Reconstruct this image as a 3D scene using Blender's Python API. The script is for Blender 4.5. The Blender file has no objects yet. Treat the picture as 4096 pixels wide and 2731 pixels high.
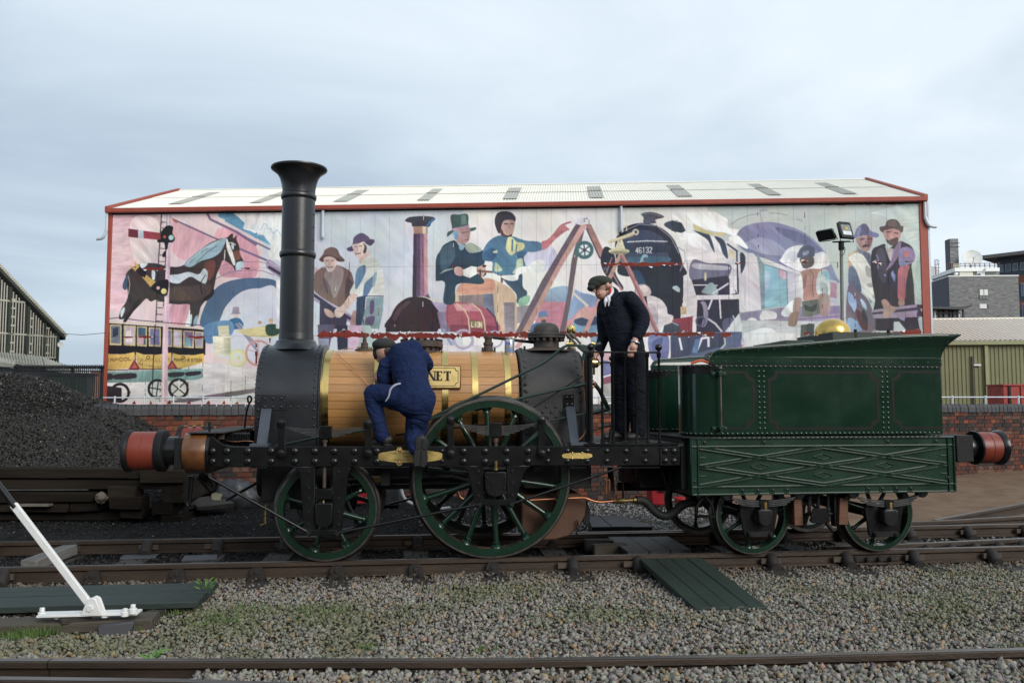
import bpy, math, random
import numpy as np
from math import sin, cos, pi, radians, atan, atan2, sqrt, tan, hypot
from mathutils import Vector, Matrix, noise
random.seed(7)
S = bpy.context.scene
COL = S.collection

# ------------------------------------------------------------------ camera, sky, sun, exposure
FPX, HCAM = 3450.0, 1.45                     # focal length in photo pixels (4096 wide), eye height above rail
PITCH = atan((1615 - 1365.5) / FPX)
cam = bpy.data.cameras.new('camera')
cam.sensor_width = 36.0
cam.lens = 36.0 * FPX / 4096
cam.clip_start, cam.clip_end = 0.1, 2000
camo = bpy.data.objects.new('camera', cam)
COL.objects.link(camo)
camo.location = (0, 0, HCAM)
camo.rotation_euler = (pi / 2 + PITCH, 0, 0)
S.camera = camo

SUN_EL, SUN_AZ = radians(27), radians(38)    # behind the camera, to the right
sun_dir = Vector((sin(SUN_AZ) * cos(SUN_EL), -cos(SUN_AZ) * cos(SUN_EL), sin(SUN_EL)))
sl = bpy.data.lights.new('sun', 'SUN')
sl.energy, sl.angle, sl.color = 1.5, radians(32), (1.0, 0.95, 0.88)
so = bpy.data.objects.new('sun', sl)
COL.objects.link(so)
so.location = (20, -40, 40)
so.rotation_euler = sun_dir.to_track_quat('Z', 'Y').to_euler()

S.view_settings.view_transform = 'Standard'
S.view_settings.look = 'None'
S.view_settings.exposure = 0.54
S.view_settings.gamma = 1.0
S.view_settings.use_curve_mapping = False
S.cycles.use_denoising = True
S.cycles.max_bounces = 6
S.cycles.diffuse_bounces = 3
S.cycles.glossy_bounces = 3
S.cycles.transmission_bounces = 4
S.cycles.caustics_reflective = False
S.cycles.caustics_refractive = False

def lin(c):
    if isinstance(c, str):
        c = c.lstrip('#')
        c = [int(c[i:i + 2], 16) for i in (0, 2, 4)]
    return tuple((x / 255 / 12.92) if x / 255 < .04045 else ((x / 255 + .055) / 1.055) ** 2.4 for x in c)

W = bpy.data.worlds.new('World')
S.world = W
W.use_nodes = True
nt = W.node_tree
nt.nodes.clear()
N = lambda t, **k: _node(nt, t, **k)
def _node(tree, t, **k):
    n = tree.nodes.new(t)
    for a, b in k.items():
        if a == 'inp':
            for i, v in b.items():
                n.inputs[i].default_value = v
        else:
            setattr(n, a, b)
    return n
def ramp(tree, stops, interp='LINEAR'):
    r = tree.nodes.new('ShaderNodeValToRGB')
    e = r.color_ramp
    e.interpolation = interp
    while len(e.elements) < len(stops):
        e.elements.new(.5)
    for el, (p, c) in zip(e.elements, stops):
        el.position = p
        el.color = (c, c, c, 1) if isinstance(c, (int, float)) else (*c[:3], 1)
    return r

sky = N('ShaderNodeTexSky', sky_type='NISHITA', sun_disc=False, sun_elevation=SUN_EL, sun_rotation=pi - SUN_AZ)
sky.dust_density = 2.0
tc = N('ShaderNodeTexCoord')
sep = N('ShaderNodeSeparateXYZ')
nt.links.new(tc.outputs['Generated'], sep.inputs[0])
# cloud layer: project directions on a high flat deck so that the bands stretch towards the horizon
addz = N('ShaderNodeMath', operation='ADD', inp={1: 0.22})
nt.links.new(sep.outputs['Z'], addz.inputs[0])
mx = N('ShaderNodeMath', operation='MAXIMUM', inp={1: 0.12})
nt.links.new(addz.outputs[0], mx.inputs[0])
dv = N('ShaderNodeVectorMath', operation='DIVIDE')
cmb = N('ShaderNodeCombineXYZ')
for i in range(3):
    nt.links.new(mx.outputs[0], cmb.inputs[i])
nt.links.new(tc.outputs['Generated'], dv.inputs[0])
nt.links.new(cmb.outputs[0], dv.inputs[1])
n1 = N('ShaderNodeTexNoise', inp={'Scale': 0.85, 'Detail': 7.0, 'Roughness': 0.52, 'Distortion': 0.5})
mp = N('ShaderNodeMapping', inp={'Location': (3.4, 1.9, 0.0), 'Scale': (1.0, 1.5, 1.0)})
nt.links.new(dv.outputs[0], mp.inputs[0])
nt.links.new(mp.outputs[0], n1.inputs['Vector'])
xr = N('ShaderNodeMath', operation='MULTIPLY', inp={1: 0.30})
nt.links.new(sep.outputs['X'], xr.inputs[0])
sm = N('ShaderNodeMath', operation='ADD')
nt.links.new(n1.outputs['Fac'], sm.inputs[0])
nt.links.new(xr.outputs[0], sm.inputs[1])
k = 10.0
cl = ramp(nt, [(0.30, tuple(k * .1 * v for v in lin((166, 181, 196)))), (0.50, tuple(k * .1 * v for v in lin((193, 206, 217)))),
               (0.66, tuple(k * .1 * v for v in lin((212, 223, 232)))), (0.85, tuple(k * .1 * v for v in lin((226, 234, 240))))])
nt.links.new(sm.outputs[0], cl.inputs[0])
sc10 = N('ShaderNodeVectorMath', operation='SCALE')
sc10.inputs['Scale'].default_value = 9.0
nt.links.new(cl.outputs[0], sc10.inputs[0])
mixs = N('ShaderNodeMixRGB', inp={0: 0.93})
nt.links.new(sky.outputs[0], mixs.inputs[1])
nt.links.new(sc10.outputs[0], mixs.inputs[2])
bg = N('ShaderNodeBackground', inp={'Strength': 0.1})
nt.links.new(mixs.outputs[0], bg.inputs[0])
ow = N('ShaderNodeOutputWorld')
nt.links.new(bg.outputs[0], ow.inputs[0])

# ------------------------------------------------------------------ measuring: photo pixel -> place in the yard
def ray(px, py):
    u, v = (px - 2048) / FPX, (1365.5 - py) / FPX
    return Vector((u, cos(PITCH) - v * sin(PITCH), sin(PITCH) + v * cos(PITCH)))
def on_z(px, py, z=0.0):
    d = ray(px, py)
    t = (z - HCAM) / d.z
    return Vector((d.x * t, d.y * t, z))
def on_y(px, py, Y):
    d = ray(px, py)
    return Vector((d.x * Y / d.y, Y, HCAM + d.z * Y / d.y))
class Frame:
    """A vehicle's or building's own axes: x along it, y away from the camera, z up."""
    def __init__(s, o, ang):
        s.o, s.a = Vector((o[0], o[1], 0)), ang
        s.c, s.s = cos(ang), sin(ang)
    def xz(s, px, py, yl):
        d = ray(px, py)
        t = (yl - s.s * s.o.x + s.c * s.o.y) / (-s.s * d.x + s.c * d.y)
        X, Y = d.x * t - s.o.x, d.y * t - s.o.y
        return (X * s.c + Y * s.s, HCAM + d.z * t)
    def loc(s, p):
        X, Y = p[0] - s.o.x, p[1] - s.o.y
        return (X * s.c + Y * s.s, -X * s.s + Y * s.c, p[2])
    def world(s, x, y, z=0):
        return Vector((s.o.x + x * s.c - y * s.s, s.o.y + x * s.s + y * s.c, z))

# ------------------------------------------------------------------ materials
MATS = {}
def M(name, col, rough=.5, metal=0., var=.18, ns=6., bump=0., bs=60., col2=None, spec=.5, coat=0., rnd=0., detail=5., stretch=(1, 1, 1), rvar=.12, attr=None, sheen=0., coatr=.08, fold=0.):
    if name in MATS:
        return MATS[name]
    m = bpy.data.materials.new(name)
    m.use_nodes = True
    t = m.node_tree
    b = t.nodes['Principled BSDF']
    col = lin(col) if isinstance(col, str) else col
    if col2 is None:
        lo, hi = tuple(c * (1 - var) for c in col), tuple(min(1, c * (1 + var)) for c in col)
    else:
        lo, hi = col, (lin(col2) if isinstance(col2, str) else col2)
    co = _node(t, 'ShaderNodeTexCoord')
    mpn = _node(t, 'ShaderNodeMapping', inp={'Scale': stretch})
    t.links.new(co.outputs['Object'], mpn.inputs[0])
    nz = _node(t, 'ShaderNodeTexNoise', inp={'Scale': ns, 'Detail': detail, 'Roughness': .6})
    t.links.new(mpn.outputs[0], nz.inputs['Vector'])
    r = ramp(t, [(.3, lo), (.7, hi)])
    t.links.new(nz.outputs['Fac'], r.inputs[0])
    out = r.outputs[0]
    if attr:
        a = _node(t, 'ShaderNodeAttribute', attribute_name=attr)
        mm = _node(t, 'ShaderNodeMixRGB', blend_type='MULTIPLY', inp={0: 1.0})
        t.links.new(out, mm.inputs[1])
        t.links.new(a.outputs['Color'], mm.inputs[2])
        out = mm.outputs[0]
    if rnd:
        oi = _node(t, 'ShaderNodeObjectInfo')
        mr = _node(t, 'ShaderNodeMapRange', inp={3: 1 - rnd, 4: 1 + rnd})
        t.links.new(oi.outputs['Random'], mr.inputs[0])
        mm = _node(t, 'ShaderNodeVectorMath', operation='SCALE')
        t.links.new(out, mm.inputs[0])
        t.links.new(mr.outputs[0], mm.inputs['Scale'])
        out = mm.outputs[0]
    t.links.new(out, b.inputs['Base Color'])
    b.inputs['Metallic'].default_value = metal
    b.inputs['Specular IOR Level'].default_value = spec
    b.inputs['Coat Weight'].default_value = coat
    b.inputs['Coat Roughness'].default_value = coatr
    b.inputs['Sheen Weight'].default_value = sheen
    rr = _node(t, 'ShaderNodeMapRange', inp={3: max(.02, rough - rvar), 4: min(1, rough + rvar)})
    t.links.new(nz.outputs['Fac'], rr.inputs[0])
    t.links.new(rr.outputs[0], b.inputs['Roughness'])
    if fold:                                     # creases: ridges where a warped noise crosses its middle value
        n3 = _node(t, 'ShaderNodeTexNoise', inp={'Scale': 4.2, 'Detail': 3., 'Roughness': .4, 'Distortion': 1.6})
        t.links.new(mpn.outputs[0], n3.inputs['Vector'])
        m1 = _node(t, 'ShaderNodeMath', operation='SUBTRACT', inp={1: .5})
        m2 = _node(t, 'ShaderNodeMath', operation='ABSOLUTE')
        m3 = _node(t, 'ShaderNodeMath', operation='POWER', inp={1: .6})
        t.links.new(n3.outputs['Fac'], m1.inputs[0]); t.links.new(m1.outputs[0], m2.inputs[0]); t.links.new(m2.outputs[0], m3.inputs[0])
        bp = _node(t, 'ShaderNodeBump', inp={'Strength': fold, 'Distance': .05})
        t.links.new(m3.outputs[0], bp.inputs['Height'])
        t.links.new(bp.outputs[0], b.inputs['Normal'])
    elif bump:
        n2 = _node(t, 'ShaderNodeTexNoise', inp={'Scale': bs, 'Detail': 3.})
        t.links.new(mpn.outputs[0], n2.inputs['Vector'])
        bp = _node(t, 'ShaderNodeBump', inp={'Strength': bump, 'Distance': .01})
        t.links.new(n2.outputs['Fac'], bp.inputs['Height'])
        t.links.new(bp.outputs[0], b.inputs['Normal'])
    MATS[name] = m
    return m

# ------------------------------------------------------------------ mesh building
class MB:
    def __init__(s):
        s.v, s.f = [], []
    def add(s, vs, fs):
        k = len(s.v)
        s.v += [tuple(p) for p in vs]
        s.f += [tuple(i + k for i in f) for f in fs]
        return s
    def box(s, c, d, rot=None):
        x, y, z = d[0] / 2, d[1] / 2, d[2] / 2
        p = [Vector((i, j, q)) for i in (-x, x) for j in (-y, y) for q in (-z, z)]
        if rot is not None:
            p = [rot @ q for q in p]
        c = Vector(c)
        return s.add([q + c for q in p], [(0, 1, 3, 2), (4, 6, 7, 5), (0, 4, 5, 1), (2, 3, 7, 6), (0, 2, 6, 4), (1, 5, 7, 3)])
    def b2(s, a, b):
        return s.box([(i + j) / 2 for i, j in zip(a, b)], [abs(i - j) for i, j in zip(a, b)])
    def prism(s, pts, a, b, ax='y'):
        """Outline given as (x,z) for ax y, (x,y) for ax z, (y,z) for ax x; extruded from a to b."""
        mk = {'y': lambda p, t: (p[0], t, p[1]), 'z': lambda p, t: (p[0], p[1], t), 'x': lambda p, t: (t, p[0], p[1])}[ax]
        n = len(pts)
        ar = sum(pts[i][0] * pts[(i + 1) % n][1] - pts[(i + 1) % n][0] * pts[i][1] for i in range(n))
        if (ar < 0) != (ax == 'y'):
            pts = pts[::-1]
        if a > b:
            a, b = b, a
        vs = [mk(p, a) for p in pts] + [mk(p, b) for p in pts]
        fs = [tuple(range(n))[::-1], tuple(range(n, 2 * n))] + [(i, (i + 1) % n, n + (i + 1) % n, n + i) for i in range(n)]
        return s.add(vs, fs)
    def tube(s, path, r, n=10, cap=True, closed=False):
        P = [Vector(p) for p in path]
        R = r if isinstance(r, (list, tuple)) else [r] * len(P)
        k = len(P)
        vs, up = [], None
        for i in range(k):
            if closed:
                t = P[(i + 1) % k] - P[i - 1]
            else:
                t = P[min(i + 1, k - 1)] - P[max(i - 1, 0)]
            t.normalize()
            if up is None:
                up = t.orthogonal().normalized()
            else:
                up = (up - t * up.dot(t))
                up = up.normalized() if up.length > 1e-6 else t.orthogonal().normalized()
            w = t.cross(up)
            for j in range(n):
                a = 2 * pi * j / n
                vs.append(P[i] + (up * cos(a) + w * sin(a)) * R[i])
        fs = []
        m = k if closed else k - 1
        for i in range(m):
            for j in range(n):
                a, b = i * n + j, i * n + (j + 1) % n
                c, d = ((i + 1) % k) * n + (j + 1) % n, ((i + 1) % k) * n + j
                fs.append((a, b, c, d))
        if cap and not closed:
            fs += [tuple(range(n))[::-1], tuple(range((k - 1) * n, k * n))]
        return s.add(vs, fs)
    def cyl(s, a, b, r, r2=None, n=20):
        return s.tube([a, b], [r, r if r2 is None else r2], n)
    def lathe(s, prof, o=(0, 0, 0), ax='z', n=32, ang=(0, 2 * pi)):
        """prof: (radius, height) pairs turned round axis ax through o."""
        full = abs(ang[1] - ang[0] - 2 * pi) < 1e-6
        k = n if full else n + 1
        mk = {'z': lambda r, h, c, q: (r * c, r * q, h), 'y': lambda r, h, c, q: (r * c, h, r * q), 'x': lambda r, h, c, q: (h, r * c, r * q)}[ax]
        vs = []
        for r, h in prof:
            for j in range(k):
                a = ang[0] + (ang[1] - ang[0]) * j / n
                p = mk(r, h, cos(a), sin(a))
                vs.append((p[0] + o[0], p[1] + o[1], p[2] + o[2]))
        fs = []
        for i in range(len(prof) - 1):
            for j in range(n if full else k - 1):
                a, b = i * k + j, i * k + (j + 1) % k
                fs.append((a, b, b + k, a + k) if ax != 'y' else (a, a + k, b + k, b))
        return s.add(vs, fs)
    def ball(s, c, r, n=12, m=8, sc=(1, 1, 1)):
        vs, fs = [], []
        for i in range(m + 1):
            th = pi * i / m
            for j in range(n):
                a = 2 * pi * j / n
                vs.append((c[0] + r * sc[0] * sin(th) * cos(a), c[1] + r * sc[1] * sin(th) * sin(a), c[2] + r * sc[2] * cos(th)))
        for i in range(m):
            for j in range(n):
                fs.append((i * n + j, (i + 1) * n + j, (i + 1) * n + (j + 1) % n, i * n + (j + 1) % n))
        return s.add(vs, fs)
    def mesh(s, name, mat=None, smooth=None):
        me = bpy.data.meshes.new(name)
        me.from_pydata(s.v, [], s.f)
        me.validate()
        if len(s.f) < 60000:
            import bmesh
            bm = bmesh.new()
            bm.from_mesh(me)
            bmesh.ops.recalc_face_normals(bm, faces=bm.faces)
            bm.to_mesh(me)
            bm.free()
        if mat:
            me.materials.append(mat)
        if smooth:
            me.polygons.foreach_set('use_smooth', [True] * len(me.polygons))
            if smooth is not True:
                try:
                    me.set_sharp_from_angle(angle=radians(smooth))
                except Exception:
                    pass
        return me
    def build(s, name, mat, parent=None, smooth=35, bevel=0, loc=None, rot=None, seg=1):
        o = bpy.data.objects.new(name, s.mesh(name, mat, smooth))
        return place(o, parent, loc, rot, bevel, seg)
def place(o, parent=None, loc=None, rot=None, bevel=0, seg=1):
    COL.objects.link(o)
    if parent:
        o.parent = parent
    if loc is not None:
        o.location = loc
    if rot is not None:
        o.rotation_euler = rot
    if bevel:
        md = o.modifiers.new('bevel', 'BEVEL')
        md.width, md.segments, md.limit_method, md.angle_limit = bevel, seg, 'ANGLE', radians(40)
    return o
def inst(name, me, parent, loc, rot=None, scale=None):
    o = bpy.data.objects.new(name, me)
    COL.objects.link(o)
    if parent:
        o.parent = parent
    o.location = loc
    if rot is not None:
        o.rotation_euler = rot
    if scale is not None:
        o.scale = scale if isinstance(scale, (tuple, list)) else (scale,) * 3
    return o
def tag(o, label=None, cat=None, group=None, kind=None):
    for a, b in (('label', label), ('category', cat), ('group', group), ('kind', kind)):
        if b:
            o[a] = b
    return o
def thing(name, label, cat, loc=(0, 0, 0), rz=0., group=None):
    o = bpy.data.objects.new(name, None)
    o.empty_display_size = .2
    COL.objects.link(o)
    o.location = loc
    o.rotation_euler = (0, 0, rz)
    return tag(o, label, cat, group)
def Rx(a): return Matrix.Rotation(a, 3, 'X')
def Ry(a): return Matrix.Rotation(a, 3, 'Y')
def Rz(a): return Matrix.Rotation(a, 3, 'Z')
def spline(pts, n=6, closed=False):
    P = [Vector(p) for p in pts]
    k, out = len(P), []
    for i in range(k if closed else k - 1):
        g = lambda j: P[j % k] if closed else P[max(0, min(k - 1, j))]
        a, b, c, d = g(i - 1), g(i), g(i + 1), g(i + 2)
        for q in range(n):
            t = q / n
            out.append(.5 * (2 * b + (c - a) * t + (2 * a - 5 * b + 4 * c - d) * t * t + (3 * b - a - 3 * c + d) * t ** 3))
    if not closed:
        out.append(P[-1])
    return out
def npmesh(name, V, Fc, mat, smooth=False, color=None):
    """Mesh from numpy: V (n,3), Fc (m,3) triangles; color (n,3) stored as attribute tint."""
    me = bpy.data.meshes.new(name)
    me.vertices.add(len(V))
    me.vertices.foreach_set('co', np.asarray(V, np.float32).ravel())
    k = Fc.shape[1]
    me.loops.add(Fc.size)
    me.loops.foreach_set('vertex_index', np.asarray(Fc, np.int32).ravel())
    me.polygons.add(len(Fc))
    me.polygons.foreach_set('loop_start', np.arange(0, Fc.size, k, dtype=np.int32))
    me.polygons.foreach_set('loop_total', np.full(len(Fc), k, np.int32))
    me.update(calc_edges=True)
    if smooth:
        me.polygons.foreach_set('use_smooth', np.ones(len(Fc), bool))
    if color is not None:
        a = me.attributes.new('tint', 'FLOAT_COLOR', 'POINT')
        c = np.ones((len(V), 4), np.float32)
        c[:, :3] = color
        a.data.foreach_set('color', c.ravel())
    me.materials.append(mat)
    return me
RNG = np.random.default_rng(11)
def rocks(name, P, size, mat, tint, flat=.75, shape=None):
    """Many small stones in one mesh: P (n,3) centres, size (n,), tint (n,3)."""
    n = len(P)
    if shape == 'octa':
        T = np.array([(1, 0, 0), (-1, 0, 0), (0, 1, 0), (0, -1, 0), (0, 0, 1), (0, 0, -1)], float)
        F_ = np.array([(0, 2, 4), (2, 1, 4), (1, 3, 4), (3, 0, 4), (2, 0, 5), (1, 2, 5), (3, 1, 5), (0, 3, 5)])
    else:
        T = np.array([(-1, -1, -1), (1, -1, -1), (1, 1, -1), (-1, 1, -1), (-1, -1, 1), (1, -1, 1), (1, 1, 1), (-1, 1, 1)], float) * .62
        F_ = np.array([(0, 2, 1), (0, 3, 2), (4, 5, 6), (4, 6, 7), (0, 1, 5), (0, 5, 4), (1, 2, 6), (1, 6, 5), (2, 3, 7), (2, 7, 6), (3, 0, 4), (3, 4, 7)])
    kv = len(T)
    V = T[None] * (1 + RNG.uniform(-.45, .3, (n, kv, 3)))
    V *= np.stack([RNG.uniform(.75, 1.3, n), RNG.uniform(.7, 1.1, n), RNG.uniform(.5, .9, n) * flat / .75], 1)[:, None]
    q = RNG.normal(size=(n, 4)); q /= np.linalg.norm(q, axis=1)[:, None]
    w, x, y, z = q.T
    R = np.stack([1 - 2 * (y * y + z * z), 2 * (x * y - z * w), 2 * (x * z + y * w), 2 * (x * y + z * w), 1 - 2 * (x * x + z * z), 2 * (y * z - x * w),
                  2 * (x * z - y * w), 2 * (y * z + x * w), 1 - 2 * (x * x + y * y)], 1).reshape(n, 3, 3)
    V = np.einsum('nij,nkj->nki', R, V) * size[:, None, None] + P[:, None]
    Fc = (F_[None] + (np.arange(n) * kv)[:, None, None]).reshape(-1, 3)
    me = npmesh(name, V.reshape(-1, 3), Fc, mat, color=np.repeat(tint, kv, 0))
    o = bpy.data.objects.new(name, me)
    COL.objects.link(o)
    return o
def vnoise(X, Y, sc, seed=0):
    """Smooth value noise 0..1 for numpy arrays."""
    g = np.random.default_rng(seed).random((64, 64))
    x, y = X * sc + 1000.3, Y * sc + 1000.7
    i, j = np.floor(x).astype(int), np.floor(y).astype(int)
    fx, fy = x - i, y - j
    fx, fy = fx * fx * (3 - 2 * fx), fy * fy * (3 - 2 * fy)
    G = lambda a, b: g[a % 64, b % 64]
    return (G(i, j) * (1 - fx) * (1 - fy) + G(i + 1, j) * fx * (1 - fy) + G(i, j + 1) * (1 - fx) * fy + G(i + 1, j + 1) * fx * fy)
# ------------------------------------------------------------------ where the two vehicles stand
LA = radians(6.3)
_n = on_z(1985, 2232)
_o = (_n.x - sin(LA) * .79, _n.y + cos(LA) * .79)
_dx = Frame(_o, LA).xz(1968, 1914, -.8)[0]
LF = Frame((_o[0] + cos(LA) * _dx, _o[1] + sin(LA) * _dx), LA)      # locomotive axes: x=0 at the driving axle, y=0 track centre
TA = radians(8.0)
_n = on_z(3012, 2216)
_o = (_n.x - sin(TA) * .79, _n.y + cos(TA) * .79)
_dx = Frame(_o, TA).xz(3012, 2093, -.8)[0]
TF = Frame((_o[0] + cos(TA) * _dx, _o[1] + sin(TA) * _dx), TA)      # tender axes: x=0 at its front axle

# ------------------------------------------------------------------ ground materials
m_soil = M('soil', (.075, .068, .058), .95, var=.4, ns=3, bump=.6, bs=90, spec=.1)
m_ash = M('ash', (.016, .0155, .0155), .95, var=.6, ns=9, bump=1., bs=120, spec=.06)
m_stone = M('stone', (.9, .9, .9), .85, var=.25, ns=30, attr='tint', bump=.3, bs=200, spec=.2)
m_path = M('path_grit', (.14, .088, .06), .95, var=.3, ns=2.2, bump=.7, bs=160, col2=(.23, .16, .11), spec=.1)
m_rail = M('rail_rust', (.050, .034, .024), .55, .3, var=.35, ns=5, bump=.3, bs=70, stretch=(.3, 1, 1))
m_railtop = M('rail_top', (.17, .15, .135), .36, .8, var=.25, ns=6, stretch=(.2, 3, 1))
m_iron = M('chair_iron', (.026, .022, .020), .75, .2, var=.35, ns=14, bump=.5, bs=90)
m_sleeper = M('sleeper_wood', (.036, .030, .026), .9, var=.45, ns=5, bump=.8, bs=40, stretch=(1, .12, 1))
m_grass = M('grass', (.08, .14, .03), .7, var=.4, ns=9, rnd=.2)
m_weed = M('weed_leaf', (.10, .22, .04), .6, var=.3, ns=20, rnd=.15)

def sheet(name, pts, z, mat, label=None):
    o = MB().add([(p[0], p[1], z) for p in pts], [tuple(range(len(pts)))]).build(name, mat, smooth=None)
    return tag(o, kind='structure')
sheet('ground', [(-500, -60), (500, -60), (500, 700), (-500, 700)], -.22, m_soil)
w = LF.world
sheet('ash_ground', [w(-14, -.95), w(.2, -.95), w(7, -.9), w(7, .95), w(1.2, 1.2), w(-.3, 1.3), w(-14, 1.3)], -.165, m_ash)

# brown path rising to the wall on the right
WA = radians(18.7)
WF = Frame((-4.5, 12.4), WA)                    # wall axes: front face is y=0
def path_h(x, y):
    p = WF.loc((x, y, 0))
    return -.14 + .16 * max(0, min(1, (p[0] - 11.2) / 3.6)) * max(0, min(1, 1 + p[1] / 5)) + .10 * max(0, min(1, 1 + p[1] / 4))
mb = MB()
a0, a1 = TF.world(1.1, 1.15), TF.world(26, 4.2)
nu, nv = 48, 24
vs = []
for i in range(nu + 1):
    for j in range(nv + 1):
        u, v = i / nu, j / nv
        b0, b1 = WF.world(8.3, 0), WF.world(26, 0)
        p = a0.lerp(a1, u) * (1 - v) + b0.lerp(b1, u) * v
        vs.append((p.x, p.y, path_h(p.x, p.y) + .012 * noise.noise((p.x * 2, p.y * 2, 0))))
fs = [(i * (nv + 1) + j, (i + 1) * (nv + 1) + j, (i + 1) * (nv + 1) + j + 1, i * (nv + 1) + j + 1) for i in range(nu) for j in range(nv)]
tag(mb.add(vs, fs).build('gravel_path', m_path, smooth=True), kind='structure')

# ------------------------------------------------------------------ railway tracks
PROF = [(-.035, -.006), (-.029, 0), (.029, 0), (.035, -.006), (.035, -.036), (.009, -.052), (.009, -.105), (.031, -.118), (.031, -.14), (-.031, -.14), (-.031, -.118), (-.009, -.105), (-.009, -.052), (-.035, -.036)]
def rail(path, parent, name='rail', prof=PROF, label=None):
    """Sweep a bullhead rail along (x, y) points of its centre line; the worn running surface is a sub-part."""
    P = [Vector((p[0], p[1], 0)) for p in path]
    k, n, vs, top = len(P), len(prof), [], []
    for i in range(k):
        t = (P[min(i + 1, k - 1)] - P[max(i - 1, 0)]).normalized()
        q = Vector((-t.y, t.x, 0))
        vs += [P[i] + q * y + Vector((0, 0, z)) for y, z in prof]
        top += [P[i] + q * y + Vector((0, 0, z)) for y, z in ((-.0275, .002), (.0275, .002))]
    fs = [(i * n + j, (i + 1) * n + j, (i + 1) * n + (j + 1) % n, i * n + (j + 1) % n) for i in range(k - 1) for j in range(n)]
    fs += [tuple(range(n)), tuple(range((k - 1) * n, k * n))[::-1]]
    o = MB().add(vs, fs).build(name, m_rail, parent, smooth=40)
    MB().add(top, [(2 * i, 2 * i + 2, 2 * i + 3, 2 * i + 1) for i in range(k - 1)]).build('running_surface', m_railtop, o, smooth=None)
    if label:
        o['label'] = label
    return o
def curve_y(x):
    return 0 if x < 1.2 else .0068 * (x - 1.2) ** 1.55
def track_path(off, x0, x1):
    n = max(2, int((x1 - x0) / .8))
    return [(x0 + (x1 - x0) * i / n, off + curve_y(x0 + (x1 - x0) * i / n)) for i in range(n + 1)]

# chairs: base, jaw, wooden key; bolts are sub-parts
_c = MB()
_c.box((0, 0, -.158), (.19, .36, .028))
_c.prism([(-.075, -.15), (.075, -.15), (.055, -.05), (.04, -.038), (-.04, -.038), (-.055, -.05)], -.075, -.038)
_c.prism([(-.075, -.15), (.075, -.15), (.055, -.06), (-.055, -.06)], .038, .075)
_c.prism([(-.075, -.145), (-.045, -.145), (-.045, -.09)], -.17, -.07, 'y')
CHAIR = _c.mesh('rail_chair', m_iron, 30)
_c = MB()
_c.box((0, 0, -.158), (.19, .36, .028))
_c.tube([(0, -.16, -.145), (0, -.105, -.13), (0, -.075, -.08), (0, -.052, -.045), (0, -.04, -.04)], [.06, .062, .06, .056, .05], 10)
CHAIR_R = _c.mesh('rail_chair', m_iron, 40)
KEY = MB().box((0, -.052, -.075), (.20, .03, .05)).mesh('key', M('key_wood', (.075, .055, .04), .85, var=.3, ns=12), None)
BOLT = MB().cyl((0, 0, -.15), (0, 0, -.112), .016, n=8).cyl((0, 0, -.15), (0, 0, -.128), .027, n=6).mesh('chair_bolt', m_iron, 30)
SBOLT = MB().cyl((0, -.04, -.075), (0, -.092, -.075), .017, n=8).cyl((0, -.07, -.075), (0, -.085, -.075), .028, n=6).mesh('jaw_bolt', m_iron, 30)
def chair(parent, x, y, rz, style, flip=False):
    c = inst('rail_chair', CHAIR if style == 0 else CHAIR_R, parent, (x, y, 0), (0, 0, rz + (pi if flip else 0)))
    inst('chair_bolt', BOLT, c, (.045, -.13, 0))
    inst('chair_bolt', BOLT, c, (-.045, -.13, 0))
    if style == 0:
        inst('jaw_bolt', SBOLT, c, (0, 0, 0))
    else:
        inst('key', KEY, c, (random.uniform(-.05, .05), 0, 0))
    return c
SLEEPER = MB().box((0, 0, -.214), (.26, 2.6, .13)).mesh('sleeper', m_sleeper, None)

trk = thing('railway_track', 'rusty railway track carrying the old steam locomotive and green tender', 'railway track', (LF.o.x, LF.o.y, 0), LA)
RY = .7525
rail(track_path(-RY, -10, 4.18), trk)
rail(track_path(-RY, 4.186, 30), trk)
rail(track_path(RY, -10, 30), trk)
rail(track_path(RY - .115, -.25, 2.6), trk, 'check_rail')
cx = [LF.xz(px, 2260, -RY)[0] for px in (28, 382, 718, 1034, 1351, 1663, 1969, 2288, 2547)]
cxr = [LF.xz(px, 2235, -RY)[0] for px in (3079, 3379, 3649, 3965)]
allc = [(x, 0 if i not in (0, 7, 8) else 1) for i, x in enumerate(cx)] + [(x, 1) for x in cxr] + [(cx[0] - .8 * k, 1) for k in (1, 2, 3, 4)] + [(cxr[-1] + .75 * k, 1) for k in range(1, 14)]
for x, st in allc:
    inst('sleeper', SLEEPER, trk, (x, curve_y(x), 0), (0, 0, .012 * max(0, x - 1)))
    rz = .012 * max(0, x - 1.2)
    chair(trk, x, -RY + curve_y(x), rz, st)
    chair(trk, x + .02, RY + curve_y(x), rz, 1)
# fishplate at the joint under the tender
fx = LF.xz(3483, 2240, -RY)[0]
fp = MB().box((fx + .02, -RY + curve_y(fx) - .03, -.078), (.5, .03, .06), Rz(.03)).build('fishplate', m_iron, trk, bevel=.004)
for k in range(4):
    inst('fish_bolt', SBOLT, fp, (fx - .17 + k * .125, -RY + curve_y(fx) + k * .004 - .002, -.002))
MB().b2((fx - .001, -RY + curve_y(fx) - .04, -.03), (fx + .003, -RY + curve_y(fx) + .04, .0035)).build('rail_joint', M('gap', (.004, .004, .004), .9), trk)

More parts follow.
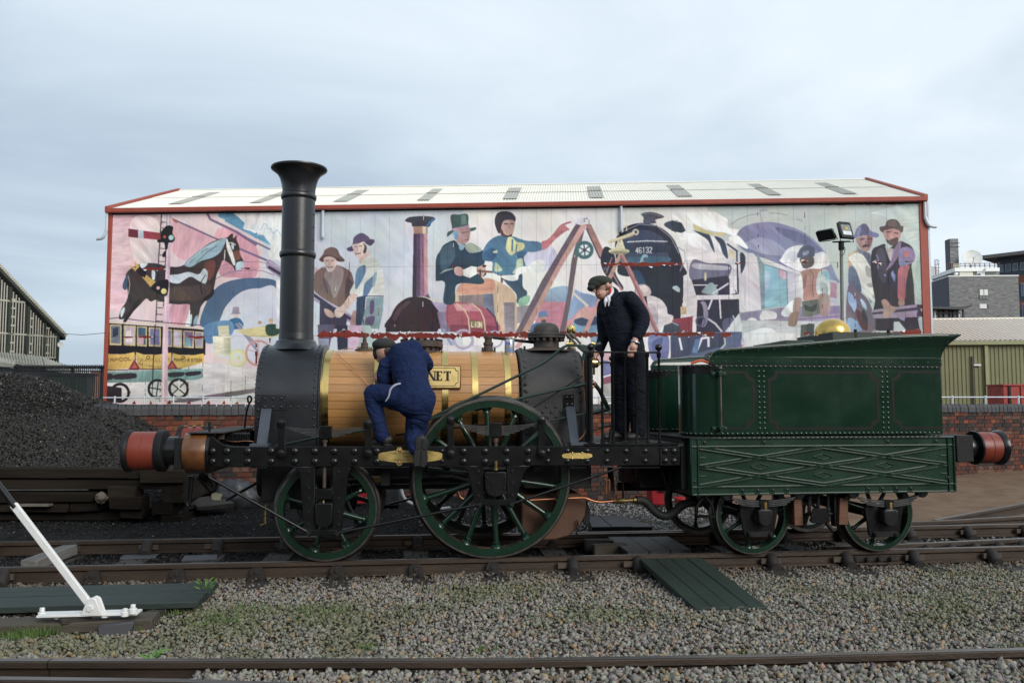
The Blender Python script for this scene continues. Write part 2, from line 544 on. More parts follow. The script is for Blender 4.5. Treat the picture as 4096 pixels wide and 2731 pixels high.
# converging rails at the right edge
def wpts(*pp):
    return [tuple(on_z(*p)[:2]) for p in pp]
def extend(P, d):
    a, b = Vector(P[-2]), Vector(P[-1])
    return P + [tuple(b + (b - a).normalized() * d)]
trk2 = thing('railway_track', 'second pair of rails closing in behind the tender at the turnout', 'railway track')
rail(extend(wpts((3300, 2186), (3560, 2177), (3800, 2166), (4096, 2152)), 25), trk2)
rail(extend(wpts((3560, 2089), (3800, 2080), (4096, 2063)), 25), trk2)
trk3 = thing('railway_track', 'single rail swinging away over the brown path at the right edge', 'railway track')
rail(extend(wpts((3740, 2078), (3900, 2048), (4096, 2012)), 25), trk3)
for i in range(6):
    q = on_z(3700 + 95 * i, 2176 - 4.5 * i)
    chair(trk2, q.x, q.y + .03, LA, 1)

# track nearest the camera
trf = thing('railway_track', 'rusty rails crossing the pale ballast nearest the camera', 'railway track')
fr = [(-12, 5.10), (-6, 5.06)] + wpts((0, 2638), (1024, 2638), (2048, 2637), (3072, 2621), (4096, 2594))
rail(fr[:2] + [fr[2], tuple(on_z(200, 2638)[:2])], trf)
fr2 = [tuple(on_z(206, 2638)[:2])] + extend(fr[3:], 12)
rail(fr2, trf)
rail([(-9, 4.78)] + wpts((0, 2711), (700, 2720), (1400, 2744), (2200, 2790)), trf, 'check_rail')
g = on_z(200, 2660)
fp = MB().box((g.x - .02, g.y - .09, -.078), (.46, .03, .06)).build('fishplate', m_iron, trf, bevel=.004)
for k in range(4):
    inst('fish_bolt', SBOLT, fp, (g.x - .19 + k * .115, g.y - .055, -.002))

# ------------------------------------------------------------------ ballast
near_y = lambda x: LF.o.y + (x - LF.o.x) * tan(LA) - RY / cos(LA) + (curve_y((x - LF.o.x)))
def tints(n, base, spread=.32, brown=.12):
    t = base * (1 + RNG.uniform(-spread, spread, (n, 1)) + RNG.normal(0, .05, (n, 3)))
    b = RNG.random(n) < brown
    t[b] *= np.array([1.15, .88, .62])
    d = RNG.random(n) < .12
    t[d] *= .5
    return np.clip(t, .01, .9)
def scatter(n, x0, x1, y0, y1):
    return RNG.uniform(x0, x1, n), RNG.uniform(y0, y1, n)
Y0 = 3.7
X, Y = scatter(215000, -7, 7.6, Y0, 9.4)
keep = (np.abs(X) < .615 * Y + .35) & (Y < np.vectorize(near_y)(X) - .06)
for x in [a[0] for a in allc]:                                    # sleeper ends show through beside the rail
    q = w(x, -1.05)
    keep &= ~((np.abs(X - q.x) < .13) & (np.abs(Y - q.y) < .20) & (RNG.random(len(X)) < .85))
X, Y = X[keep], Y[keep]
n = len(X)
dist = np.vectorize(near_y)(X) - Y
Z = -.150 + RNG.uniform(-.014, .02, n) + .03 * (vnoise(X, Y, .9, 3) - .5)
Z = np.where((Y < 5.35), Z + .03, Z)
onr = (np.abs(Y - np.interp(X, [p[0] for p in fr], [p[1] for p in fr])) < .06)
Z[onr] = -.17
Yr = np.interp(X, [p[0] for p in fr], [p[1] for p in fr])
frt = (Y < Yr - .05) & (X > -1.75)
Z[frt] = -.058 + RNG.uniform(-.012, .018, frt.sum())
Z[(Y > Yr + .04) & (Y < Yr + .35)] += .03
s = RNG.gamma(7, .0019, n).clip(.006, .028) * (1 + .15 * (Y < 5.6))
t = tints(n, np.array([.30, .28, .243]), .27)
moss = vnoise(X, Y, 1.1, 8) * .65 + vnoise(X, Y, 3.1, 9) * .35
mk = np.clip((moss - .58) * 5, 0, 1) * (Y > 5.5) * np.clip((dist - .35) * 4, 0, 1)
t = t * (1 - mk[:, None] * .5) + np.array([.13, .15, .05]) * mk[:, None] * .5
grime_and_shade = np.clip(1 - dist / .5, 0, 1)[:, None]  # rail grime plus shade beside the near rail, both put into the tint
t = t * (1 - .6 * grime_and_shade * np.array([.9, 1., 1.05]))
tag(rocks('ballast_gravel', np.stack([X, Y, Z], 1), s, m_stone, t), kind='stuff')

# ballast and ash between and behind the rails
X, Y = scatter(42000, -8, 9.5, 8.0, 17)
L = (X - LF.o.x) * LF.c + (Y - LF.o.y) * LF.s
K = -(X - LF.o.x) * LF.s + (Y - LF.o.y) * LF.c
cy = np.vectorize(curve_y)(L)
V = (X - WF.o.x) * WF.s * -1 + (Y - WF.o.y) * WF.c
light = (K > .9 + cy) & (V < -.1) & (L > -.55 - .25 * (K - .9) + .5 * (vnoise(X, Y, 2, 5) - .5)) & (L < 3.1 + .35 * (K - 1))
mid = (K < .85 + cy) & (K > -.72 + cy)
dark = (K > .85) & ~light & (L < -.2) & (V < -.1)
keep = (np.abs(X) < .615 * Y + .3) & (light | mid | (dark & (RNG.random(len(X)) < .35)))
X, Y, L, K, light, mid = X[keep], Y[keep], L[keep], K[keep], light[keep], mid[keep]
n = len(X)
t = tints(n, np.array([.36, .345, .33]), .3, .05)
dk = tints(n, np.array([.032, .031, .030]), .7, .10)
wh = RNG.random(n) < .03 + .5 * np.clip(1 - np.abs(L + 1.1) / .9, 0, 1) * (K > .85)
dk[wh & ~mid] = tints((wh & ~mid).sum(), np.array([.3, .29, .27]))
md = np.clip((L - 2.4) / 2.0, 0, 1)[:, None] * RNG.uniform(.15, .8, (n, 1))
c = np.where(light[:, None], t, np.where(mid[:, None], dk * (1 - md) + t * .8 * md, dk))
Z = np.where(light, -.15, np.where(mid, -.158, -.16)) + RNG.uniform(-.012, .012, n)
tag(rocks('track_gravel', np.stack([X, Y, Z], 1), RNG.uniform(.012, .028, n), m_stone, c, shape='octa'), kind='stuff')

# ------------------------------------------------------------------ grass and weeds
def blades(P, hgt):
    n = len(P)
    a = RNG.uniform(0, 2 * pi, n)
    wv = np.stack([np.cos(a), np.sin(a), np.zeros(n)], 1) * (.0022 + .0015 * RNG.random((n, 1)))
    ln = RNG.normal(0, .35, (n, 2)) * hgt[:, None]
    tip = P + np.concatenate([ln, hgt[:, None]], 1)
    mid_ = P * .5 + tip * .5 + np.concatenate([-ln * .2, hgt[:, None] * .12], 1)
    V = np.stack([P - wv, P + wv, mid_ + wv * .7, mid_ - wv * .7, tip], 1)
    F_ = np.array([(0, 1, 2), (0, 2, 3), (3, 2, 4)])
    return V.reshape(-1, 3), (F_[None] + (np.arange(n) * 5)[:, None, None]).reshape(-1, 3)
Pg, Hg = [], []
def tuft(px, py, n, r, h, z=-.14):
    q = on_z(px, py, z)
    a, d = RNG.uniform(0, 2 * pi, n), r * np.sqrt(RNG.random(n))
    Pg.append(np.stack([q.x + d * np.cos(a) * 1.6, q.y + d * np.sin(a), np.full(n, z)], 1))
    Hg.append(RNG.uniform(.4, 1, n) * h)
for px, py, n_, r, h in [(150, 2535, 260, .10, .09), (95, 2545, 120, .08, .06), (40, 2550, 120, .1, .06), (630, 2455, 140, .10, .06), (850, 2480, 160, .15, .04),
                         (520, 2520, 60, .06, .04), (2990, 2640, 22, .05, .09), (1290, 2440, 60, .15, .05), (880, 2435, 200, .25, .035), (1130, 2460, 260, .35, .035), (3560, 2430, 160, .4, .03), (3900, 2350, 220, .4, .035),
                         (4000, 2400, 220, .4, .03), (2200, 2430, 160, .4, .035), (1480, 2590, 40, .06, .04), (3300, 2400, 120, .4, .03), (3850, 2280, 120, .3, .03), (2650, 2440, 60, .3, .03), (2330, 2640, 30, .05, .05), (3430, 2640, 40, .06, .03), (4060, 2590, 50, .08, .04), (1950, 2600, 40, .06, .04), (2420, 2560, 40, .1, .03)]:
    tuft(px, py, n_, r, h)
mg = np.flatnonzero((mk > .35) & (RNG.random(len(mk)) < .10)) if len(mk) else []
PX = np.concatenate(Pg)
V_, F_ = blades(PX, np.concatenate(Hg))
go = bpy.data.objects.new('grass', npmesh('grass', V_, F_, m_grass))
COL.objects.link(go)
tag(go, kind='stuff')

def weed(px, py, z, hgt, nl, label, wide=.35):
    q = on_z(px, py, z)
    r = thing('weed', label, 'weed', q)
    stem = MB()
    for i in range(max(2, nl // 3)):
        a = random.uniform(0, 6.28)
        stem.tube([(0, 0, 0), (.2 * hgt * cos(a), .2 * hgt * sin(a), hgt * .5), (.5 * hgt * cos(a), .5 * hgt * sin(a), hgt * .9)], [.002, .0015, .001], 5)
    stem.build('stem', m_weed, r)
    me = MB().add([(0, 0, 0), (.35, -wide / 2, .06), (.75, -wide * .4, .12), (1, 0, .05), (.75, wide * .4, .12), (.35, wide / 2, .06), (.5, 0, 0)],
                  [(0, 1, 6), (1, 2, 6), (2, 3, 6), (3, 4, 6), (4, 5, 6), (5, 0, 6)]).mesh('leaf', m_weed, None)
    for i in range(nl):
        a = 2.4 * i
        f = (i + 1) / nl
        inst('leaf', me, r, (.25 * hgt * f * cos(a), .25 * hgt * f * sin(a), hgt * (.1 + .75 * f)), (random.uniform(-.4, .4), -random.uniform(.1, .9), a), hgt * random.uniform(.5, .85))
    return r
weed(612, 2678, -.10, .11, 9, 'bright green leafy weed growing against the rail nearest the camera')
weed(822, 2395, -.14, .15, 12, 'feathery green weed at the end of the dark boarded platform', .2)
weed(232, 2094, -.16, .08, 7, 'small green weed on the coal dust beside the white lever', .5)
weed(276, 2100, -.16, .05, 5, 'tiny low weed on the coal dust beside a larger weed', .6)
weed(688, 2078, -.16, .12, 9, 'pale straggly weed by the end of the timber wall', .3)
# ------------------------------------------------------------------ brick boundary wall behind the locomotive
m_mortar = M('mortar', (.10, .075, .06), .95, var=.4, ns=12, bump=.6, bs=80)
bm_cols = [(.23, .065, .032), (.16, .048, .030), (.29, .105, .05), (.11, .045, .032), (.042, .034, .032), (.14, .072, .052)]
m_bricks = [M('brick_%d' % i, tuple(v * .8 for v in c), .88, var=.35, ns=16, bump=.7, bs=110, rnd=.25) for i, c in enumerate(bm_cols)]
m_coping = M('blue_brick', (.045, .047, .051), .6, var=.35, ns=10, bump=.4, bs=90, rnd=.22)
WALLTOP = 1.45
wall = thing('brick_wall', 'weathered red brick boundary wall capped with rounded dark blue bricks', 'wall', (WF.o.x, WF.o.y, 0), WA)
CH, BH, JT = .16, .075, .010
ztop = WALLTOP - CH
x0, x1 = -1.35, 22.0
MB().b2((x0, .012, -.3), (x1, .34, ztop)).build('wall_core', m_mortar, wall)
def brick_mesh(l, mat, seed):
    r = random.Random(seed)
    b = MB().box((0, 0, 0), (l - JT, .10, BH - JT))
    b.v = [(x + r.uniform(-.004, .004), y + r.uniform(-.003, .003), z + r.uniform(-.003, .003)) for x, y, z in b.v]
    return b.mesh('brick', mat, None)
BR = {(l, i): brick_mesh(l, m, 7 * i + int(l * 100)) for l in (.23, .115) for i, m in enumerate(m_bricks)}
def seen_x(x):
    p = WF.world(x, 0)
    px = 2048 + FPX * p.x / p.y
    return 470 < px < 1060 or 2380 < px < 2480 or 3770 < px < 4110
rest = [MB() for _ in m_bricks]
nb = 0
rows = int((ztop + .25) / BH)
for r in range(rows):
    z = ztop - BH * (r + .5)
    l = .115 if r % 2 == 0 else .23
    x = x0 + (.0575 if r % 2 else 0)
    while x < x1 - l:
        xc = x + l / 2
        right = xc > 9
        wts = (.7, 2, .3, 3.5, 4, 1.5) if (right and r < 5) or (not right and r > 6) else ((3, 3, 1.4, 2, .8, 1) if not right else (.9, 2.6, .5, 3, 2.4, 2))
        i = random.choices(range(6), wts)[0]
        px = 2048 + FPX * WF.world(xc, 0).x / WF.world(xc, 0).y
        py = 1615 - FPX * (z - HCAM) / WF.world(xc, 0).y
        vis = (470 < px < 1060 and py < 1990) or (2380 < px < 2470 and 1600 < py < 1760) or (3770 < px < 4110)
        if vis and nb < 296:
            nb += 1
            inst('brick', BR[(l, i)], wall, (xc, .045 + random.uniform(-.006, .005), z))
        else:
            d = random.uniform(-.006, .005)
            rest[i].box((xc, .045 + d, z), (l - JT, .10, BH - JT))
        x += l
for i, b in enumerate(rest):
    if b.v:
        tag(b.build('brickwork', m_bricks[i], wall, smooth=None), kind='stuff')
# rounded coping bricks on edge
prof = [(-.035, 0), (-.035, .085)] + [(-.035 + .06 - .06 * cos(a), .085 + .07 * sin(a)) for a in (.4, .8, 1.2, 1.57)] + [(.33, .155), (.36, .12), (.36, 0)]
COP = MB().prism(prof, -.0435, .0435, 'x').mesh('coping_brick', m_coping, 40)
nc = int((x1 - x0) / .1)
for k in range(nc):
    inst('coping_brick', COP, wall, (x0 + .1 * k + .05, random.uniform(-.005, .005), ztop + random.uniform(-.004, .004)), (0, random.uniform(-.02, .02), random.uniform(-.03, .03)))
tag(MB().b2((x0, -.02, ztop - .004), (x1, .33, ztop + .12)).build('coping_bed', m_mortar, wall))
# ------------------------------------------------------------------ the long shed whose side wall carries the painted mural
BA = radians(-3.57)
BF = Frame((0, 60), BA)
BXL, BXR = BF.xz(424, 1200, 0)[0], BF.xz(3706, 1000, 0)[0]
BZB, BZT = 1.2, BF.xz(2048, 824, 0)[1]
# The picture painted on the cladding, drawn here as flat shapes (reading: area, colour, kind, outline)
MURAL = r"""
N #e3cdd3 p 420 800 1100 800 1080 1620 420 1620
N #d0d8e6 p 1050 800 2000 800 2000 1620 1050 1620
N #e8e8e9 p 1850 800 2900 800 2900 1620 1850 1620
N #b9c6c6 p 2830 800 3720 800 3720 1620 2830 1620
N #c6d3e4 p 1100 830 1600 830 1640 1000 1500 1240 1100 1300
1 #e5bcc8 s 975 620 1440 600 1420 1000 1380 1300 960 1400
1 #e3a9ba s 1540 640 1900 780 2000 1000 1700 1000 1540 900
1 #e6d3d8 s 1180 620 1420 640 1400 1000 1200 980
1 #dd9fb2 s 1540 1380 1780 1380 1700 1568 1540 1568
1 #e09cb0 s 1920 760 2060 700 2294 860 2294 1130 2100 1140 1960 1100
1 #5a9cc6 p 1950 565 2130 565 2160 640 2200 660 2190 700 2294 740 2294 795 2180 700 1960 600
4 #5a9cc6 p 0 560 105 560 130 615 175 650 165 700 220 715 280 720 290 760 350 765 365 800 412 830 405 852 300 800 150 720 0 640
1 #eceef0 s 2120 560 2300 560 2300 735 2240 725 2180 705 2190 655 2150 615
4 #e8ecf1 s 105 555 540 555 540 1010 470 985 400 960 390 900 412 860 365 790 345 760 290 740 280 715 220 710 170 690 180 650 130 610
4 #a9bedb l6 320 720 350 660 375 670 380 710 410 700 430 750 470 715 500 765
1 #6f6285 l15 1560 625 1800 735 2294 950
4 #6f6285 l15 0 680 200 790 400 890
4 #79638c l19 120 880 400 1000
1 #b8513f p 1540 608 1592 640 1585 656 1545 632
1 #7a6389 l22 1855 565 1885 622 2120 735 2294 850
1 #9a7fa0 l8 1925 1160 2050 1090 2294 1070
1 #9a7fa0 l7 1985 1040 2100 1005 2294 1002
4 #9a7fa0 l7 160 1003 300 1000 400 1020
4 #9a7fa0 l7 0 1118 120 1078 330 1080 440 1120
N #46678f s 800 1300 830 1200 880 1140 960 1115 1050 1112 1105 1125 1108 1165 1030 1153 960 1170 900 1230 870 1300
N #ccd4e6 s 868 1320 900 1235 955 1175 1030 1155 1108 1162 1108 1420 860 1420
1 #3a3132 s 1130 1110 1190 1050 1260 1020 1330 1012 1420 1020 1500 1042 1600 1045 1660 1020 1720 955 1790 900 1870 840 1960 800 2030 785 2060 760 2087 750 2090 790 2122 765 2118 800 2142 860 2150 930 2182 1000 2172 1050 2110 1078 2085 1040 2030 1000 1995 990 1970 1050 1940 1120 1920 1220 1900 1290 1850 1340 1800 1400 1785 1460 1750 1568 1690 1568 1685 1480 1700 1385 1600 1382 1500 1372 1400 1342 1350 1357 1310 1330 1250 1390 1180 1460 1140 1500 1068 1512 1085 1430 1130 1360 1147 1290 1132 1200
1 #4d3f3c s 1530 1230 1700 1220 1880 1200 1880 1280 1800 1340 1600 1350 1520 1330
1 #6d3b37 s 1850 1000 1920 990 1925 1080 1870 1170 1830 1060
1 #385472 s 1150 1110 1112 1165 1100 1235 1132 1250 1140 1180
1 #8db0c6 s 1652 1020 1720 950 1800 890 1900 830 2022 790 2005 860 1965 925 1900 965 1800 995 1725 1042 1680 1046
1 #41545f l6 1700 1010 1790 920 1860 880
1 #41545f l6 1760 1010 1850 920 1940 860
1 #d6e4ec l5 1680 1020 1800 910 1960 815
1 #c7d9e5 s 1510 1125 1600 1112 1690 1092 1780 1112 1825 1060 1862 1100 1842 1195 1780 1172 1710 1135 1650 1165 1600 1195 1525 1182
1 #d8e3ea s 1360 1080 1390 1090 1385 1160 1362 1150
1 #cfdbe3 s 1255 1020 1320 1014 1310 1040 1270 1060
1 #9fc0d2 p 1165 1440 1190 1425 1130 1530 1095 1530
1 #bcd3e0 s 1690 1500 1720 1470 1712 1568 1685 1568
1 #e3e6e8 s 2030 790 2050 830 2090 930 2110 1020 2090 1030 2060 960 2030 870
1 #dfe3e4 l9 2040 835 2080 830 2110 850
1 #dfe3e4 l9 2015 900 2010 985
1 #b9d4e2 s 2120 1010 2180 1000 2180 1050 2115 1075
1 #7d4a40 s 2090 920 2140 900 2155 970 2110 985
1 #c3d6e0 s 2080 830 2096 850 2090 895 2070 860
1 #2a2224 s 1210 1360 1270 1330 1230 1400 1170 1480 1130 1540 1100 1560 1120 1500 1170 1430
1 #c3d6e4 s 1080 1450 1112 1405 1118 1440 1088 1500
1 #dfe6ea s 1682 1490 1702 1420 1698 1568 1655 1568
1 #8db0c6 s 1742 1505 1772 1480 1762 1568 1730 1568
1 #5a4640 s 1560 1240 1640 1260 1700 1330 1620 1350 1560 1320
1 #241d20 s 1820 1330 1890 1280 1910 1230 1915 1290 1850 1350
1 #1f1a1e l6 1840 1120 1790 1200 1810 1290
1 #d6e4ec l5 1150 1130 1165 1200 1150 1290
1 #201c24 l8 1448 565 1420 1000 1395 1568
1 #201c24 l7 1500 565 1465 1400
1 #201c24 l6 1448 645 1495 650
1 #201c24 l6 1446 700 1490 705
1 #201c24 l6 1432 880 1480 885
1 #201c24 l6 1428 940 1478 945
1 #201c24 l6 1422 1000 1475 1000
1 #201c24 l6 1418 1060 1470 1060
1 #201c24 l6 1412 1120 1470 1120
1 #201c24 l6 1405 1350 1462 1356
1 #201c24 l6 1402 1410 1460 1414
1 #201c24 l6 1398 1470 1460 1474
1 #201c24 l6 1396 1530 1460 1534
1 #dbb5c9 p 1498 565 1538 565 1518 1200 1510 1575 1462 1575 1478 1200 1490 900
1 #f0d6e0 p 1500 565 1512 565 1496 1200 1486 1575 1472 1575 1486 1200
1 #9a3245 p 1150 705 1445 745 1440 808 1150 778
1 #742537 p 1150 705 1236 716 1236 788 1150 778
1 #a9c6d6 p 1237 716 1286 723 1286 792 1237 787
1 #15131c s 1440 745 1470 700 1500 678 1550 688 1545 745 1567 790 1548 826 1510 832 1500 885 1480 892 1470 832 1415 828 1415 800 1440 800
1 #d0434f c 1475 778 14
1 #9fc6cc c 1534 785 24
1 #15131c s 1455 935 1480 905 1485 950 1460 960
1 #cfa650 p 1157 1036 1232 1060 1300 1110 1402 1185 1350 1227 1265 1130 1210 1085
1 #cfa650 p 1196 995 1262 1050 1225 1078
1 #1b1720 p 1213 1085 1252 1042 1312 1100 1300 1142 1262 1130
1 #17151d s 1400 1180 1450 1165 1500 1160 1512 1200 1500 1290 1470 1306 1390 1272 1350 1236
1 #e2aab2 c 1417 1235 16
1 #ead67e c 1468 1265 26
2 #17141f p 935 -20 1845 40 1838 268 935 258
2 #d9ceb0 l12 930 -28 1450 -8 1850 40
1 #2a2430 l6 950 1515 1060 1500 1240 1525 1480 1545 1800 1568
2 #cbb37c p 940 -10 966 -10 966 178 940 178
2 #8d8ba4 p 940 0 958 0 958 165 940 165
2 #cbb37c p 982 -6 1090 -2 1090 182 982 178
2 #6d6f84 p 994 6 1078 8 1078 168 994 160
2 #2d3140 p 1010 30 1060 15 1060 90 1010 110
2 #cbb37c p 1108 0 1216 6 1213 187 1108 181
2 #c0aac4 p 1120 14 1204 18 1202 170 1122 166
2 #e0cdd6 p 1130 60 1170 40 1190 150 1130 150
2 #cbb37c p 1226 8 1318 14 1316 192 1226 186
2 #33506e p 1238 20 1306 24 1304 176 1240 172
2 #c897ac p 1240 100 1290 90 1290 170 1240 170
2 #cbb37c p 1332 18 1442 24 1442 194 1332 188
2 #706a9c p 1344 30 1430 34 1430 178 1346 176
2 #cbb37c p 1505 34 1544 38 1544 196 1505 192
2 #7a74a4 p 1508 46 1534 48 1534 184 1508 182
2 #cbb37c p 1552 38 1632 44 1628 204 1552 196
2 #c3b8d2 p 1562 50 1620 54 1616 190 1562 184
2 #cbb37c p 1642 46 1740 52 1736 206 1642 200
2 #77679a p 1654 58 1728 62 1724 192 1654 188
2 #5f9aa4 p 1660 120 1700 100 1710 190 1660 185
2 #cbb37c p 1748 54 1822 60 1820 210 1748 204
2 #9a9ab4 p 1758 64 1812 70 1810 196 1758 192
2 #dcb052 p 938 250 1020 262 1110 258 1205 240 1210 300 1190 345 1150 385 938 404
2 #dcb458 p 1217 240 1290 262 1400 264 1535 245 1535 300 1512 350 1490 392 1260 392 1230 345
2 #dcb052 p 1545 248 1620 268 1720 270 1826 252 1826 320 1800 370 1770 386 1590 386 1560 345
2 #201826 l7 1211 238 1213 320
2 #201826 l7 1540 244 1541 320
2 #201826 l7 938 404 1260 396 1590 390 1826 384
2 #8c2f36 p 1150 396 1205 305 1258 392
2 #c0564a p 1180 385 1206 335 1232 384
2 #8c2f36 p 1490 392 1540 305 1592 387
2 #c0564a p 1516 382 1541 335 1566 380
2 #8c2f36 p 1775 386 1827 330 1827 384
2 #3a2a20 t26 947 330 1190 312 ERPOOL
2 #8a6a2a t26 1222 330 1525 322 TRAVELLER
2 #3a2a20 t26 1556 322 1812 328 MANCHESTER
2 #3a2a20 t15 1240 350 1400 384 RAILWAY
2 #3a2a20 t14 1410 384 1480 376 COY
2 #3a2a20 o 1328 290 14 6
2 #3a2a20 o 1640 292 14 6
2 #cfd0d0 p 935 505 1240 505 1830 330 2294 390 2400 400 2400 690 935 690
2 #bfc0c4 s 1900 560 2294 500 2294 540 1950 600
2 #6f9a98 p 935 418 1818 388 1818 470 1740 490 1250 510 935 516
2 #2a2630 s 935 440 1005 436 1005 482 935 486
2 #2a2630 s 1030 440 1200 430 1226 450 1200 476 1030 484
2 #2a2630 s 1508 428 1640 418 1652 440 1620 460 1520 464
2 #2a2630 s 1668 422 1790 412 1792 440 1680 456
2 #1f1a22 o 1075 605 78 24
2 #2a242c p 935 540 1090 560 1090 690 935 690
2 #1f1a22 o 1410 570 78 22
2 #1f1a22 o 1600 568 82 24
2 #1f1a22 l10 1420 500 1400 640
2 #1f1a22 l10 1345 560 1470 580
2 #1f1a22 l10 1540 520 1660 620
2 #1f1a22 l10 1660 510 1540 620
2 #efeff0 l10 1605 490 1605 570
2 #6a5f68 p 1450 690 1700 650 2300 562 2400 560 2400 610 1900 650 1700 690
2 #1c1822 l9 1390 0 1375 300 1362 640
2 #d6b0c6 p 1460 -10 1508 -10 1500 690 1444 690
2 #ecd0dc p 1466 -10 1480 -10 1468 690 1454 690
1 #9a8aa8 p 2088 1404 2140 1404 2145 1465 2078 1466
1 #8a7a98 l7 2068 1466 2155 1462
1 #d8b9b0 p 2088 1468 2136 1466 2130 1512 2096 1514
1 #2f5f96 s 2050 1530 2092 1506 2150 1510 2182 1568 2150 1600 2030 1600
2 #5686b4 s 1840 0 2060 -40 2090 60 1990 130 1850 160
2 #d9d5b4 p 1950 8 2050 0 2056 92 1960 96
2 #e6e2c6 p 1904 98 2066 94 2070 262 1916 266
2 #c4c3a2 p 2000 110 2066 110 2070 262 2010 262
2 #d8d7ac o 1940 290 26 10
2 #d8d7ac o 2040 305 40 12
2 #d2d29e o 2135 295 72 22
2 #d2d29e c 2135 295 20
2 #8c8da6 l22 2120 -10 2294 170
2 #cfd0dc l8 2140 -20 2294 120
5 #8c8da6 l20 110 0 290 230
5 #d9d090 s 110 45 260 22 470 -5 470 98 250 104 140 70
5 #2f4a3c s 370 0 480 0 480 80 380 90
5 #dcdca8 o 112 295 58 20
5 #dcdca8 l8 112 240 112 350
5 #dcdca8 l8 70 270 150 320
5 #c9958a o 300 250 110 20
5 #c9958a l7 300 150 300 350
5 #c9958a l7 210 220 390 280
5 #cfd0ce p 0 362 300 400 300 690 0 690
5 #6a5f68 p 0 600 280 565 280 600 0 650
4 #dfe3ec p 458 1165 502 1165 502 1600 456 1600
4 #c9cfd8 l10 240 1568 455 1262
4 #c9cfd8 l7 400 1500 455 1420
4 #d8b088 c 412 1530 22
4 #b98a6a c 312 1545 16
4 #a294b8 p 372 984 406 980 510 1060 790 1255 1080 1440 1216 1540 1216 1600 1110 1540 985 1470 785 1340 500 1150 400 1080 368 1052
4 #3a3350 l26 395 1050 700 1230 1000 1440 1160 1530
4 #c9bdd8 l8 400 1000 800 1275 1100 1465
4 #d8a8c4 p 785 1040 860 1080 850 1250 785 1250
4 #6b5550 s 845 975 880 930 895 895 950 870 1005 888 1030 940 1072 985 1050 1002 1000 992 960 955 905 968 880 1004 848 990
4 #4d3b3c s 850 985 890 945 960 950 1040 985 1000 994 960 960 910 972 880 1002
4 #cdb4ac s 890 965 950 955 1002 992 992 1050 960 1092 915 1065 888 1010
4 #5a4444 l7 900 992 930 988
4 #5a4444 l7 948 990 978 988
4 #9a7a76 l8 935 1000 932 1030
4 #5a4040 l7 922 1052 968 1046
4 #7a5f5c s 800 1122 830 1080 890 1045 930 1095 980 1080 1002 1030 1080 1060 1132 1100 1157 1200 1140 1280 1100 1380 1060 1422 990 1390 900 1340 830 1290 795 1240
4 #968584 s 905 1085 960 1090 1010 1030 1062 1082 1042 1200 980 1325 930 1200 890 1130
4 #3d3f5a l10 880 1150 920 1280
4 #55414a s 1090 1150 1150 1200 1130 1290 1080 1370
4 #3a3450 p 850 1340 1000 1420 1100 1480 1080 1600 845 1600
4 #c9a29c s 890 1420 950 1440 985 1490 940 1500 900 1470
4 #5d4a78 s 1092 880 1140 855 1152 790 1190 755 1232 745 1282 775 1300 797 1335 803 1338 826 1300 858 1240 828 1190 846 1150 903 1105 905
4 #4a3a62 s 1100 885 1180 845 1260 815 1330 815 1300 858 1240 828 1190 848 1145 905
4 #d9c3bc s 1142 852 1200 835 1252 825 1262 900 1237 960 1207 978 1165 945 1150 895
4 #4a3a40 s 1235 830 1270 870 1258 925 1238 915 1250 870
4 #4a3a40 l7 1170 930 1215 925
4 #4a3a40 l6 1160 868 1185 864
4 #4a3a40 l6 1200 862 1228 858
4 #a8857e l6 1192 875 1186 905
4 #cdb5b0 s 1208 975 1260 920 1290 900 1295 955 1215 1020
4 #d9ded9 s 1212 1015 1290 950 1352 980 1402 1050 1417 1120 1426 1200 1420 1312 1270 1322 1258 1250 1210 1312 1118 1286 1160 1180 1178 1080
4 #5a7fa8 s 1178 1080 1250 1030 1262 1090 1220 1180 1170 1245
4 #5a7fa8 s 1240 1300 1250 1200 1300 1150 1352 1120 1320 1220 1272 1305
4 #8fa9c0 s 1330 1120 1360 1090 1350 1180 1320 1230
4 #d9bcb4 s 1128 1290 1195 1312 1100 1420 1040 1495 990 1492 985 1430 1050 1390
4 #b48e88 l6 1000 1440 1060 1450
4 #b08a84 s 1120 1568 1150 1440 1190 1462 1180 1568
4 #7f9fa4 p 1268 1325 1420 1312 1416 1440 1382 1600 1200 1600 1210 1480 1260 1420
4 #5d4f78 s 1300 1360 1335 1350 1330 1450 1300 1470
4 #5d4f78 s 1270 1500 1340 1490 1320 1568 1260 1568
4 #33465f p 1180 1320 1262 1300 1250 1450 1210 1600 1170 1600
4 #4a3a62 l8 1268 1310 1420 1308
5 #5d5878 p 830 -5 990 -5 960 80 930 220 840 220
5 #2d2f45 p 1000 0 1100 0 1100 220 1010 220
5 #d2b3cf p 1110 0 1230 0 1190 220 1100 220
5 #a9c3c4 p 1230 0 1300 0 1370 220 1190 220
5 #8f96b8 p 840 120 930 120 930 225 835 225
4 #3a3b4a s 1612 632 1645 605 1700 596 1790 593 1860 600 1884 620 1850 652 1820 690 1690 690 1670 655 1635 647
4 #3e6fb0 s 1800 682 1850 622 1878 616 1830 672
4 #b58a78 p 1688 685 1818 685 1815 750 1692 750
4 #e0c9a8 p 1770 685 1800 685 1800 750 1770 750
4 #5d4763 p 1690 750 1812 750 1814 1180 1818 1280 1842 1328 1678 1322 1690 1180
4 #c98f9c p 1780 750 1814 750 1818 1290 1786 1310
4 #8c6280 p 1750 750 1780 750 1786 1310 1750 1310
4 #3f3048 p 1690 750 1716 750 1716 1310 1678 1322
4 #d8d0b8 s 1670 1330 1760 1310 1850 1330 1980 1370 1960 1385 1820 1335
4 #33262e s 1455 1600 1490 1480 1540 1390 1620 1330 1700 1315 1800 1325 1870 1370 1912 1440 1926 1520 1930 1600
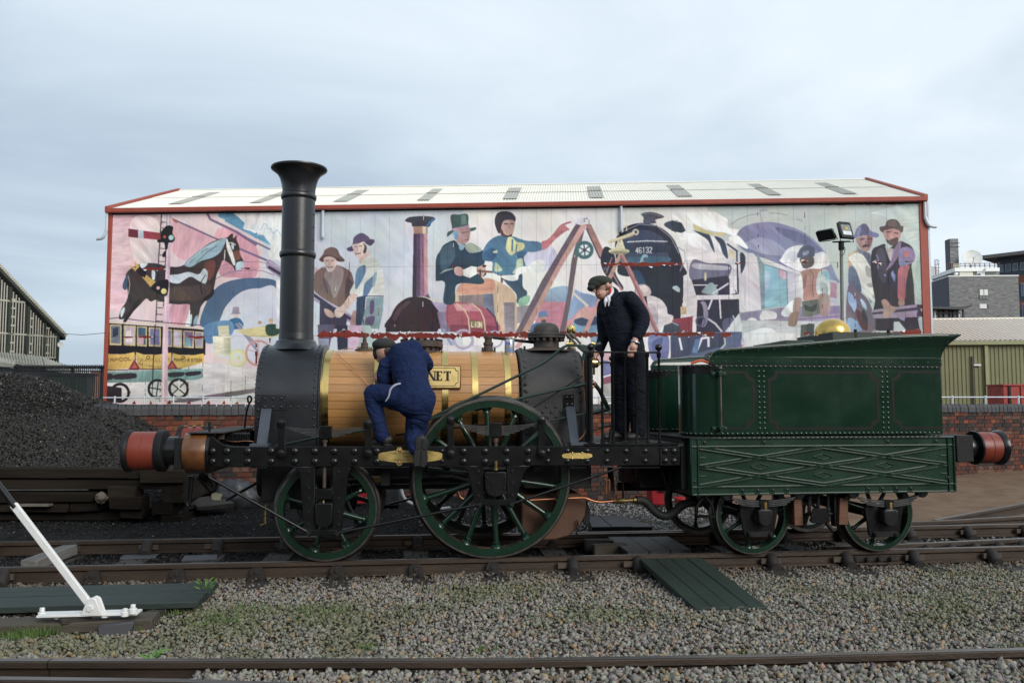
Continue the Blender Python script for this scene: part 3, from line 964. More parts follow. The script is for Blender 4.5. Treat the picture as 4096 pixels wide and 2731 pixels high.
4 #4a3a40 s 1500 1500 1560 1410 1640 1350 1660 1370 1580 1440 1530 1530
4 #a89cc2 p 1850 1360 1980 1370 2030 1450 2042 1600 1930 1600 1912 1440
4 #857aa0 p 1900 1450 2030 1450 2042 1600 1930 1600
4 #b25068 p 1980 1370 2294 1385 2300 1600 2040 1600 2030 1450
4 #d98f9f p 1985 1375 2294 1390 2294 1440 2010 1420
5 #33262e p 1440 -5 1935 -5 1900 60 1440 60
5 #857aa0 p 1930 -5 2050 -5 2050 60 1940 60
5 #a04860 p 2050 -5 2300 -5 2300 60 2050 60
5 #a8b4d0 o 2130 150 90 22
5 #8d9cc4 l24 1960 40 2050 220
5 #d8d8e2 p 1800 180 2300 180 2300 240 1800 240
7 #d9b89a s 45 1160 50 1050 90 980 160 935 330 922 420 950 520 1000 572 1050 596 1150 592 1410 430 1410 400 1280 330 1200 200 1155
7 #d8957f s 60 1040 100 975 200 940 380 935 402 980 390 1040 280 1060 120 1070
7 #8d7c80 p 75 1080 385 1062 402 1260 330 1200 200 1152 85 1142
7 #6d7a94 p 300 1070 385 1062 402 1260 330 1200 300 1185
7 #8d8494 p 482 1140 580 1140 580 1410 490 1410
7 #e8d8a8 l9 400 940 430 1000 436 1400
7 #b0506a s -20 1150 180 1155 330 1200 402 1280 428 1400 20 1402
7 #d98f9f p 30 1152 180 1157 260 1195 280 1220 60 1215
7 #8d3c54 p 0 1340 425 1350 428 1402 0 1402
7 #d8c7a8 l12 60 1150 130 1210 165 1280 176 1395
7 #d8c7a8 l12 200 1155 272 1210 306 1290 316 1395
7 #8a7858 p 178 1295 292 1308 296 1372 178 1366
7 #efe6c8 t46 190 1358 286 1364 LION
7 #4a4050 l14 330 1195 402 1270 430 1400
7 #b4a8ca o 120 1470 82 20
7 #b4a8ca o 400 1470 70 18
7 #3f5a5c s 5 365 80 355 160 356 168 468 228 468 226 492 150 510 60 492 -20 552 -20 512 18 484
7 #6a8a84 p 100 360 140 358 150 440 100 450
7 #b98fa5 p 15 482 168 446 170 468 20 502
7 #b88f90 s 30 505 110 480 178 475 176 560 160 600 110 622 60 595
7 #5a4248 l6 105 518 165 510
7 #8a5a5c l6 150 530 165 560
7 #6a3a40 l6 130 585 165 575
7 #6aa0ce s 35 510 72 508 66 570 42 572
7 #27415a s -40 660 30 592 80 640 132 620 230 650 290 702 302 800 300 910 -40 920
7 #a8b8a4 s 130 630 192 620 240 660 205 712 160 682
7 #8fb8d2 s 52 622 132 630 95 685
4 #27415a s 1888 1165 1890 980 1930 900 1962 850 2050 810 2092 850 2120 900 2310 900 2310 1042 2150 1052 2300 1142 2300 1200 2080 1202 2058 1365 1958 1365 1970 1190 1900 1172
4 #3d5a74 s 1930 920 1970 860 2040 830 2060 960 1990 1060 1940 1080
4 #9fb8a4 s 1920 1112 1980 1070 2052 1062 1970 1090
4 #a8b8a4 s 2150 860 2200 830 2290 880 2290 910 2190 920
7 #27415a p -40 900 40 900 40 1000 -40 1140
7 #c9a09c s 38 835 80 820 132 858 112 902 50 892
7 #e8eaee p 118 850 190 815 282 830 270 872 178 922 120 902
7 #c9a09c s 240 832 300 808 322 850 290 912 250 882
7 #7d4a44 l18 250 860 400 870 465 900 465 960
7 #5a3a3c l16 270 850 270 930
7 #cfd3ee s 700 600 900 640 960 740 850 860 700 850 660 760
7 #35303c s 400 412 420 350 470 326 545 335 586 380 582 420 560 412 490 410 462 490 440 525 415 482
7 #c49a92 s 458 472 488 408 576 412 572 490 556 540 520 556 470 542
7 #4d3d42 s 448 478 466 490 486 528 520 542 554 530 544 563 490 566 456 535
7 #3a2a30 l9 488 436 522 440
7 #3a2a30 l9 540 440 565 438
7 #8a625c l7 530 450 535 480
7 #4a7ca2 s 440 542 500 560 560 550 620 570 690 590 800 600 832 662 760 690 690 692 660 740 682 840 640 885 400 885 380 780 300 762 295 682 350 592
7 #35608a s 300 700 380 650 420 700 380 770 310 760
7 #35608a s 600 700 690 690 660 740 672 800 620 760
7 #d8d79a s 520 562 560 560 600 600 660 612 660 662 590 692 550 722 510 682 500 642
7 #4a7ca2 l16 560 580 556 680
7 #4a7ca2 l12 600 620 590 690
7 #c3d4b4 s 600 762 650 752 642 860 560 882 592 822
7 #c3d4b4 s 408 782 470 852 402 862
7 #c3d4b4 s 380 690 425 672 420 700
7 #c4707c s 820 602 870 580 930 520 985 452 1050 422 1088 416 1082 430 1032 450 1072 488 1042 502 1000 532 940 582 882 642 832 672
7 #a8606c s 930 540 990 500 1020 510 960 560
7 #38506e s 462 902 560 890 642 880 652 1000 692 1055 650 1155 600 1142 590 1062 490 952
7 #f0f1f4 s 455 908 520 895 580 890 600 840 680 818 692 868 622 892 602 942 520 945
7 #eceef2 s 690 830 780 760 850 780 830 860 720 870
7 #8cc0a6 s 618 1112 712 1078 702 1150 625 1180
7 #e8eaee l10 622 1180 605 1310
7 #9a94a4 p 600 1180 740 1160 770 1300 600 1330
7 #8fa8cc s 830 1135 870 1040 960 1000 1060 998 1200 1058 1315 1090 1315 1135
7 #d58a9e p 828 1132 1315 1140 1305 1410 730 1410
7 #c47890 p 1000 1140 1060 1140 1020 1410 980 1410
7 #7f9cc6 s 1060 1100 1200 1060 1320 1100 1320 1180 1180 1190 1060 1300
7 #6f9cc2 s 1110 1290 1180 1270 1340 1250 1350 1410 1140 1410
7 #33466a s 1115 1300 1200 1260 1330 1275 1340 1330 1230 1350 1140 1340
7 #dba8a4 s 1110 1290 1200 1180 1242 1168 1262 1292 1180 1275
7 #dccfc4 l22 1085 1040 1230 1168
7 #e4dcd0 s 1060 1180 1070 1090 1100 1000 1140 950 1120 1030 1090 1120
7 #5f84b8 s 798 1230 860 1218 872 1270 800 1276
7 #c98f84 s 805 1275 866 1270 852 1322 820 1322
7 #6a4440 s 822 1300 860 1296 850 1330 825 1328
7 #3f6aa2 s 730 1345 800 1320 882 1330 890 1410 700 1410
7 #6b5f68 p 1163 480 1208 480 1142 750 1092 1080 1030 1410 982 1410 1050 1080 1090 760
7 #6a5a68 p 1128 438 1172 450 982 770 702 1300 640 1410 588 1410 820 950
7 #c4948a p 1172 450 1216 440 1212 482 1012 800 872 1060 706 1410 640 1410 982 770
7 #a8776f p 1214 440 1262 440 1362 650 1432 800 1482 880 1552 1032 1528 1032 1400 782 1338 740 1228 490
7 #5a4650 l12 1222 480 1340 740 1410 800
7 #cfcfda p 1110 468 1132 400 1216 366 1246 400 1246 436 1130 442
7 #e8e8ee p 1180 400 1216 366 1246 400 1246 436 1190 436
7 #55555f c 1204 395 6
7 #55555f c 1225 390 6
7 #55555f c 1204 415 6
7 #3f6a6e o 1205 672 66 30
7 #e4e7ec c 1205 672 50
7 #3f5a6e l12 1160 650 1250 695
7 #3f5a6e l12 1200 622 1210 722
7 #3f5a6e l12 1165 705 1245 640
7 #4a3a50 c 1205 672 16
7 #22293e s 1478 645 1500 540 1570 470 1680 433 1800 440 1900 480 1992 560 2052 680 2085 800 2085 905 1560 905 1500 800
7 #10151f s 1480 640 1510 540 1590 465 1690 435 1690 460 1600 500 1540 580 1510 680
7 #394666 s 1520 620 1560 540 1640 498 1780 498 1900 560 1945 680 1935 795 1560 795
7 #3d6486 s 1545 740 1955 735 1945 800 1905 812 1760 800 1560 795
7 #2a3550 s 1560 620 1640 610 1940 620 1950 690 1560 690
7 #47485e s 1714 348 1790 332 1860 345 1916 370 1902 386 1840 402 1842 432 1738 432 1735 382
7 #6a6a7c l9 1720 350 1800 342 1900 372
7 #35405a s 1990 410 2060 410 2092 470 2112 532 2060 532 1930 462 1928 430
7 #d9dce6 l10 1590 600 1765 590 1945 596
7 #dfe2e8 t48 1662 700 1815 694 46132
7 #8ab4c4 s 1712 862 1690 860 1715 730 1760 710 1772 740 1735 745
7 #1e2436 p 1545 790 2092 800 2092 1060 2062 1300 1900 1300 1760 1200 1700 980 1620 900
7 #2a4a6a s 1600 880 1700 860 1760 1000 1720 1040
7 #23283c s 1350 762 1380 650 1440 660 1480 740 1482 880 1552 1002 1530 1012 1420 922 1370 852
7 #6a6a7a o 1390 840 12 8
7 #9a9aae l8 2030 640 2100 680 2110 760 2060 860
7 #7f8298 l10 1560 500 1700 440 1850 455 1980 560 2050 700
7 #c5c3d2 s 2100 560 2200 500 2294 520 2294 900 2150 880 2110 760
7 #d9d8e0 p 2090 900 2172 930 2202 1080 2212 1270 2160 1270 2090 1100
7 #b3cdd6 s 1990 1010 2030 990 2060 1020 2050 1050
7 #8c3548 p 1985 1292 2176 1264 2170 1410 2060 1412 1990 1400
7 #3c4258 s 1910 1390 1930 1330 1990 1312 2050 1340 2065 1400 2050 1412 1920 1412
7 #b5b5c4 l7 1930 1335 1990 1318 2045 1345
7 #c8b08a p 2065 1180 2120 1175 2120 1245 2065 1250
7 #c4aeb4 s 1648 1062 1680 990 1740 978 1790 1010 1802 1062 1770 1082 1700 1092
7 #e0cdd0 s 1690 1010 1740 990 1780 1020 1750 1050
7 #c99c9c s 1648 1055 1692 1080 1732 1152 1690 1135
7 #d2c5ce s 1768 1080 1880 1108 1940 1180 1952 1240 2002 1262 1982 1322 1910 1352 1850 1420 1740 1420 1740 1300 1770 1180
7 #b8a4b4 s 1780 1150 1850 1200 1860 1320 1800 1400 1760 1300
7 #b5797c p 1518 682 1546 690 1652 900 1950 1575 1908 1575 1620 930 1530 740
7 #8a5560 l12 1530 720 1640 940 1900 1520
7 #c49088 p 1520 690 1532 740 1440 950 1300 1250 1230 1420 1186 1420 1300 1160 1440 860
7 #a87a78 l14 1452 870 1500 960 1545 1030
7 #9a6a70 l12 1450 740 1400 880
7 #cbc19c e 1515 682 95 26
7 #8f8870 e 1515 696 80 16
7 #e2dabc p 1475 662 1510 570 1540 570 1570 662
7 #dccfac l26 1425 600 1500 575 1650 520
7 #dccfac o 1663 512 22 14
7 #dccfac l11 1510 540 1508 475 1582 455 1582 500
7 #b8a888 l8 1440 606 1640 545
A #dedbe2 s -30 420 70 440 110 520 250 540 362 550 442 590 562 650 572 1260 190 1270 180 1090 130 900 90 680
A #e3e2ea s 100 520 350 560 460 640 470 700 300 680 120 620
A #2a3248 p -30 405 60 430 95 500 60 520 -30 500
A #34405c s 160 490 200 505 300 530 340 620 355 695 320 640 290 580 200 520
A #6a6c8e s 158 762 300 790 492 802 482 900 352 985 140 935
A #b5b6cc s 165 790 300 800 480 820 470 850 300 850 170 835
A #2d3048 p 148 940 470 900 562 1070 190 1078
A #e8e6ec l9 160 985 300 985 380 990
A #8fb0b8 s 240 1040 330 960 390 1065 280 1065
A #d8cfa8 e 272 908 12 42
A #d9dae4 l16 340 1060 480 970
A #d9dae4 p 488 930 510 930 545 1060 490 1070
A #dcdce6 p 195 1075 570 1072 570 1112 200 1116
A #2b3046 p 200 1118 572 1112 585 1420 190 1420
A #e0e0ea l16 300 1200 330 1120
A #cfd0dc l18 300 1290 360 1330 420 1400
A #e0e0ea l14 400 1120 410 1280
A #8f8cac e 250 1245 48 118
A #25283c e 225 1245 30 100
A #55587a o 230 1310 40 14
A #5d6488 s 430 1300 520 1280 560 1340 540 1410 440 1400
A #c8cad8 l12 520 1260 560 1340
A #33405c s 352 550 442 592 475 745 430 705 400 620
A #d9c8aa p 482 662 540 690 540 742 484 742
A #26304a l14 470 620 555 680 566 1060
A #cdbc84 s 165 442 210 460 320 512 442 520 432 545 300 532 180 492
A #f0f1f3 s -30 360 60 340 330 330 420 370 470 400 480 470 590 495 560 560 460 520 330 500 210 450 160 430 60 430
A #7b80aa s 575 640 545 562 590 482 680 440 800 422 920 430 1082 480 1220 560 1322 662 1392 782 1442 900 1455 965 1120 872 715 725
A #9a98bc s 620 620 760 560 900 600 1000 700 900 720 740 690
A #656c98 s 900 470 1100 510 1240 600 1330 700 1200 640 1000 560
A #e2e4ec s 952 742 1010 662 1100 630 1180 642 1250 702 1332 690 1392 792 1322 832 1150 872 950 782
A #c9cbdc s 1000 720 1060 680 1120 720 1060 780
A #f0f1f3 s 480 570 560 540 650 640 640 660 560 620
A #8f9cac l8 500 445 560 400 660 362 765 345 765 320 830 315
A #8f9cac l8 765 345 776 420
A #8f9cac l8 848 342 930 345 1005 362
A #8f9cac l8 1090 395 1140 416
A #d9d9e0 p 712 725 800 745 1122 872 1132 895 790 802 760 860
A #d4d0dc p 560 688 702 700 752 760 772 862 800 1200 580 1232
A #bfb8cc l8 625 870 628 1170
A #2f3a4a s 585 700 625 720 630 800 600 875 588 860
A #7f98aa p 728 702 760 745 800 802 802 1200 772 1203 752 850
A #c4c4d6 p 1005 858 1452 950 1452 1165 1005 1182
A #86b9cf p 800 802 1002 862 1012 1172 802 1196
A #c9a4b4 s 920 850 1000 870 1002 920 960 930
A #a9c0dc s 810 860 850 900 840 1000 810 1020
A #5f8294 l8 800 800 1000 860 1012 1172
A #b9849e p 1388 955 1452 970 1448 1105 1388 1092
A #d4d8e1 p 575 1235 1520 1170 1520 1600 300 1600
A #8a80a8 p 575 1235 1010 1180 1480 1170 1480 1240 900 1290 600 1330
A #e8eaf0 s 640 1310 680 1275 730 1290 720 1320 660 1325
A #dfe3ee s 760 1290 780 1220 840 1212 910 1240 900 1290 820 1310
A #dbe4f0 s 950 1240 990 1180 1060 1120 1100 1180 1060 1250 990 1270
A #9c8eb4 p 600 1322 1000 1276 1500 1234 1522 1290 1000 1332 620 1368
A #6f6390 l7 610 1345 1000 1302 1500 1262
B #d3d9e4 p 600 70 1560 80 1560 300 600 330
B #59648c p -40 178 600 170 600 420 -40 420
B #e4e9f2 s 620 200 760 140 880 150 900 230 740 300 600 290
B #3a4260 p -40 180 60 175 440 190 440 300 -40 420
B #e8eaf0 l18 40 230 60 330
B #e8eaf0 l20 200 330 240 230 300 220 300 300
B #5a78a8 p 180 240 230 230 200 360 150 360
B #b9c8d8 l14 440 200 450 280 400 340
B #b9848a l7 520 330 640 280
B #e5e9ee p 620 180 1100 180 1100 260 620 300
A #4d5470 s 1094 722 1130 650 1180 630 1246 650 1252 702 1242 732 1180 742 1110 742
A #8d96b4 s 1150 690 1200 680 1190 710 1150 720
A #5a4f58 s 1118 750 1180 735 1240 735 1242 802 1190 836 1150 832 1130 792
A #c9b8b4 s 1130 762 1162 760 1152 802
A #b8897e s 1118 882 1190 842 1290 842 1332 862 1292 1102 1160 1132 1140 1000
A #7a5a58 l7 1215 850 1240 900 1230 1000 1240 1090
A #8a6a66 s 1150 920 1180 900 1170 1000 1150 1010
A #d5dbdd s 1120 882 1080 1090 1065 1110 1142 1112 1142 950
A #d0d8db s 1288 872 1362 850 1388 960 1382 1082 1288 1072 1264 1000
A #86bcce s 1310 862 1372 870 1384 962 1350 920
A #a8b4bc s 1300 960 1360 980 1370 1060 1310 1050
A #b0938c s 1070 1110 1136 1112 1102 1232 1058 1242
A #a08a84 s 1290 1076 1382 1078 1382 1245 1300 1245
A #8d7268 s 1014 1332 1035 1240 1102 1222 1106 1272 1080 1352 1030 1354
A #66706c p 1140 1132 1282 1110 1298 1240 1200 1272 1136 1262
A #3d4644 s 1160 1160 1220 1180 1270 1150 1250 1220 1170 1210
A #565f5e p 1128 1342 1250 1330 1242 1575 1118 1575
A #3d4646 s 1180 1350 1240 1350 1230 1500 1190 1560
D #d2a8b2 p 1100 240 1230 240 1230 320 1100 320
D #6d74ac p 1125 310 1240 330 1240 440 1130 470
D #8a4a62 p 1130 470 1240 440 1240 560 1160 560
D #a5a3a6 p 1150 530 1240 510 1240 690 1150 690
D #dfe3ea l14 1130 470 1230 440
D #6a73ac s 1560 90 1720 80 1740 230 1700 330 1580 300
D #4f5a94 s 1590 150 1680 110 1660 200 1600 230
D #7ba3c4 s 1040 60 1160 60 1120 150 1050 170
D #d5a0a8 p 350 200 420 110 470 110 390 210
C #b9cbcc s 250 0 840 -60 860 600 860 1300 650 1300 760 900 740 500 620 300 420 60
C #a9c0c2 s 760 560 830 520 850 800 800 860 740 800
C #cdd8d8 s 600 60 800 40 780 300 640 300
C #6f78aa s 42 302 70 200 110 150 150 137 200 150 240 210 320 240 328 270 290 286 200 262 100 272
C #5a5f82 s 130 138 195 142 205 250 160 258 110 262
C #8088b8 s 80 210 110 165 130 180 110 250 80 262
C #b08484 s 70 312 110 275 252 265 257 330 222 420 180 446 120 412
C #7d5862 s 200 270 252 280 242 360 210 402 190 330
C #4a3840 l14 120 308 165 300
C #4a3840 l14 205 306 245 298
C #8a5a5c l10 180 320 178 352
C #4a3840 s 140 382 180 362 212 372 200 388 150 398
C #c09a82 s 20 470 90 410 110 440 40 500 -10 690 -20 480
C #7c88a2 s 80 400 120 422 182 452 242 482 292 650 330 842 230 1032 180 700
C #55607c s 150 460 220 480 270 650 250 900 210 700
C #d8d8d6 s -10 502 60 460 140 480 200 560 272 702 302 802 400 960 402 1012 290 1032 210 962 130 872 60 642 -10 540
C #a8a5a8 s 182 602 270 682 262 742 190 722
C #a8a5a8 s 190 812 290 800 300 842 222 852
C #b4b2b2 s 250 960 330 900 380 960 330 990
C #c9c9c8 s 100 720 150 760 170 880 130 850
C #c09a82 s -10 692 60 640 100 800 -10 742
C #5d6a8a s -10 622 60 642 130 852 100 932 -10 832
C #33303c s 250 442 330 380 400 360 430 420 560 330 640 350 702 390 737 480 702 600 727 820 742 1060 785 1200 560 1240 270 1210 285 1000 240 700
C #4a4252 s 300 460 380 420 420 620 400 800 320 700
C #b8aab0 s 400 372 430 402 500 422 482 542 462 560 420 452
C #8a7098 s 500 422 560 330 585 342 560 480 480 602 410 665 440 600 470 542
C #8a76aa s 570 422 650 390 722 430 742 500 712 572 580 612 555 540
C #7a82b8 s 570 560 640 540 700 560 660 590 580 615
C #c4685c s 620 452 660 440 668 492 630 512
C #b6626e s 558 632 677 600 662 682 637 820 627 987 550 982 545 800
C #a88478 s 555 1002 612 985 622 1052 560 1062
C #7a86c4 s 468 700 490 660 500 690 518 720 510 790 490 760
C #7a86c4 c 400 712 13
C #9a94c4 l8 300 480 322 520 320 640
C #54484c s 340 165 400 150 420 100 470 78 530 85 570 130 582 155 606 155 602 215 560 236 500 190 430 195 385 232 345 206
C #6d5f5e s 430 110 480 88 520 100 540 150 480 160 430 150
C #c08a8a s 380 215 430 195 500 185 572 215 572 280 542 340 480 372 430 342 398 292
C #5d4448 s 412 310 450 318 480 300 545 285 538 350 482 378 430 350
C #4a3038 l11 420 222 460 222
C #4a3038 l11 505 232 550 240
C #e0a09c s 455 240 480 230 490 290 462 292
C #6a5f72 s -20 830 110 900 230 1042 282 1340 -20 1340
C #8fb0da s -20 900 70 1000 60 1132 20 1080 -20 1010
C #86a8d6 s -20 1202 90 1242 132 1345 -20 1345
C #5a3842 s 60 1102 180 1182 202 1335 120 1302
C #a8c4e4 s 120 980 180 1040 190 1110 140 1060
C #3a3444 s 150 1100 200 1200 190 1280 140 1180
C #2f2a34 p 290 1210 500 1200 496 1345 290 1345
C #302a34 p 545 1200 770 1190 798 1345 645 1345 560 1240
C #8d84a8 p 550 1200 632 1195 620 1240 580 1220
C #9c88a6 p 245 1110 760 1045 830 1052 840 1080 800 1102 835 1152 830 1187 480 1202 265 1207
C #3d3548 p 250 1140 770 1078 795 1110 260 1162
C #3a3040 p 758 1050 830 1050 842 1080 800 1102 836 1152 830 1187 758 1182 772 1112
C #a8867e s 358 1012 410 990 470 1060 542 1080 490 1142 430 1202 380 1182 380 1082
C #b58a84 s 362 1000 408 990 460 1050 420 1070 380 1060
"""
ZN = {'N': (0, 0, 1), '1': (0, 600, 2.24), '2': (0, 1300, 2.24), '4': (900, 600, 2.24), '5': (900, 1300, 2.24), '7': (1800, 700, 2.24), 'A': (2700, 700, 2.24), 'B': (2700, 1250, 2.24), 'D': (1900, 1300, 2.24), 'C': (3400, 850, 2.85)}
TW = 3072
MPP = (BXR - BXL) / TW
TH = int((BZT - BZB) / MPP)
IMG = np.ones((TH, TW, 3), np.float32) * .85
def to_img(P):
    out = []
    for x, y in P:
        a, z = BF.xz(x, y, 0)
        out.append(((a - BXL) / MPP, (BZT - z) / MPP))
    return out
frng = random.Random(3)
_a, _b = np.meshgrid(np.arange(TW) * MPP, np.arange(TH) * MPP)
STREAK = [.55 * vnoise(_a * u + _b * v, _b * p + _a * r, 1., s) + .45 * vnoise(_a * 2.2 * u + _b * v * 2, _b * 2.2 * p - _a * r, 1.7, s + 3) for u, v, p, r, s in ((2.6, .5, .6, .2, 51), (.7, .4, 2.4, -.5, 52), (1.8, -1.6, .7, .7, 53))]
def fill(P, c, shade=0.):
    P = np.array(P, float)
    x0, x1 = int(max(0, P[:, 0].min())), int(min(TW - 1, P[:, 0].max() + 1))
    y0, y1 = int(max(0, P[:, 1].min())), int(min(TH - 1, P[:, 1].max() + 1))
    if x1 <= x0 or y1 <= y0:
        return
    ys = np.arange(y0, y1 + 1) + .5
    xs = np.arange(x0, x1 + 1) + .5
    m = np.zeros((len(ys), len(xs)), bool)
    n = len(P)
    for i in range(n):
        ax, ay = P[i]; bx, by = P[(i + 1) % n]
        if ay == by:
            continue
        r = (ys >= min(ay, by)) & (ys < max(ay, by))
        if r.any():
            xc = ax + (ys[r] - ay) * (bx - ax) / (by - ay)
            m[r] ^= xs[None] < xc[:, None]
    if shade:                                    # brush strokes and a soft gradient inside each painted shape
        st = STREAK[frng.randrange(3)][y0:y1 + 1, x0:x1 + 1]
        gx, gz = frng.uniform(-1, 1), frng.uniform(-1, 1)
        g = gx * (np.linspace(-.5, .5, len(xs))[None]) + gz * (np.linspace(-.5, .5, len(ys))[:, None])
        k = 1 + shade * (st - .5) + shade * .55 * g
        IMG[y0:y1 + 1, x0:x1 + 1][m] = (np.array(c)[None, None] * k[..., None] + (k[..., None] - 1) * .06)[m]
    else:
        IMG[y0:y1 + 1, x0:x1 + 1][m] = c
def hexc(h): return [int(h[i:i + 2], 16) / 255 for i in (1, 3, 5)]
def stroke(P, wd, c):
    for a, b in zip(P[:-1], P[1:]):
        dx, dy = b[0] - a[0], b[1] - a[1]
        l = hypot(dx, dy) or 1
        ox, oy, ex, ey = -dy / l * wd / 2, dx / l * wd / 2, dx / l * wd * .3, dy / l * wd * .3
        fill([(a[0] - ex + ox, a[1] - ey + oy), (b[0] + ex + ox, b[1] + ey + oy), (b[0] + ex - ox, b[1] + ey - oy), (a[0] - ex - ox, a[1] - ey - oy)], c)
GL = {'A': '0023 4 40 20', }
GLYPH = {  # letters as strokes on a 4 x 6 grid, y up
 'A': ['00 26 40', '13 33'], 'C': ['45 36 16 05 01 10 30 41'], 'E': ['46 06 00 40', '03 33'], 'H': ['00 06', '40 46', '03 43'], 'I': ['20 26'], 'L': ['06 00 40'],
 'M': ['00 06 23 46 40'], 'N': ['00 06 40 46'], 'O': ['10 01 05 16 36 45 41 30 10'], 'P': ['00 06 36 45 44 33 03'], 'R': ['00 06 36 45 44 33 03', '23 40'],
 'S': ['45 36 16 05 04 13 33 42 41 30 10 01'], 'T': ['06 46', '26 20'], 'V': ['06 20 46'], 'W': ['06 10 24 30 46'], 'Y': ['06 23 46', '23 20'],
 '1': ['15 26 20'], '2': ['05 16 36 45 44 00 40'], '3': ['05 16 36 45 44 33 13', '33 42 41 30 10 01'], '4': ['30 36 02 42'], '6': ['45 36 16 05 01 10 30 41 42 33 13 02']}
def letters(txt, x0, y0, x1, y1, h):
    """Stroke text from (x0,y0) to (x1,y1) along its baseline; returns polylines."""
    n = len(txt)
    cw = hypot(x1 - x0, y1 - y0) / n
    ux, uy = (x1 - x0) / (cw * n), (y1 - y0) / (cw * n)
    out = []
    for i, ch in enumerate(txt):
        for st in GLYPH[ch]:
            pts = []
            for q in st.split():
                gx, gy = (int(q[0]) / 4 * .72 + .1) * cw + i * cw, int(q[1]) / 6 * h
                pts.append((x0 + ux * gx + uy * gy, y0 + uy * gx - ux * gy))
            out.append(pts)
    return out
PXM = 3450 / 60. * MPP                       # photo pixels per picture cell, about
for ln in MURAL.strip().split('\n'):
    q = ln.split()
    ox, oy, sc = ZN[q[0]]
    c, kd = hexc(q[1]), q[2]
    if kd[0] == 't':
        v = [float(t) for t in q[3:7]]
        for pl in letters(q[7], *v, float(kd[1:])):
            stroke(to_img([(ox + x / sc, oy + y / sc) for x, y in pl]), float(kd[1:]) * .16 / sc / PXM, c)
        continue
    v = [float(t) for t in q[3:]]
    if kd in 'co':
        n, r = 28, v[2]
        pts = [(v[0] + r * cos(2 * pi * i / n), v[1] + r * sin(2 * pi * i / n)) for i in range(n + (kd == 'o'))]
    elif kd == 'e':
        pts = [(v[0] + v[2] * cos(2 * pi * i / 28), v[1] + v[3] * sin(2 * pi * i / 28)) for i in range(28)]
    else:
        pts = list(zip(v[::2], v[1::2]))
        if kd == 's':
            pts = [(p.x, p.y) for p in spline([(x, y, 0) for x, y in pts], 5, True)]
    P = to_img([(ox + x / sc, oy + y / sc) for x, y in pts])
    if kd[0] == 'l':
        stroke(P, float(kd[1:]) / sc / PXM, c)
    elif kd == 'o':
        stroke(P, v[3] / sc / PXM, c)
    else:
        fill(P, c, .24 if q[0] != 'N' else .07)
# hand-painted unevenness: washes, brush grain, fading
gx, gy = np.meshgrid(np.arange(TW) * MPP, np.arange(TH) * MPP)
wash = .55 * vnoise(gx, gy, .35, 21) + .3 * vnoise(gx, gy, 1.3, 22) + .15 * vnoise(gx * 3, gy, 3.0, 23)
IMG *= (1 + .17 * (wash - .5))[..., None]
w2 = vnoise(gx, gy, .8, 24) * .6 + vnoise(gx, gy, 2.6, 25) * .4
IMG += (np.stack([w2, vnoise(gx, gy, .7, 26), 1 - w2], -1) - .5) * .05
lum = IMG.mean(-1, keepdims=True)
IMG[:] = (IMG * .80 + lum * .20) * np.array([1.025, 1.005, .98])
B_ = IMG.copy()
for d in (1, 2):
    B_[:, d:] += IMG[:, :-d] * .5; B_[d:] += IMG[:-d] * .5; B_[:, :-d] += IMG[:, d:] * .5; B_[:-d] += IMG[d:] * .5
B_[:2] = B_[-2:] = 5 * .8; B_[:, :2] = B_[:, -2:] = 5 * .8
IMG[:] = .035 + .95 * B_ / 5
# paint skin torn along the sheet joints, red undercoat showing, pale curled edges
rr = random.Random(5)
RED = (.47, .18, .135)
def zrow(px, py): return (BZT - BF.xz(px, py, 0)[1]) / MPP
J2, J1 = zrow(2048, 1062), zrow(2048, 1339)
TEARS = []
def tear(xa, xb, row, up, dn, dens=1.):
    """Jagged strip between photo columns xa..xb about a joint row; up/dn are depths in photo pixels."""
    a, b = to_img([(xa, 1200), (xb, 1200)])
    x, top, bot = a[0], [], []
    while x < b[0]:
        e = 1.45 * min(1, (x - a[0]) / 8 + .15, (b[0] - x) / 8 + .15)
        top.append((x, row - up / PXM * e * rr.uniform(.25, 1.1)))
        bot.append((x, row + dn / PXM * e * rr.uniform(.25, 1.1)))
        x += rr.choice((3, 5, 9, 14)) * rr.uniform(.7, 1.2)
    fill(top + bot[::-1], [v * rr.uniform(.9, 1.1) for v in RED])
    for p in bot + top:
        if rr.random() < .15 * dens:
            s = rr.uniform(2, 5)
            fill([p, (p[0] + s * 1.6, p[1] + rr.uniform(-2, 2)), (p[0] + s, p[1] + s * rr.choice((-1, 1)))], [.8, .8, .8])
            TEARS.append(p)
for xa, xb, up, dn in ((1185, 1240, 6, 6), (1270, 1480, 16, 8), (1480, 1840, 9, 14), (1840, 2110, 11, 10), (2070, 2420, 12, 12), (2420, 2700, 6, 8), (2690, 2860, 7, 9), (2880, 2925, 6, 12), (3210, 3250, 7, 8), (3480, 3600, 4, 10), (3590, 3690, 10, 18), (420, 446, 6, 10), (495, 545, 3, 6), (560, 610, 4, 6), (755, 825, 3, 7)):
    tear(xa, xb, J1, up, dn)
for xa, xb, up, dn in ((568, 655, 5, 4), (960, 1000, 2, 4), (1290, 1310, 3, 2), (1800, 1820, 4, 2), (1925, 1950, 4, 5), (2410, 2735, 6, 5), (2540, 2640, 7, 7), (2940, 2980, 3, 4), (3210, 3235, 8, 3), (3492, 3530, 2, 10), (3620, 3650, 3, 3)):
    tear(xa, xb, J2, up, dn)
tear(3285, 3640, zrow(2048, 830) + 6, 2, 3, 0)
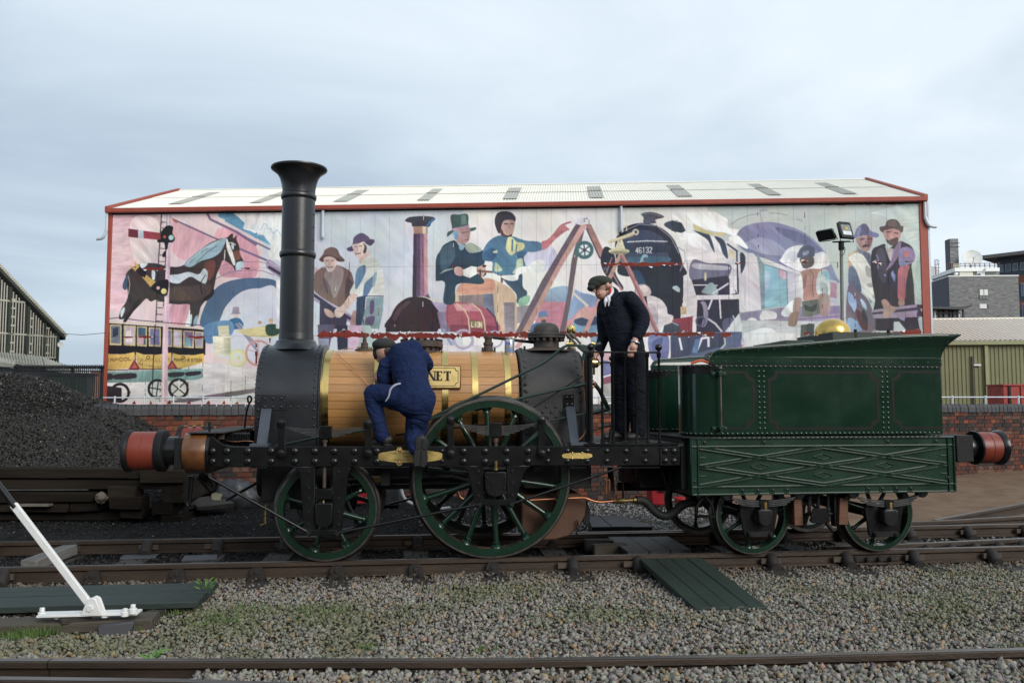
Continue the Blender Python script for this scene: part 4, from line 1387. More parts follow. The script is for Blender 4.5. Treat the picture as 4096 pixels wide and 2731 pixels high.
for px, pa, pb, wd in ((1027, 1345, 1455, 15), (1080, 1345, 1375, 8), (525, 1470, 1600, 2), (583, 1490, 1600, 3), (642, 1520, 1606, 4), (698, 1560, 1606, 5), (755, 1465, 1606, 4), (812, 1450, 1606, 3), (926, 1455, 1606, 3), (983, 1455, 1606, 3), (934, 1130, 1185, 3), (537, 1110, 1230, 2),
                         (1340, 1150, 1345, 2), (1397, 1050, 1300, 3), (1456, 1060, 1300, 4), (1515, 1210, 1350, 3), (1577, 1265, 1345, 3), (1632, 1240, 1345, 3), (1692, 860, 1345, 3), (1812, 860, 1060, 3), (1873, 1100, 1345, 2), (1992, 860, 1345, 3), (2296, 920, 1060, 2), (2356, 880, 950, 3), (2480, 960, 1056, 3), (2538, 870, 1345, 3), (2600, 850, 1056, 2), (2662, 900, 1050, 3), (2731, 1200, 1340, 2), (2910, 850, 1340, 3), (3031, 850, 1000, 3), (3218, 850, 1040, 3), (3287, 1080, 1240, 3), (3471, 860, 1040, 3), (3415, 1110, 1320, 3), (3350, 1045, 1080, 4)):
    P = to_img([(px, pa), (px, pb)])
    for k in rr.sample(range(7), 4):
        y0, y1 = P[0][1] + (P[1][1] - P[0][1]) * k / 7, P[0][1] + (P[1][1] - P[0][1]) * (k + rr.uniform(.5, 1)) / 7
        stroke([(P[0][0] + rr.uniform(-.7, .7), y0), (P[0][0], y1)], wd / PXM * rr.uniform(.4, .9), (.36, .17, .15))
        if rr.random() < .2:
            stroke([(P[0][0] + 2, y0), (P[0][0] + 2, (y0 + y1) / 2)], 1.6, (.88, .87, .86))
for k in range(44):                               # foot of the wall: undercoat creeping up
    a = to_img([(430 + k * 74 + rr.uniform(0, 50), 1606)])[0]
    fill([(a[0] - rr.uniform(2, 14), a[1] + 8), (a[0] + rr.uniform(-3, 3), a[1] - rr.uniform(0, 9)), (a[0] + rr.uniform(2, 14), a[1] + 8)], RED)
img = bpy.data.images.new('mural_painting', TW, TH)
buf = np.ones((TH, TW, 4), np.float32)
buf[..., :3] = np.clip(IMG[::-1], 0, 1)
img.pixels.foreach_set(buf.ravel())
img.pack()
mm = bpy.data.materials.new('mural_paint')
mm.use_nodes = True
t = mm.node_tree
b = t.nodes['Principled BSDF']
ti = _node(t, 'ShaderNodeTexImage', image=img, extension='EXTEND')
uvn = _node(t, 'ShaderNodeUVMap', uv_map='UVMap')
t.links.new(uvn.outputs[0], ti.inputs[0])
t.links.new(ti.outputs[0], b.inputs['Base Color'])
b.inputs['Roughness'].default_value = .6
b.inputs['Specular IOR Level'].default_value = .3
m_mural = mm

m_redtrim = M('red_trim', lin((158, 74, 58)), .5, var=.12, ns=3)
m_under = M('red_undercoat', lin((130, 50, 40)), .7, var=.25, ns=2)
m_cream = M('cream_roof', lin((240, 235, 220)), .5, var=.04, ns=.5)
m_rlight = M('rooflight_grey', lin((172, 170, 158)), .4, var=.1, ns=2)
m_galv = M('galvanised', lin((196, 202, 208)), .45, .1, var=.1, ns=4)
m_dark = M('shadow_and_core_black', (.01, .01, .011), .8)

shed = thing('mural_warehouse', 'long cream-roofed shed with a railway mural painted along its whole side', 'warehouse', (BF.o.x, BF.o.y, 0), BA)
MB().b2((BXL + .1, .09, -.3), (BXR - .1, 22.5, BZT - .1)).build('wall_core', m_under, shed, smooth=None)
# painted cladding sheets, one object each, every sheet carrying its piece of the picture
XJ = [BXL + .30]
stepj = (BF.xz(2108, 1000, 0)[0] - BF.xz(2048.6, 1000, 0)[0])
xj = BF.xz(525, 1100, 0)[0]
while xj < BXR - .5:
    XJ.append(xj)
    xj += stepj
XJ.append(BXR - .42)
ZJ = [BZB, BZT - J1 * MPP, BZT - J2 * MPP, BZT - .12]
for i in range(len(XJ) - 1):
    for j in range(3):
        xa, xb, za, zb = XJ[i] + .005, XJ[i + 1] - .005, ZJ[j] + .006, ZJ[j + 1] - .006
        e = rr.uniform(-.006, .006)
        V = [(xa, e, za), (xb, e, za), (xb, e, zb), (xa, e, zb), (xa, .08, za), (xb, .08, za), (xb, .08, zb), (xa, .08, zb)]
        me = bpy.data.meshes.new('mural_panel')
        me.from_pydata(V, [], [(0, 1, 2, 3), (0, 4, 5, 1), (1, 5, 6, 2), (2, 6, 7, 3), (3, 7, 4, 0), (4, 7, 6, 5)])
        uv = me.uv_layers.new(name='UVMap')
        for lp in me.loops:
            v = V[lp.vertex_index]
            uv.data[lp.index].uv = ((v[0] - BXL) / (BXR - BXL), (v[2] - BZB) / (BZT - BZB))
        me.materials.append(m_mural)
        inst('mural_panel', me, shed, (0, 0, 0))
# curled flakes standing off the joints
fl = MB()
for p in TEARS[::2]:
    x, z = BXL + p[0] * MPP, BZT - p[1] * MPP
    s, d = rr.uniform(.08, .22), rr.uniform(.04, .14)
    sg = rr.choice((-1, 1))
    fl.add([(x, -.012, z), (x + s * 1.5, -.012, z + rr.uniform(-.05, .05)), (x + s, -d, z + sg * s * .7)], [(0, 1, 2)])
tag(fl.build('paint_flakes', M('flake', (.72, .72, .72), .6, var=.1), shed, smooth=None), kind='stuff')
# red corner trims, eaves gutter, downpipes
MB().b2((BXL - .02, -.06, -.3), (BXL + .29, .3, BZT - .1)).build('corner_trim', m_redtrim, shed, bevel=.02)
MB().b2((BXR - .41, -.06, -.3), (BXR + .1, .3, BZT - .1)).build('corner_trim', m_redtrim, shed, bevel=.02)
MB().b2((BXR + .12, -.05, -.3), (BXR + .24, .3, BZT - .1)).build('edge_strip', m_galv, shed)
GXL, GXR = BF.xz(420, 850, -.4)[0], BF.xz(3711, 800, -.4)[0]
MB().prism([(-.45, BZT - .12), (-.47, BZT + .15), (-.42, BZT + .17), (-.05, BZT + .17), (-.05, BZT - .12), (-.3, BZT - .17)], GXL, GXR, 'x').build('gutter', m_redtrim, shed, bevel=.01)
MB().b2((GXL + .2, -.05, BZT - .24), (GXR - .2, .2, BZT - .10)).build('gutter_shadow', m_dark, shed)  # black strip standing in for the thin shadow under the gutter
def downpipe(x, zt, zb, out):
    o = MB().tube([(x, -.2, zt), (x, -.2, zb)], .10, 10).tube(spline([(x, -.2, zb + .1), (x + out * .3, -.2, zb - .45), (x + out * .9, -.15, zb - .55)], 5), .12, 10)
    o.build('downpipe', m_galv, shed)
for px, pa, pb, out in ((428, 860, 925, -.8), (1292, 845, 920, 0.05), (2485, 830, 895, 0.05), (3699, 805, 875, .8)):
    downpipe(BF.xz(px, pa, -.2)[0], BZT - .1, BF.xz(px, pb, -.2)[1], out)
# roof slope of corrugated sheet with grey rooflights
RD = 11.0
zr = HCAM + (1615 - 752) / FPX * (60 + 1.75 + RD)
RB = RD + .2
pitch = .20
def rz_(y): return BZT + .16 + (zr - BZT - .16) * (y + .2) / RB
def sheet_roof(name, xa, xb, ya, yb, lift, mat):
    n = max(1, round((xb - xa) / pitch))
    vs = []
    for i in range(n):
        x = xa + (xb - xa) * i / n
        d = (xb - xa) / n
        for u, h in ((0, 0), (.35, 0), (.5, .035), (.85, .035)):
            for y in (ya, yb):
                vs.append((x + d * u, y, rz_(y) + h + lift))
    for y in (ya, yb):
        vs.append((xb, y, rz_(y) + lift))
    k = len(vs) // 2
    return MB().add(vs, [(2 * i, 2 * i + 2, 2 * i + 3, 2 * i + 1) for i in range(k - 1)]).build(name, mat, shed, smooth=None)
ylap = -.2 + RB * .52
sheet_roof('roof', GXL + .3, GXR - .3, -.2, ylap + .15, 0, m_cream)
sheet_roof('roof', GXL + .3, GXR - .3, ylap, RD, .035, m_cream)
for px0, px1, py in ((672, 725, 819), (998, 1043, 814), (1331, 1387, 808), (1668, 1717, 803), (2011, 2068, 796), (2358, 2416, 791), (2711, 2771, 784), (3075, 3128, 777), (3374, 3430, 771)):
    yl = -.2 + RB * .16
    xa, xb = BF.xz(px0, py, yl)[0], BF.xz(px1, py, yl)[0]
    r_ = sheet_roof('rooflight', xa, xb, yl, -.2 + RB * .80, .07, m_rlight)
    MB().b2((xa, ylap, rz_(ylap) + .12), (xb, ylap + .25, rz_(ylap) + .15)).build('rooflight_lap', M('lap_grey', lin((150, 148, 138)), .6), r_)
for xa, xb in ((GXL - .02, GXL + .22), (GXR - .22, GXR + .02)):
    MB().add([(x, y, z) for x in (xa, xb) for y, z in ((-.42, BZT + .1), (RD, zr + .0), (RD, zr + .22), (-.42, BZT + .3))],
             [(0, 1, 2, 3), (4, 7, 6, 5), (0, 4, 5, 1), (1, 5, 6, 2), (2, 6, 7, 3), (3, 7, 4, 0)]).build('verge_trim', m_redtrim, shed)
MB().prism([(RD - .3, zr - .02), (RD, zr + .12), (RD + .3, zr - .02)], GXL, GXR, 'x').build('ridge_cap', m_cream, shed)
MB().add([(x, y, z) for x in (GXL + .3, GXR - .3) for y, z in ((RD, zr), (RD * 2 + .4, BZT + .1))], [(0, 1, 3, 2)]).build('roof', m_cream, shed, smooth=None)
for x in (BXL + .05, BXR - .05):
    MB().prism([(0, BZT - .1), (RD, zr - .1), (RD * 2, BZT - .1)], x - .02, x + .02, 'x').build('gable', m_redtrim, shed)
# tubular handrail in front of the shed
hr = thing('handrail', 'thin grey tubular handrail running along the foot of the mural shed', 'railing', (0, 0, 0))
p0, p1 = on_y(395, 1590, 47), on_y(4200, 1588, 44)
MB().tube([p0, p1], .035, 8).build('top_rail', m_galv, hr)
MB().tube([p0 - Vector((0, 0, .45)), p1 - Vector((0, 0, .45))], .03, 8).build('lower_rail', m_galv, hr)
PM = MB().cyl((0, 0, -2.1), (0, 0, .04), .05, n=8).ball((0, 0, .02), .065, 8, 6).mesh('post', m_galv, 40)
for k in range(31):
    inst('post', PM, hr, p0.lerp(p1, (k + .55) / 30.5))
# ------------------------------------------------------------------ locomotive
m_black = M('black_paint', (.0065, .0068, .0075), .24, var=.3, ns=5, bump=.06, bs=30, spec=.5)
m_blackm = M('black_matt', (.008, .008, .0085), .55, var=.4, ns=7, bump=.3, bs=60, spec=.3)
m_smoke = M('smokebox_black', (.0115, .0128, .0155), .31, var=.25, ns=4, bump=.12, bs=70, spec=.6)
m_fbox = M('firebox_grey', (.022, .022, .023), .62, var=.35, ns=4, bump=.3, bs=60, col2=(.055, .052, .050))
m_rusty = M('rusty_iron', (.045, .032, .026), .75, var=.4, ns=7, bump=.5, bs=80, col2=(.085, .055, .042))
m_slate = M('slate_paint', (.055, .064, .080), .45, var=.1, ns=5)
m_green = M('loco_green', (.0058, .026, .0145), .25, var=.2, ns=4, bump=.05, bs=40, coat=.5)
m_greenrod = M('green_rod', (.012, .032, .024), .35, var=.2, ns=6)
m_brass = M('brass', (.74, .54, .20), .24, 1., var=.07, ns=9, bump=.02, bs=30)
m_brassd = M('brass_dull', (.58, .43, .16), .42, 1., var=.16, ns=12, bump=.2, bs=90)
m_copper = M('copper', (.60, .26, .14), .35, 1., var=.25, ns=9)
m_steel = M('tyre_steel', (.13, .12, .115), .38, .9, var=.3, ns=10)
m_redpaint = M('buffer_red', (.155, .026, .015), .40, var=.22, ns=4, bump=.12, bs=60, col2=(.215, .038, .020))
m_varnish = M('brown_varnish', (.075, .028, .010), .35, var=.4, ns=7, bump=.15, bs=30, col2=(.20, .082, .026), coat=.3)
m_hose = M('hose_rubber', (.02, .02, .021), .65, var=.3, ns=10)
m_pan = M('ashpan_rust', (.075, .036, .022), .75, var=.4, ns=4, bump=.3, bs=60, col2=(.125, .062, .036))
m_letter = M('letter_black', (.012, .012, .014), .5)
# varnished oak lagging: grain along the boiler
def wood(name, c1, c2, rough, rnd, coat=.25):
    m = M(name, c1, rough, var=.2, ns=3.2, col2=c2, stretch=(1.6, 16, 16), coat=coat, rnd=rnd, detail=8., bump=.06, bs=30)
    return m
m_oak = wood('boiler_oak', (.40, .19, .060), (.51, .268, .10), .32, .13)
m_plinth = wood('plinth_wood', (.16, .06, .02), (.22, .10, .04), .4, .05)
q = LF.xz
loco = thing('steam_locomotive', 'early black and green steam locomotive with tall black chimney and oak-clad boiler', 'locomotive', (LF.o.x, LF.o.y, 0), LA)

# rivets and bolts share a few meshes; they face the camera side (-y)
def dome_mesh(name, r, mat, h=.62, n=10):
    b = MB().lathe([(r, 0), (r * .9, -r * h * .55), (r * .62, -r * h * .88), (r * .25, -r * h), (.0001, -r * h)], ax='y', n=n)
    return b.mesh(name, mat, True)
RIV = {}
def rivet(parent, x, y, z, r, mat, rot=None, name='rivet'):
    k = (round(r, 4), mat.name)
    if k not in RIV:
        RIV[k] = dome_mesh(name, r, mat)
    return inst(name, RIV[k], parent, (x, y, z), rot)
HEX = {}
def hexnut(parent, x, y, z, r, mat=None, rot=None):
    k = round(r, 4)
    if k not in HEX:
        HEX[k] = MB().cyl((0, 0, 0), (0, -r * .8, 0), r, n=6).cyl((0, -r * .8, 0), (0, -r * 1.3, 0), r * .5, n=8).mesh('nut', mat or m_blackm, 30)
    return inst('nut', HEX[k], parent, (x, y, z), rot)

# --- outside frame with horn guides (near and far sides)
YF, TF_ = -1.02, .09
def PQ(pts, yl=YF): return [q(px, py, yl) for px, py in pts]
bar = PQ([(834, 1866), (834, 1746), (847, 1743), (857, 1750), (868, 1762), (893, 1778), (928, 1786), (1924, 1785), (2672, 1784), (2672, 1861), (2123, 1861), (1842, 1863), (1400, 1865), (1161, 1866)])
legs = [PQ([(1161, 1866), (1190, 1877), (1199, 1894), (1216, 2123), (1222, 2140), (1236, 2147), (1250, 2140), (1259, 2118), (1259, 1866)]),
        PQ([(1400, 1865), (1404, 1876), (1392, 1898), (1366, 2123), (1360, 2141), (1347, 2148), (1336, 2141), (1331, 2118), (1331, 1865)]),
        PQ([(1259, 1956), (1331, 1956), (1331, 1997), (1259, 1997)]),
        PQ([(1842, 1863), (1862, 1874), (1873, 1892), (1901, 2012), (1906, 2026), (1918, 2032), (1931, 2026), (1936, 2010), (1936, 1863)]),
        PQ([(2123, 1861), (2104, 1876), (2094, 1898), (2060, 2012), (2056, 2026), (2044, 2032), (2032, 2026), (2027, 2010), (2027, 1862)])]
for sgn in (1, -1):
    b = MB()
    ya, yb = (YF, YF + TF_) if sgn == 1 else (-YF - TF_, -YF)
    b.prism(bar, ya, yb)
    for l in legs:
        b.prism(l, ya, yb)
    fr_o = b.build('frame_plate', m_black, loco, bevel=.004)
    if sgn == -1:
        continue
    frame = fr_o
    b = MB()
    b.prism(PQ([(1236, 2116), (1348, 2117), (1348, 2139), (1236, 2138)]), YF - .02, YF - .001).build('horn_tie', m_black, loco, bevel=.003)
    b = MB().prism(PQ([(1918, 1995), (2044, 1996), (2044, 2020), (1918, 2019)]), YF - .02, YF - .001)
    b.build('horn_tie', m_black, loco, bevel=.003)
    for px, py in ((1235, 2130), (1349, 2131), (1917, 2016), (2045, 2016)):
        hexnut(frame, *[q(px, py, YF)[0], YF - .022, q(px, py, YF)[1]], .024)
    for px in (850, 908, 991, 1085, 1179, 1259, 1337, 1418, 1507, 1854, 1940, 2026, 2112):
        for py in (1804, 1845):
            x, z = q(px, py, YF)
            rivet(frame, x, YF - .0005, z, .034, m_black)
    for px in (1768, 2191, 2270, 2349, 2427, 2504, 2581):
        for py in (1803, 1843):
            x, z = q(px, py, YF)
            rivet(frame, x, YF - .0005, z, .022 if px < 1800 else .026, m_black)
    for px, py in ((1238, 1886), (1357, 1886), (1237, 1950), (1235, 1992), (1354, 1992), (1233, 2046), (1354, 2046), (1233, 2096), (1354, 2096), (1914, 1932), (2050, 1930), (1914, 1981), (2050, 1979), (1914, 1884), (2050, 1883)):
        x, z = q(px, py, YF)
        hexnut(frame, x, YF - .001, z, .014)
# end plate overlay and drag plate at the back
b = MB().prism(PQ([(2640, 1786), (2720, 1785), (2720, 1860), (2640, 1861)], YF - .012), YF - .012, YF - .001).b2((q(2672, 1800, YF)[0] + .001, YF, q(2700, 1860, YF)[1]), (q(2720, 1800, YF)[0], 1.02, q(2700, 1786, YF)[1]))
dp = b.build('drag_plate', m_black, loco, bevel=.003)
for px in (2660, 2695):
    for py in (1803, 1842):
        x, z = q(px, py, YF)
        rivet(dp, x, YF - .0125, z, .03, m_black)
b = MB()
for px0, px1 in ((1006, 1072), (2276, 2340), (2480, 2636), (1520, 1585)):
    xa, z = q(px0, 1866, YF)
    b.b2((xa, YF - .03, z - .012), (q(px1, 1866, YF)[0], -.9, z - .001))
b.build('frame_lug', m_black, loco)

# --- wheels
def wheel(parent, name, x, R, nsp, a0, sgn, rim=.16, w=.13, yo=.80, hub=.14, spr=.024, flange=.03, greens=None, tyre=.02):
    """Spoked wheel; sgn=-1 camera side, +1 far side. Rim and hub are the wheel's mesh; tyre and spokes are sub-parts."""
    g = greens or m_green
    z = R
    y0 = sgn * yo
    s = -sgn
    rim_in = R - rim
    b = MB().lathe([(rim_in, 0), (R - tyre, 0), (R - tyre, s * w), (rim_in, s * w), (rim_in, 0)], (x, y0, z), 'y', 72)
    b.lathe([(.0001, -s * .03), (hub * .45, -s * .03), (hub * .6, -s * .01), (hub, s * .0), (hub, s * w), (.0001, s * w)], (x, y0, z), 'y', 24)
    wo = b.build(name, g, parent, smooth=35, bevel=.004)
    t = MB().lathe([(R - tyre - .002, -s * .004), (R - .004, -s * .004), (R, s * .004), (R + .004, s * (w - .035)), (R + flange * .8, s * (w - .022)), (R + flange, s * (w - .008)), (R + flange * .8, s * (w + .002)), (R - tyre - .002, s * (w + .002))], (x, y0, z), 'y', 72)
    t.build('tyre', m_steel, wo, smooth=40)
    for k in range(nsp):
        a = a0 + 2 * pi * k / nsp
        d = Vector((sin(a), 0, -cos(a)))
        c = Vector((x, y0 + s * w * .5, z))
        MB().tube([c + d * hub * .9, c + d * (rim_in - .055), c + d * (rim_in - .05), c + d * (rim_in - .03), c + d * (rim_in - .012), c + d * (rim_in + .01)],
                  [spr * 1.15, spr * .82, spr * 1.35, spr * 1.1, spr * 1.8, spr * 2.0], 12).build('spoke', g, wo, smooth=50)
    return wo
RD_, RL_ = .752, .470
xl = q(1306, 2041, -.8)[0]
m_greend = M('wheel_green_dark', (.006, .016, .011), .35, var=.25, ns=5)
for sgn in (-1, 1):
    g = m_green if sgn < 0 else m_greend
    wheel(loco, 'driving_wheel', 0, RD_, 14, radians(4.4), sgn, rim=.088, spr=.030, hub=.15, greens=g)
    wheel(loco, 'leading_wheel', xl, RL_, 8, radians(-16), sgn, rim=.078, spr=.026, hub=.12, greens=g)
for x, z in ((0, RD_), (xl, RL_)):
    MB().cyl((x, -1.0, z), (x, 1.0, z), .075).build('axle', m_blackm, loco)
# cranked motion between the frames, seen dimly through the spokes
b = MB()
for y in (-.28, .28):
    b.box((-.75, y, .78), (1.75, .05, .09))
    b.box((-.7, y + .12, .62), (1.3, .04, .05))
    b.tube([(-1.45, y, .70), (-.35, y, .72), (0, y, .62)], .035, 8)
    b.box((0, y, .66), (.16, .09, .36))
b.box((-1.0, 0, .80), (.08, 1.6, .22))
b.box((.42, 0, .93), (.08, 1.6, .16))
b.box((-.42, 0, .93), (.06, 1.6, .12))
b.build('motion_gear', m_blackm, loco)
b = MB().b2((-2.18, -.52, .52), (-1.70, .52, 1.06)).b2((-2.22, -.56, .90), (-1.66, .56, 1.05)).cyl((-2.24, -.28, .72), (-1.6, -.28, .72), .17).cyl((-2.24, .28, .72), (-1.6, .28, .72), .17)
b.b2((-1.9, -.60, .46), (-1.78, -.5, .8))
cyl_ = b.build('cylinder_casing', m_blackm, loco, bevel=.01)
x, z = q(1060, 2080, -.62)
MB().tube([(x, -.62, z + .14), (x, -.62, z), (x + .008, -.62, z - .03)], .012, 8).tube([(x + .008, -.62, z - .03), (x - .04, -.62, z - .045)], .010, 8).build('drain_cock', M('brass_tarnished', (.22, .16, .07), .5, 1., var=.35, ns=20), loco)
MB().tube([(x, -.62, z + .05), (x + .07, -.62, z + .03), (x + .09, -.62, z - .0)], .012, 8).build('cock_lever', m_blackm, loco)

# --- axleboxes with brass oil cups
def axlebox(pl, pt, pr, pb, bulge, y0=YF):
    (xa, zt), (xb, zb) = q(pl, pt, y0 - .03), q(pr, pb, y0 - .03)
    xm, r = (xa + xb) / 2, (xb - xa) / 2
    out = [(xa, zt - .012), (xa + .012, zt), (xb - .012, zt), (xb, zt - .012), (xb, zb + r * .9)] + [(xm + r * cos(a), zb + r * .9 - r * .9 * sin(a)) for a in [pi * k / 10 for k in range(1, 10)]] + [(xa, zb + r * .9)]
    return MB().prism(out, y0 - bulge, y0 + .3).build('axlebox', m_black, loco, bevel=.008, seg=2)
ab1 = axlebox(1260, 2012, 1329, 2110, .035)
ab2 = axlebox(1939, 1886, 2025, 1986, .05)
b = MB().b2((q(1937, 1875, YF)[0], YF + .02, q(1937, 1878, YF)[1]), (q(2026, 1875, YF)[0], YF + .06, q(1937, 1861, YF)[1] - .001)).build('box_keep', m_blackm, loco)
for px, py in ((1948, 1910), (2020, 1909), (1951, 1951), (2017, 1950), (1984, 1969)):
    x, z = q(px, py, YF - .05)
    hexnut(ab2, x, YF - .051, z, .011)
x, z = q(1984, 1880, YF - .05)
MB().lathe([(.020, 0), (.020, .008), (.015, .012), (.015, .075), (.018, .078), (.018, .084), (.0001, .084)], (x, YF - .045, z), n=14).build('oil_cup', m_brass, loco)
x, z = q(1295, 2013, YF)
MB().cyl((x, YF - .02, z), (x, YF - .02, z + .028), .009, n=10).build('oil_cup', m_brassd, loco)
for px, pa, pb in ((1300, 1745, 1950), (1983, 1746, 1786)):
    (x, za), (_, zb) = q(px, pa, YF + .04), q(px, pb, YF + .04)
    MB().cyl((x, YF + .04, za), (x, YF + .04, zb), .016, n=12).cyl((x, YF + .04, za), (x, YF + .04, za - .05), .026, n=12).build('spring_pillar', m_rusty, loco)

# --- springs and hangers
def hanger(px, pt, pb, thick=.028):
    (xa, za), (xb, zb) = q(px, pt, YF), q(px + 2, pb, YF)
    n = 10
    r = .042
    top = [(xa + r * cos(a), za + r * sin(a)) for a in [pi * k / n for k in range(n + 1)]]
    bot = [(xb + r * 1.05 * cos(a), zb + r * 1.05 * sin(a)) for a in [pi + pi * k / n for k in range(n + 1)]]
    o = MB().prism(top + [(xa - .03, za - .06), (xb - .03, zb + .06)] + bot + [(xb + .03, zb + .06), (xa + .03, za - .06)], YF - .032, YF - .004).build('spring_hanger', m_black, loco, bevel=.004)
    for x, z in ((xa, za), (xb, zb)):
        MB().lathe([(.034, 0), (.034, -.014), (.022, -.016), (.022, -.026), (.012, -.028), (.0001, -.028)], (x, YF - .032, z), 'y', 16).build('pin', m_black, o)
for a in ((1126, 1693, 1813), (1472, 1693, 1813), (1801, 1680, 1813), (2164, 1680, 1813)):
    hanger(*a)
def leafspring(xa, xb, zc, zend, n, th, y, w, parent, mat, buckle):
    """Leaves stacked one below the other; the longest on top reaches both hangers."""
    xm = (xa + xb) / 2
    for k in range(n):
        f = 1 - k * .80 / n
        pts = []
        for i in range(13):
            u = -1 + 2 * i / 12
            x = xm + (xb - xa) / 2 * u * f
            uu = (x - xm) / ((xb - xa) / 2)
            pts.append((x, zc + (zend - zc) * uu * uu - k * (th + .0055)))
        out = pts + [(x, z - th) for x, z in pts[::-1]]
        MB().prism(out, y - w / 2, y + w / 2).build('leaf', mat, parent, smooth=None)
    return MB().b2((xm - buckle / 2, y - w / 2 - .012, zc - n * (th + .0055) - .01), (xm + buckle / 2, y + w / 2 + .012, zc + .03)).build('buckle', m_black, parent, bevel=.004)
m_leaf = M('spring_steel', (.12, .12, .125), .32, .7, var=.3, ns=9)
for pxa, pya, pxb, pyc, n in ((1140, 1706, 1462, 1716, 6), (1814, 1692, 2150, 1706, 7)):
    (xa, ze), (xb, _) = q(pxa, pya, YF), q(pxb, pya, YF)
    sp = MB().cyl((xa - .02, YF - .02, ze), (xa - .02, YF + .07, ze), .014).cyl((xb + .02, YF - .02, ze), (xb + .02, YF + .07, ze), .014).build('spring', m_black, loco)
    leafspring(xa - .02, xb + .02, q(1300, pyc, YF)[1], ze, n, .0072, YF + .04, .07, sp, m_leaf, .11)

# --- brace rods
def rod(name, pts, r, mat, yl, parent=None, n=8, sub=0):
    P = [(*q(px, py, y)[:1], y, q(px, py, y)[1]) for px, py, y in [(p[0], p[1], p[2] if len(p) > 2 else yl) for p in pts]]
    if sub:
        P = spline(P, sub)
    return MB().tube(P, r, n).build(name, mat, parent or loco, smooth=60)
rod('brace_rod', [(836, 1908), (1232, 2128)], .014, m_black, YF - .015)
rod('brace_rod', [(1349, 2131), (1917, 2016)], .013, m_black, YF - .015)
rod('brace_rod', [(2045, 2015), (2486, 1868)], .013, m_black, YF - .015)
rod('far_brace_rod', [(1560, 2015, .98), (1880, 1935, .98)], .013, m_black, .98)

# --- smokebox
XA, XB = q(1019, 1590, -.57)[0], q(1271, 1600, -.57)[0]
ZC, RS = 1.47, .575
ztop_f = q(1900, 1785, YF)[1]
def dshape(r, zc, zb, n=40): return [(r * cos(pi * k / n), zc + r * sin(pi * k / n)) for k in range(n + 1)] + [(-r, zb), (r, zb)]
sb = MB().prism(dshape(RS, ZC, 1.02), XA, XB, 'x').build('smokebox', m_smoke, loco, bevel=.006)
def ring_rivets(parent, x, r, zc, zb, n, rr_, mat, zlist=()):
    for k in range(n):
        a = radians(100) - radians(100) * 0 + radians(80) * 0
    for k in range(n):
        a = pi / 2 + radians(4) + (pi / 2 - radians(4)) * k / (n - 1)      # from crown to the camera-side flank
        y, z = r * cos(a), zc + r * sin(a)
        rivet(parent, x, y, z, rr_, mat, (-(pi - a), 0, 0))
    z = zc - .075
    while z > zb:
        rivet(parent, x, -r, z, rr_, mat)
        z -= .075
ring_rivets(sb, XA + .035, RS, ZC, 1.1, 13, .013, m_smoke)
ring_rivets(sb, XB - .035, RS, ZC, 1.1, 13, .013, m_smoke)
for a in [pi / 2 + (pi / 2) * k / 20 for k in range(21)]:          # rivets on the front ring edge, in silhouette
    rivet(sb, XA, (RS - .03) * cos(a), ZC + (RS - .03) * sin(a), .013, m_smoke, (0, 0, -pi / 2))
MB().prism(dshape(RS + .012, ZC, 1.02), XB - .001, XB + .022, 'x').build('smokebox_ring', m_smoke, loco, bevel=.004)
(xa, za), (xb, zb) = q(1045, 1578, -.58), q(1145, 1641, -.58)
pt = MB().b2((xa, -RS - .010, zb), (xb, -RS + .01, za)).build('patch_plate', m_smoke, loco, bevel=.003)
for px in (1059, 1092, 1125):
    for py in (1593, 1627):
        x, z = q(px, py, -.585)
        rivet(pt, x, -RS - .0105, z, .014, m_smoke)
for px in (1161, 1193, 1224):
    x, z = q(px, 1627, -.575)
    rivet(sb, x, -RS, z, .012, m_smoke)
# slanting stay from smokebox to frame
(x1, z1), (x2, z2), (x3, z3), (x4, z4) = q(1043, 1635, -.62), q(1085, 1636, -.62), q(1070, 1776, -.88), q(1027, 1775, -.88)
MB().add([(x1, -.60, z1), (x2, -.60, z2), (x3, -.90, z3), (x4, -.90, z4), (x1, -.59, z1 + .005), (x2, -.59, z2 + .005), (x3, -.88, z3), (x4, -.88, z4)],
         [(0, 1, 2, 3), (4, 7, 6, 5), (0, 4, 5, 1), (1, 5, 6, 2), (2, 6, 7, 3), (3, 7, 4, 0)]).b2((q(1006, 1780, -.9)[0], -1.0, ztop_f + .002), (q(1078, 1780, -.9)[0], -.8, ztop_f + .03)).build('boiler_stay', m_slate, loco, bevel=.003)
(x1, z1), (x2, z2), (x3, z3), (x4, z4) = q(2262, 1626, -.60), q(2300, 1626, -.60), q(2316, 1772, -.88), q(2280, 1772, -.88)
MB().add([(x1, -.60, z1), (x2, -.60, z2), (x3, -.90, z3), (x4, -.90, z4), (x1, -.58, z1 + .005), (x2, -.58, z2 + .005), (x3, -.88, z3), (x4, -.88, z4)],
         [(0, 1, 2, 3), (4, 7, 6, 5), (0, 4, 5, 1), (1, 5, 6, 2), (2, 6, 7, 3), (3, 7, 4, 0)]).b2((q(2276, 1780, -.9)[0], -1.0, ztop_f + .002), (q(2342, 1780, -.9)[0], -.8, ztop_f + .03)).build('boiler_stay', m_slate, loco, bevel=.003)
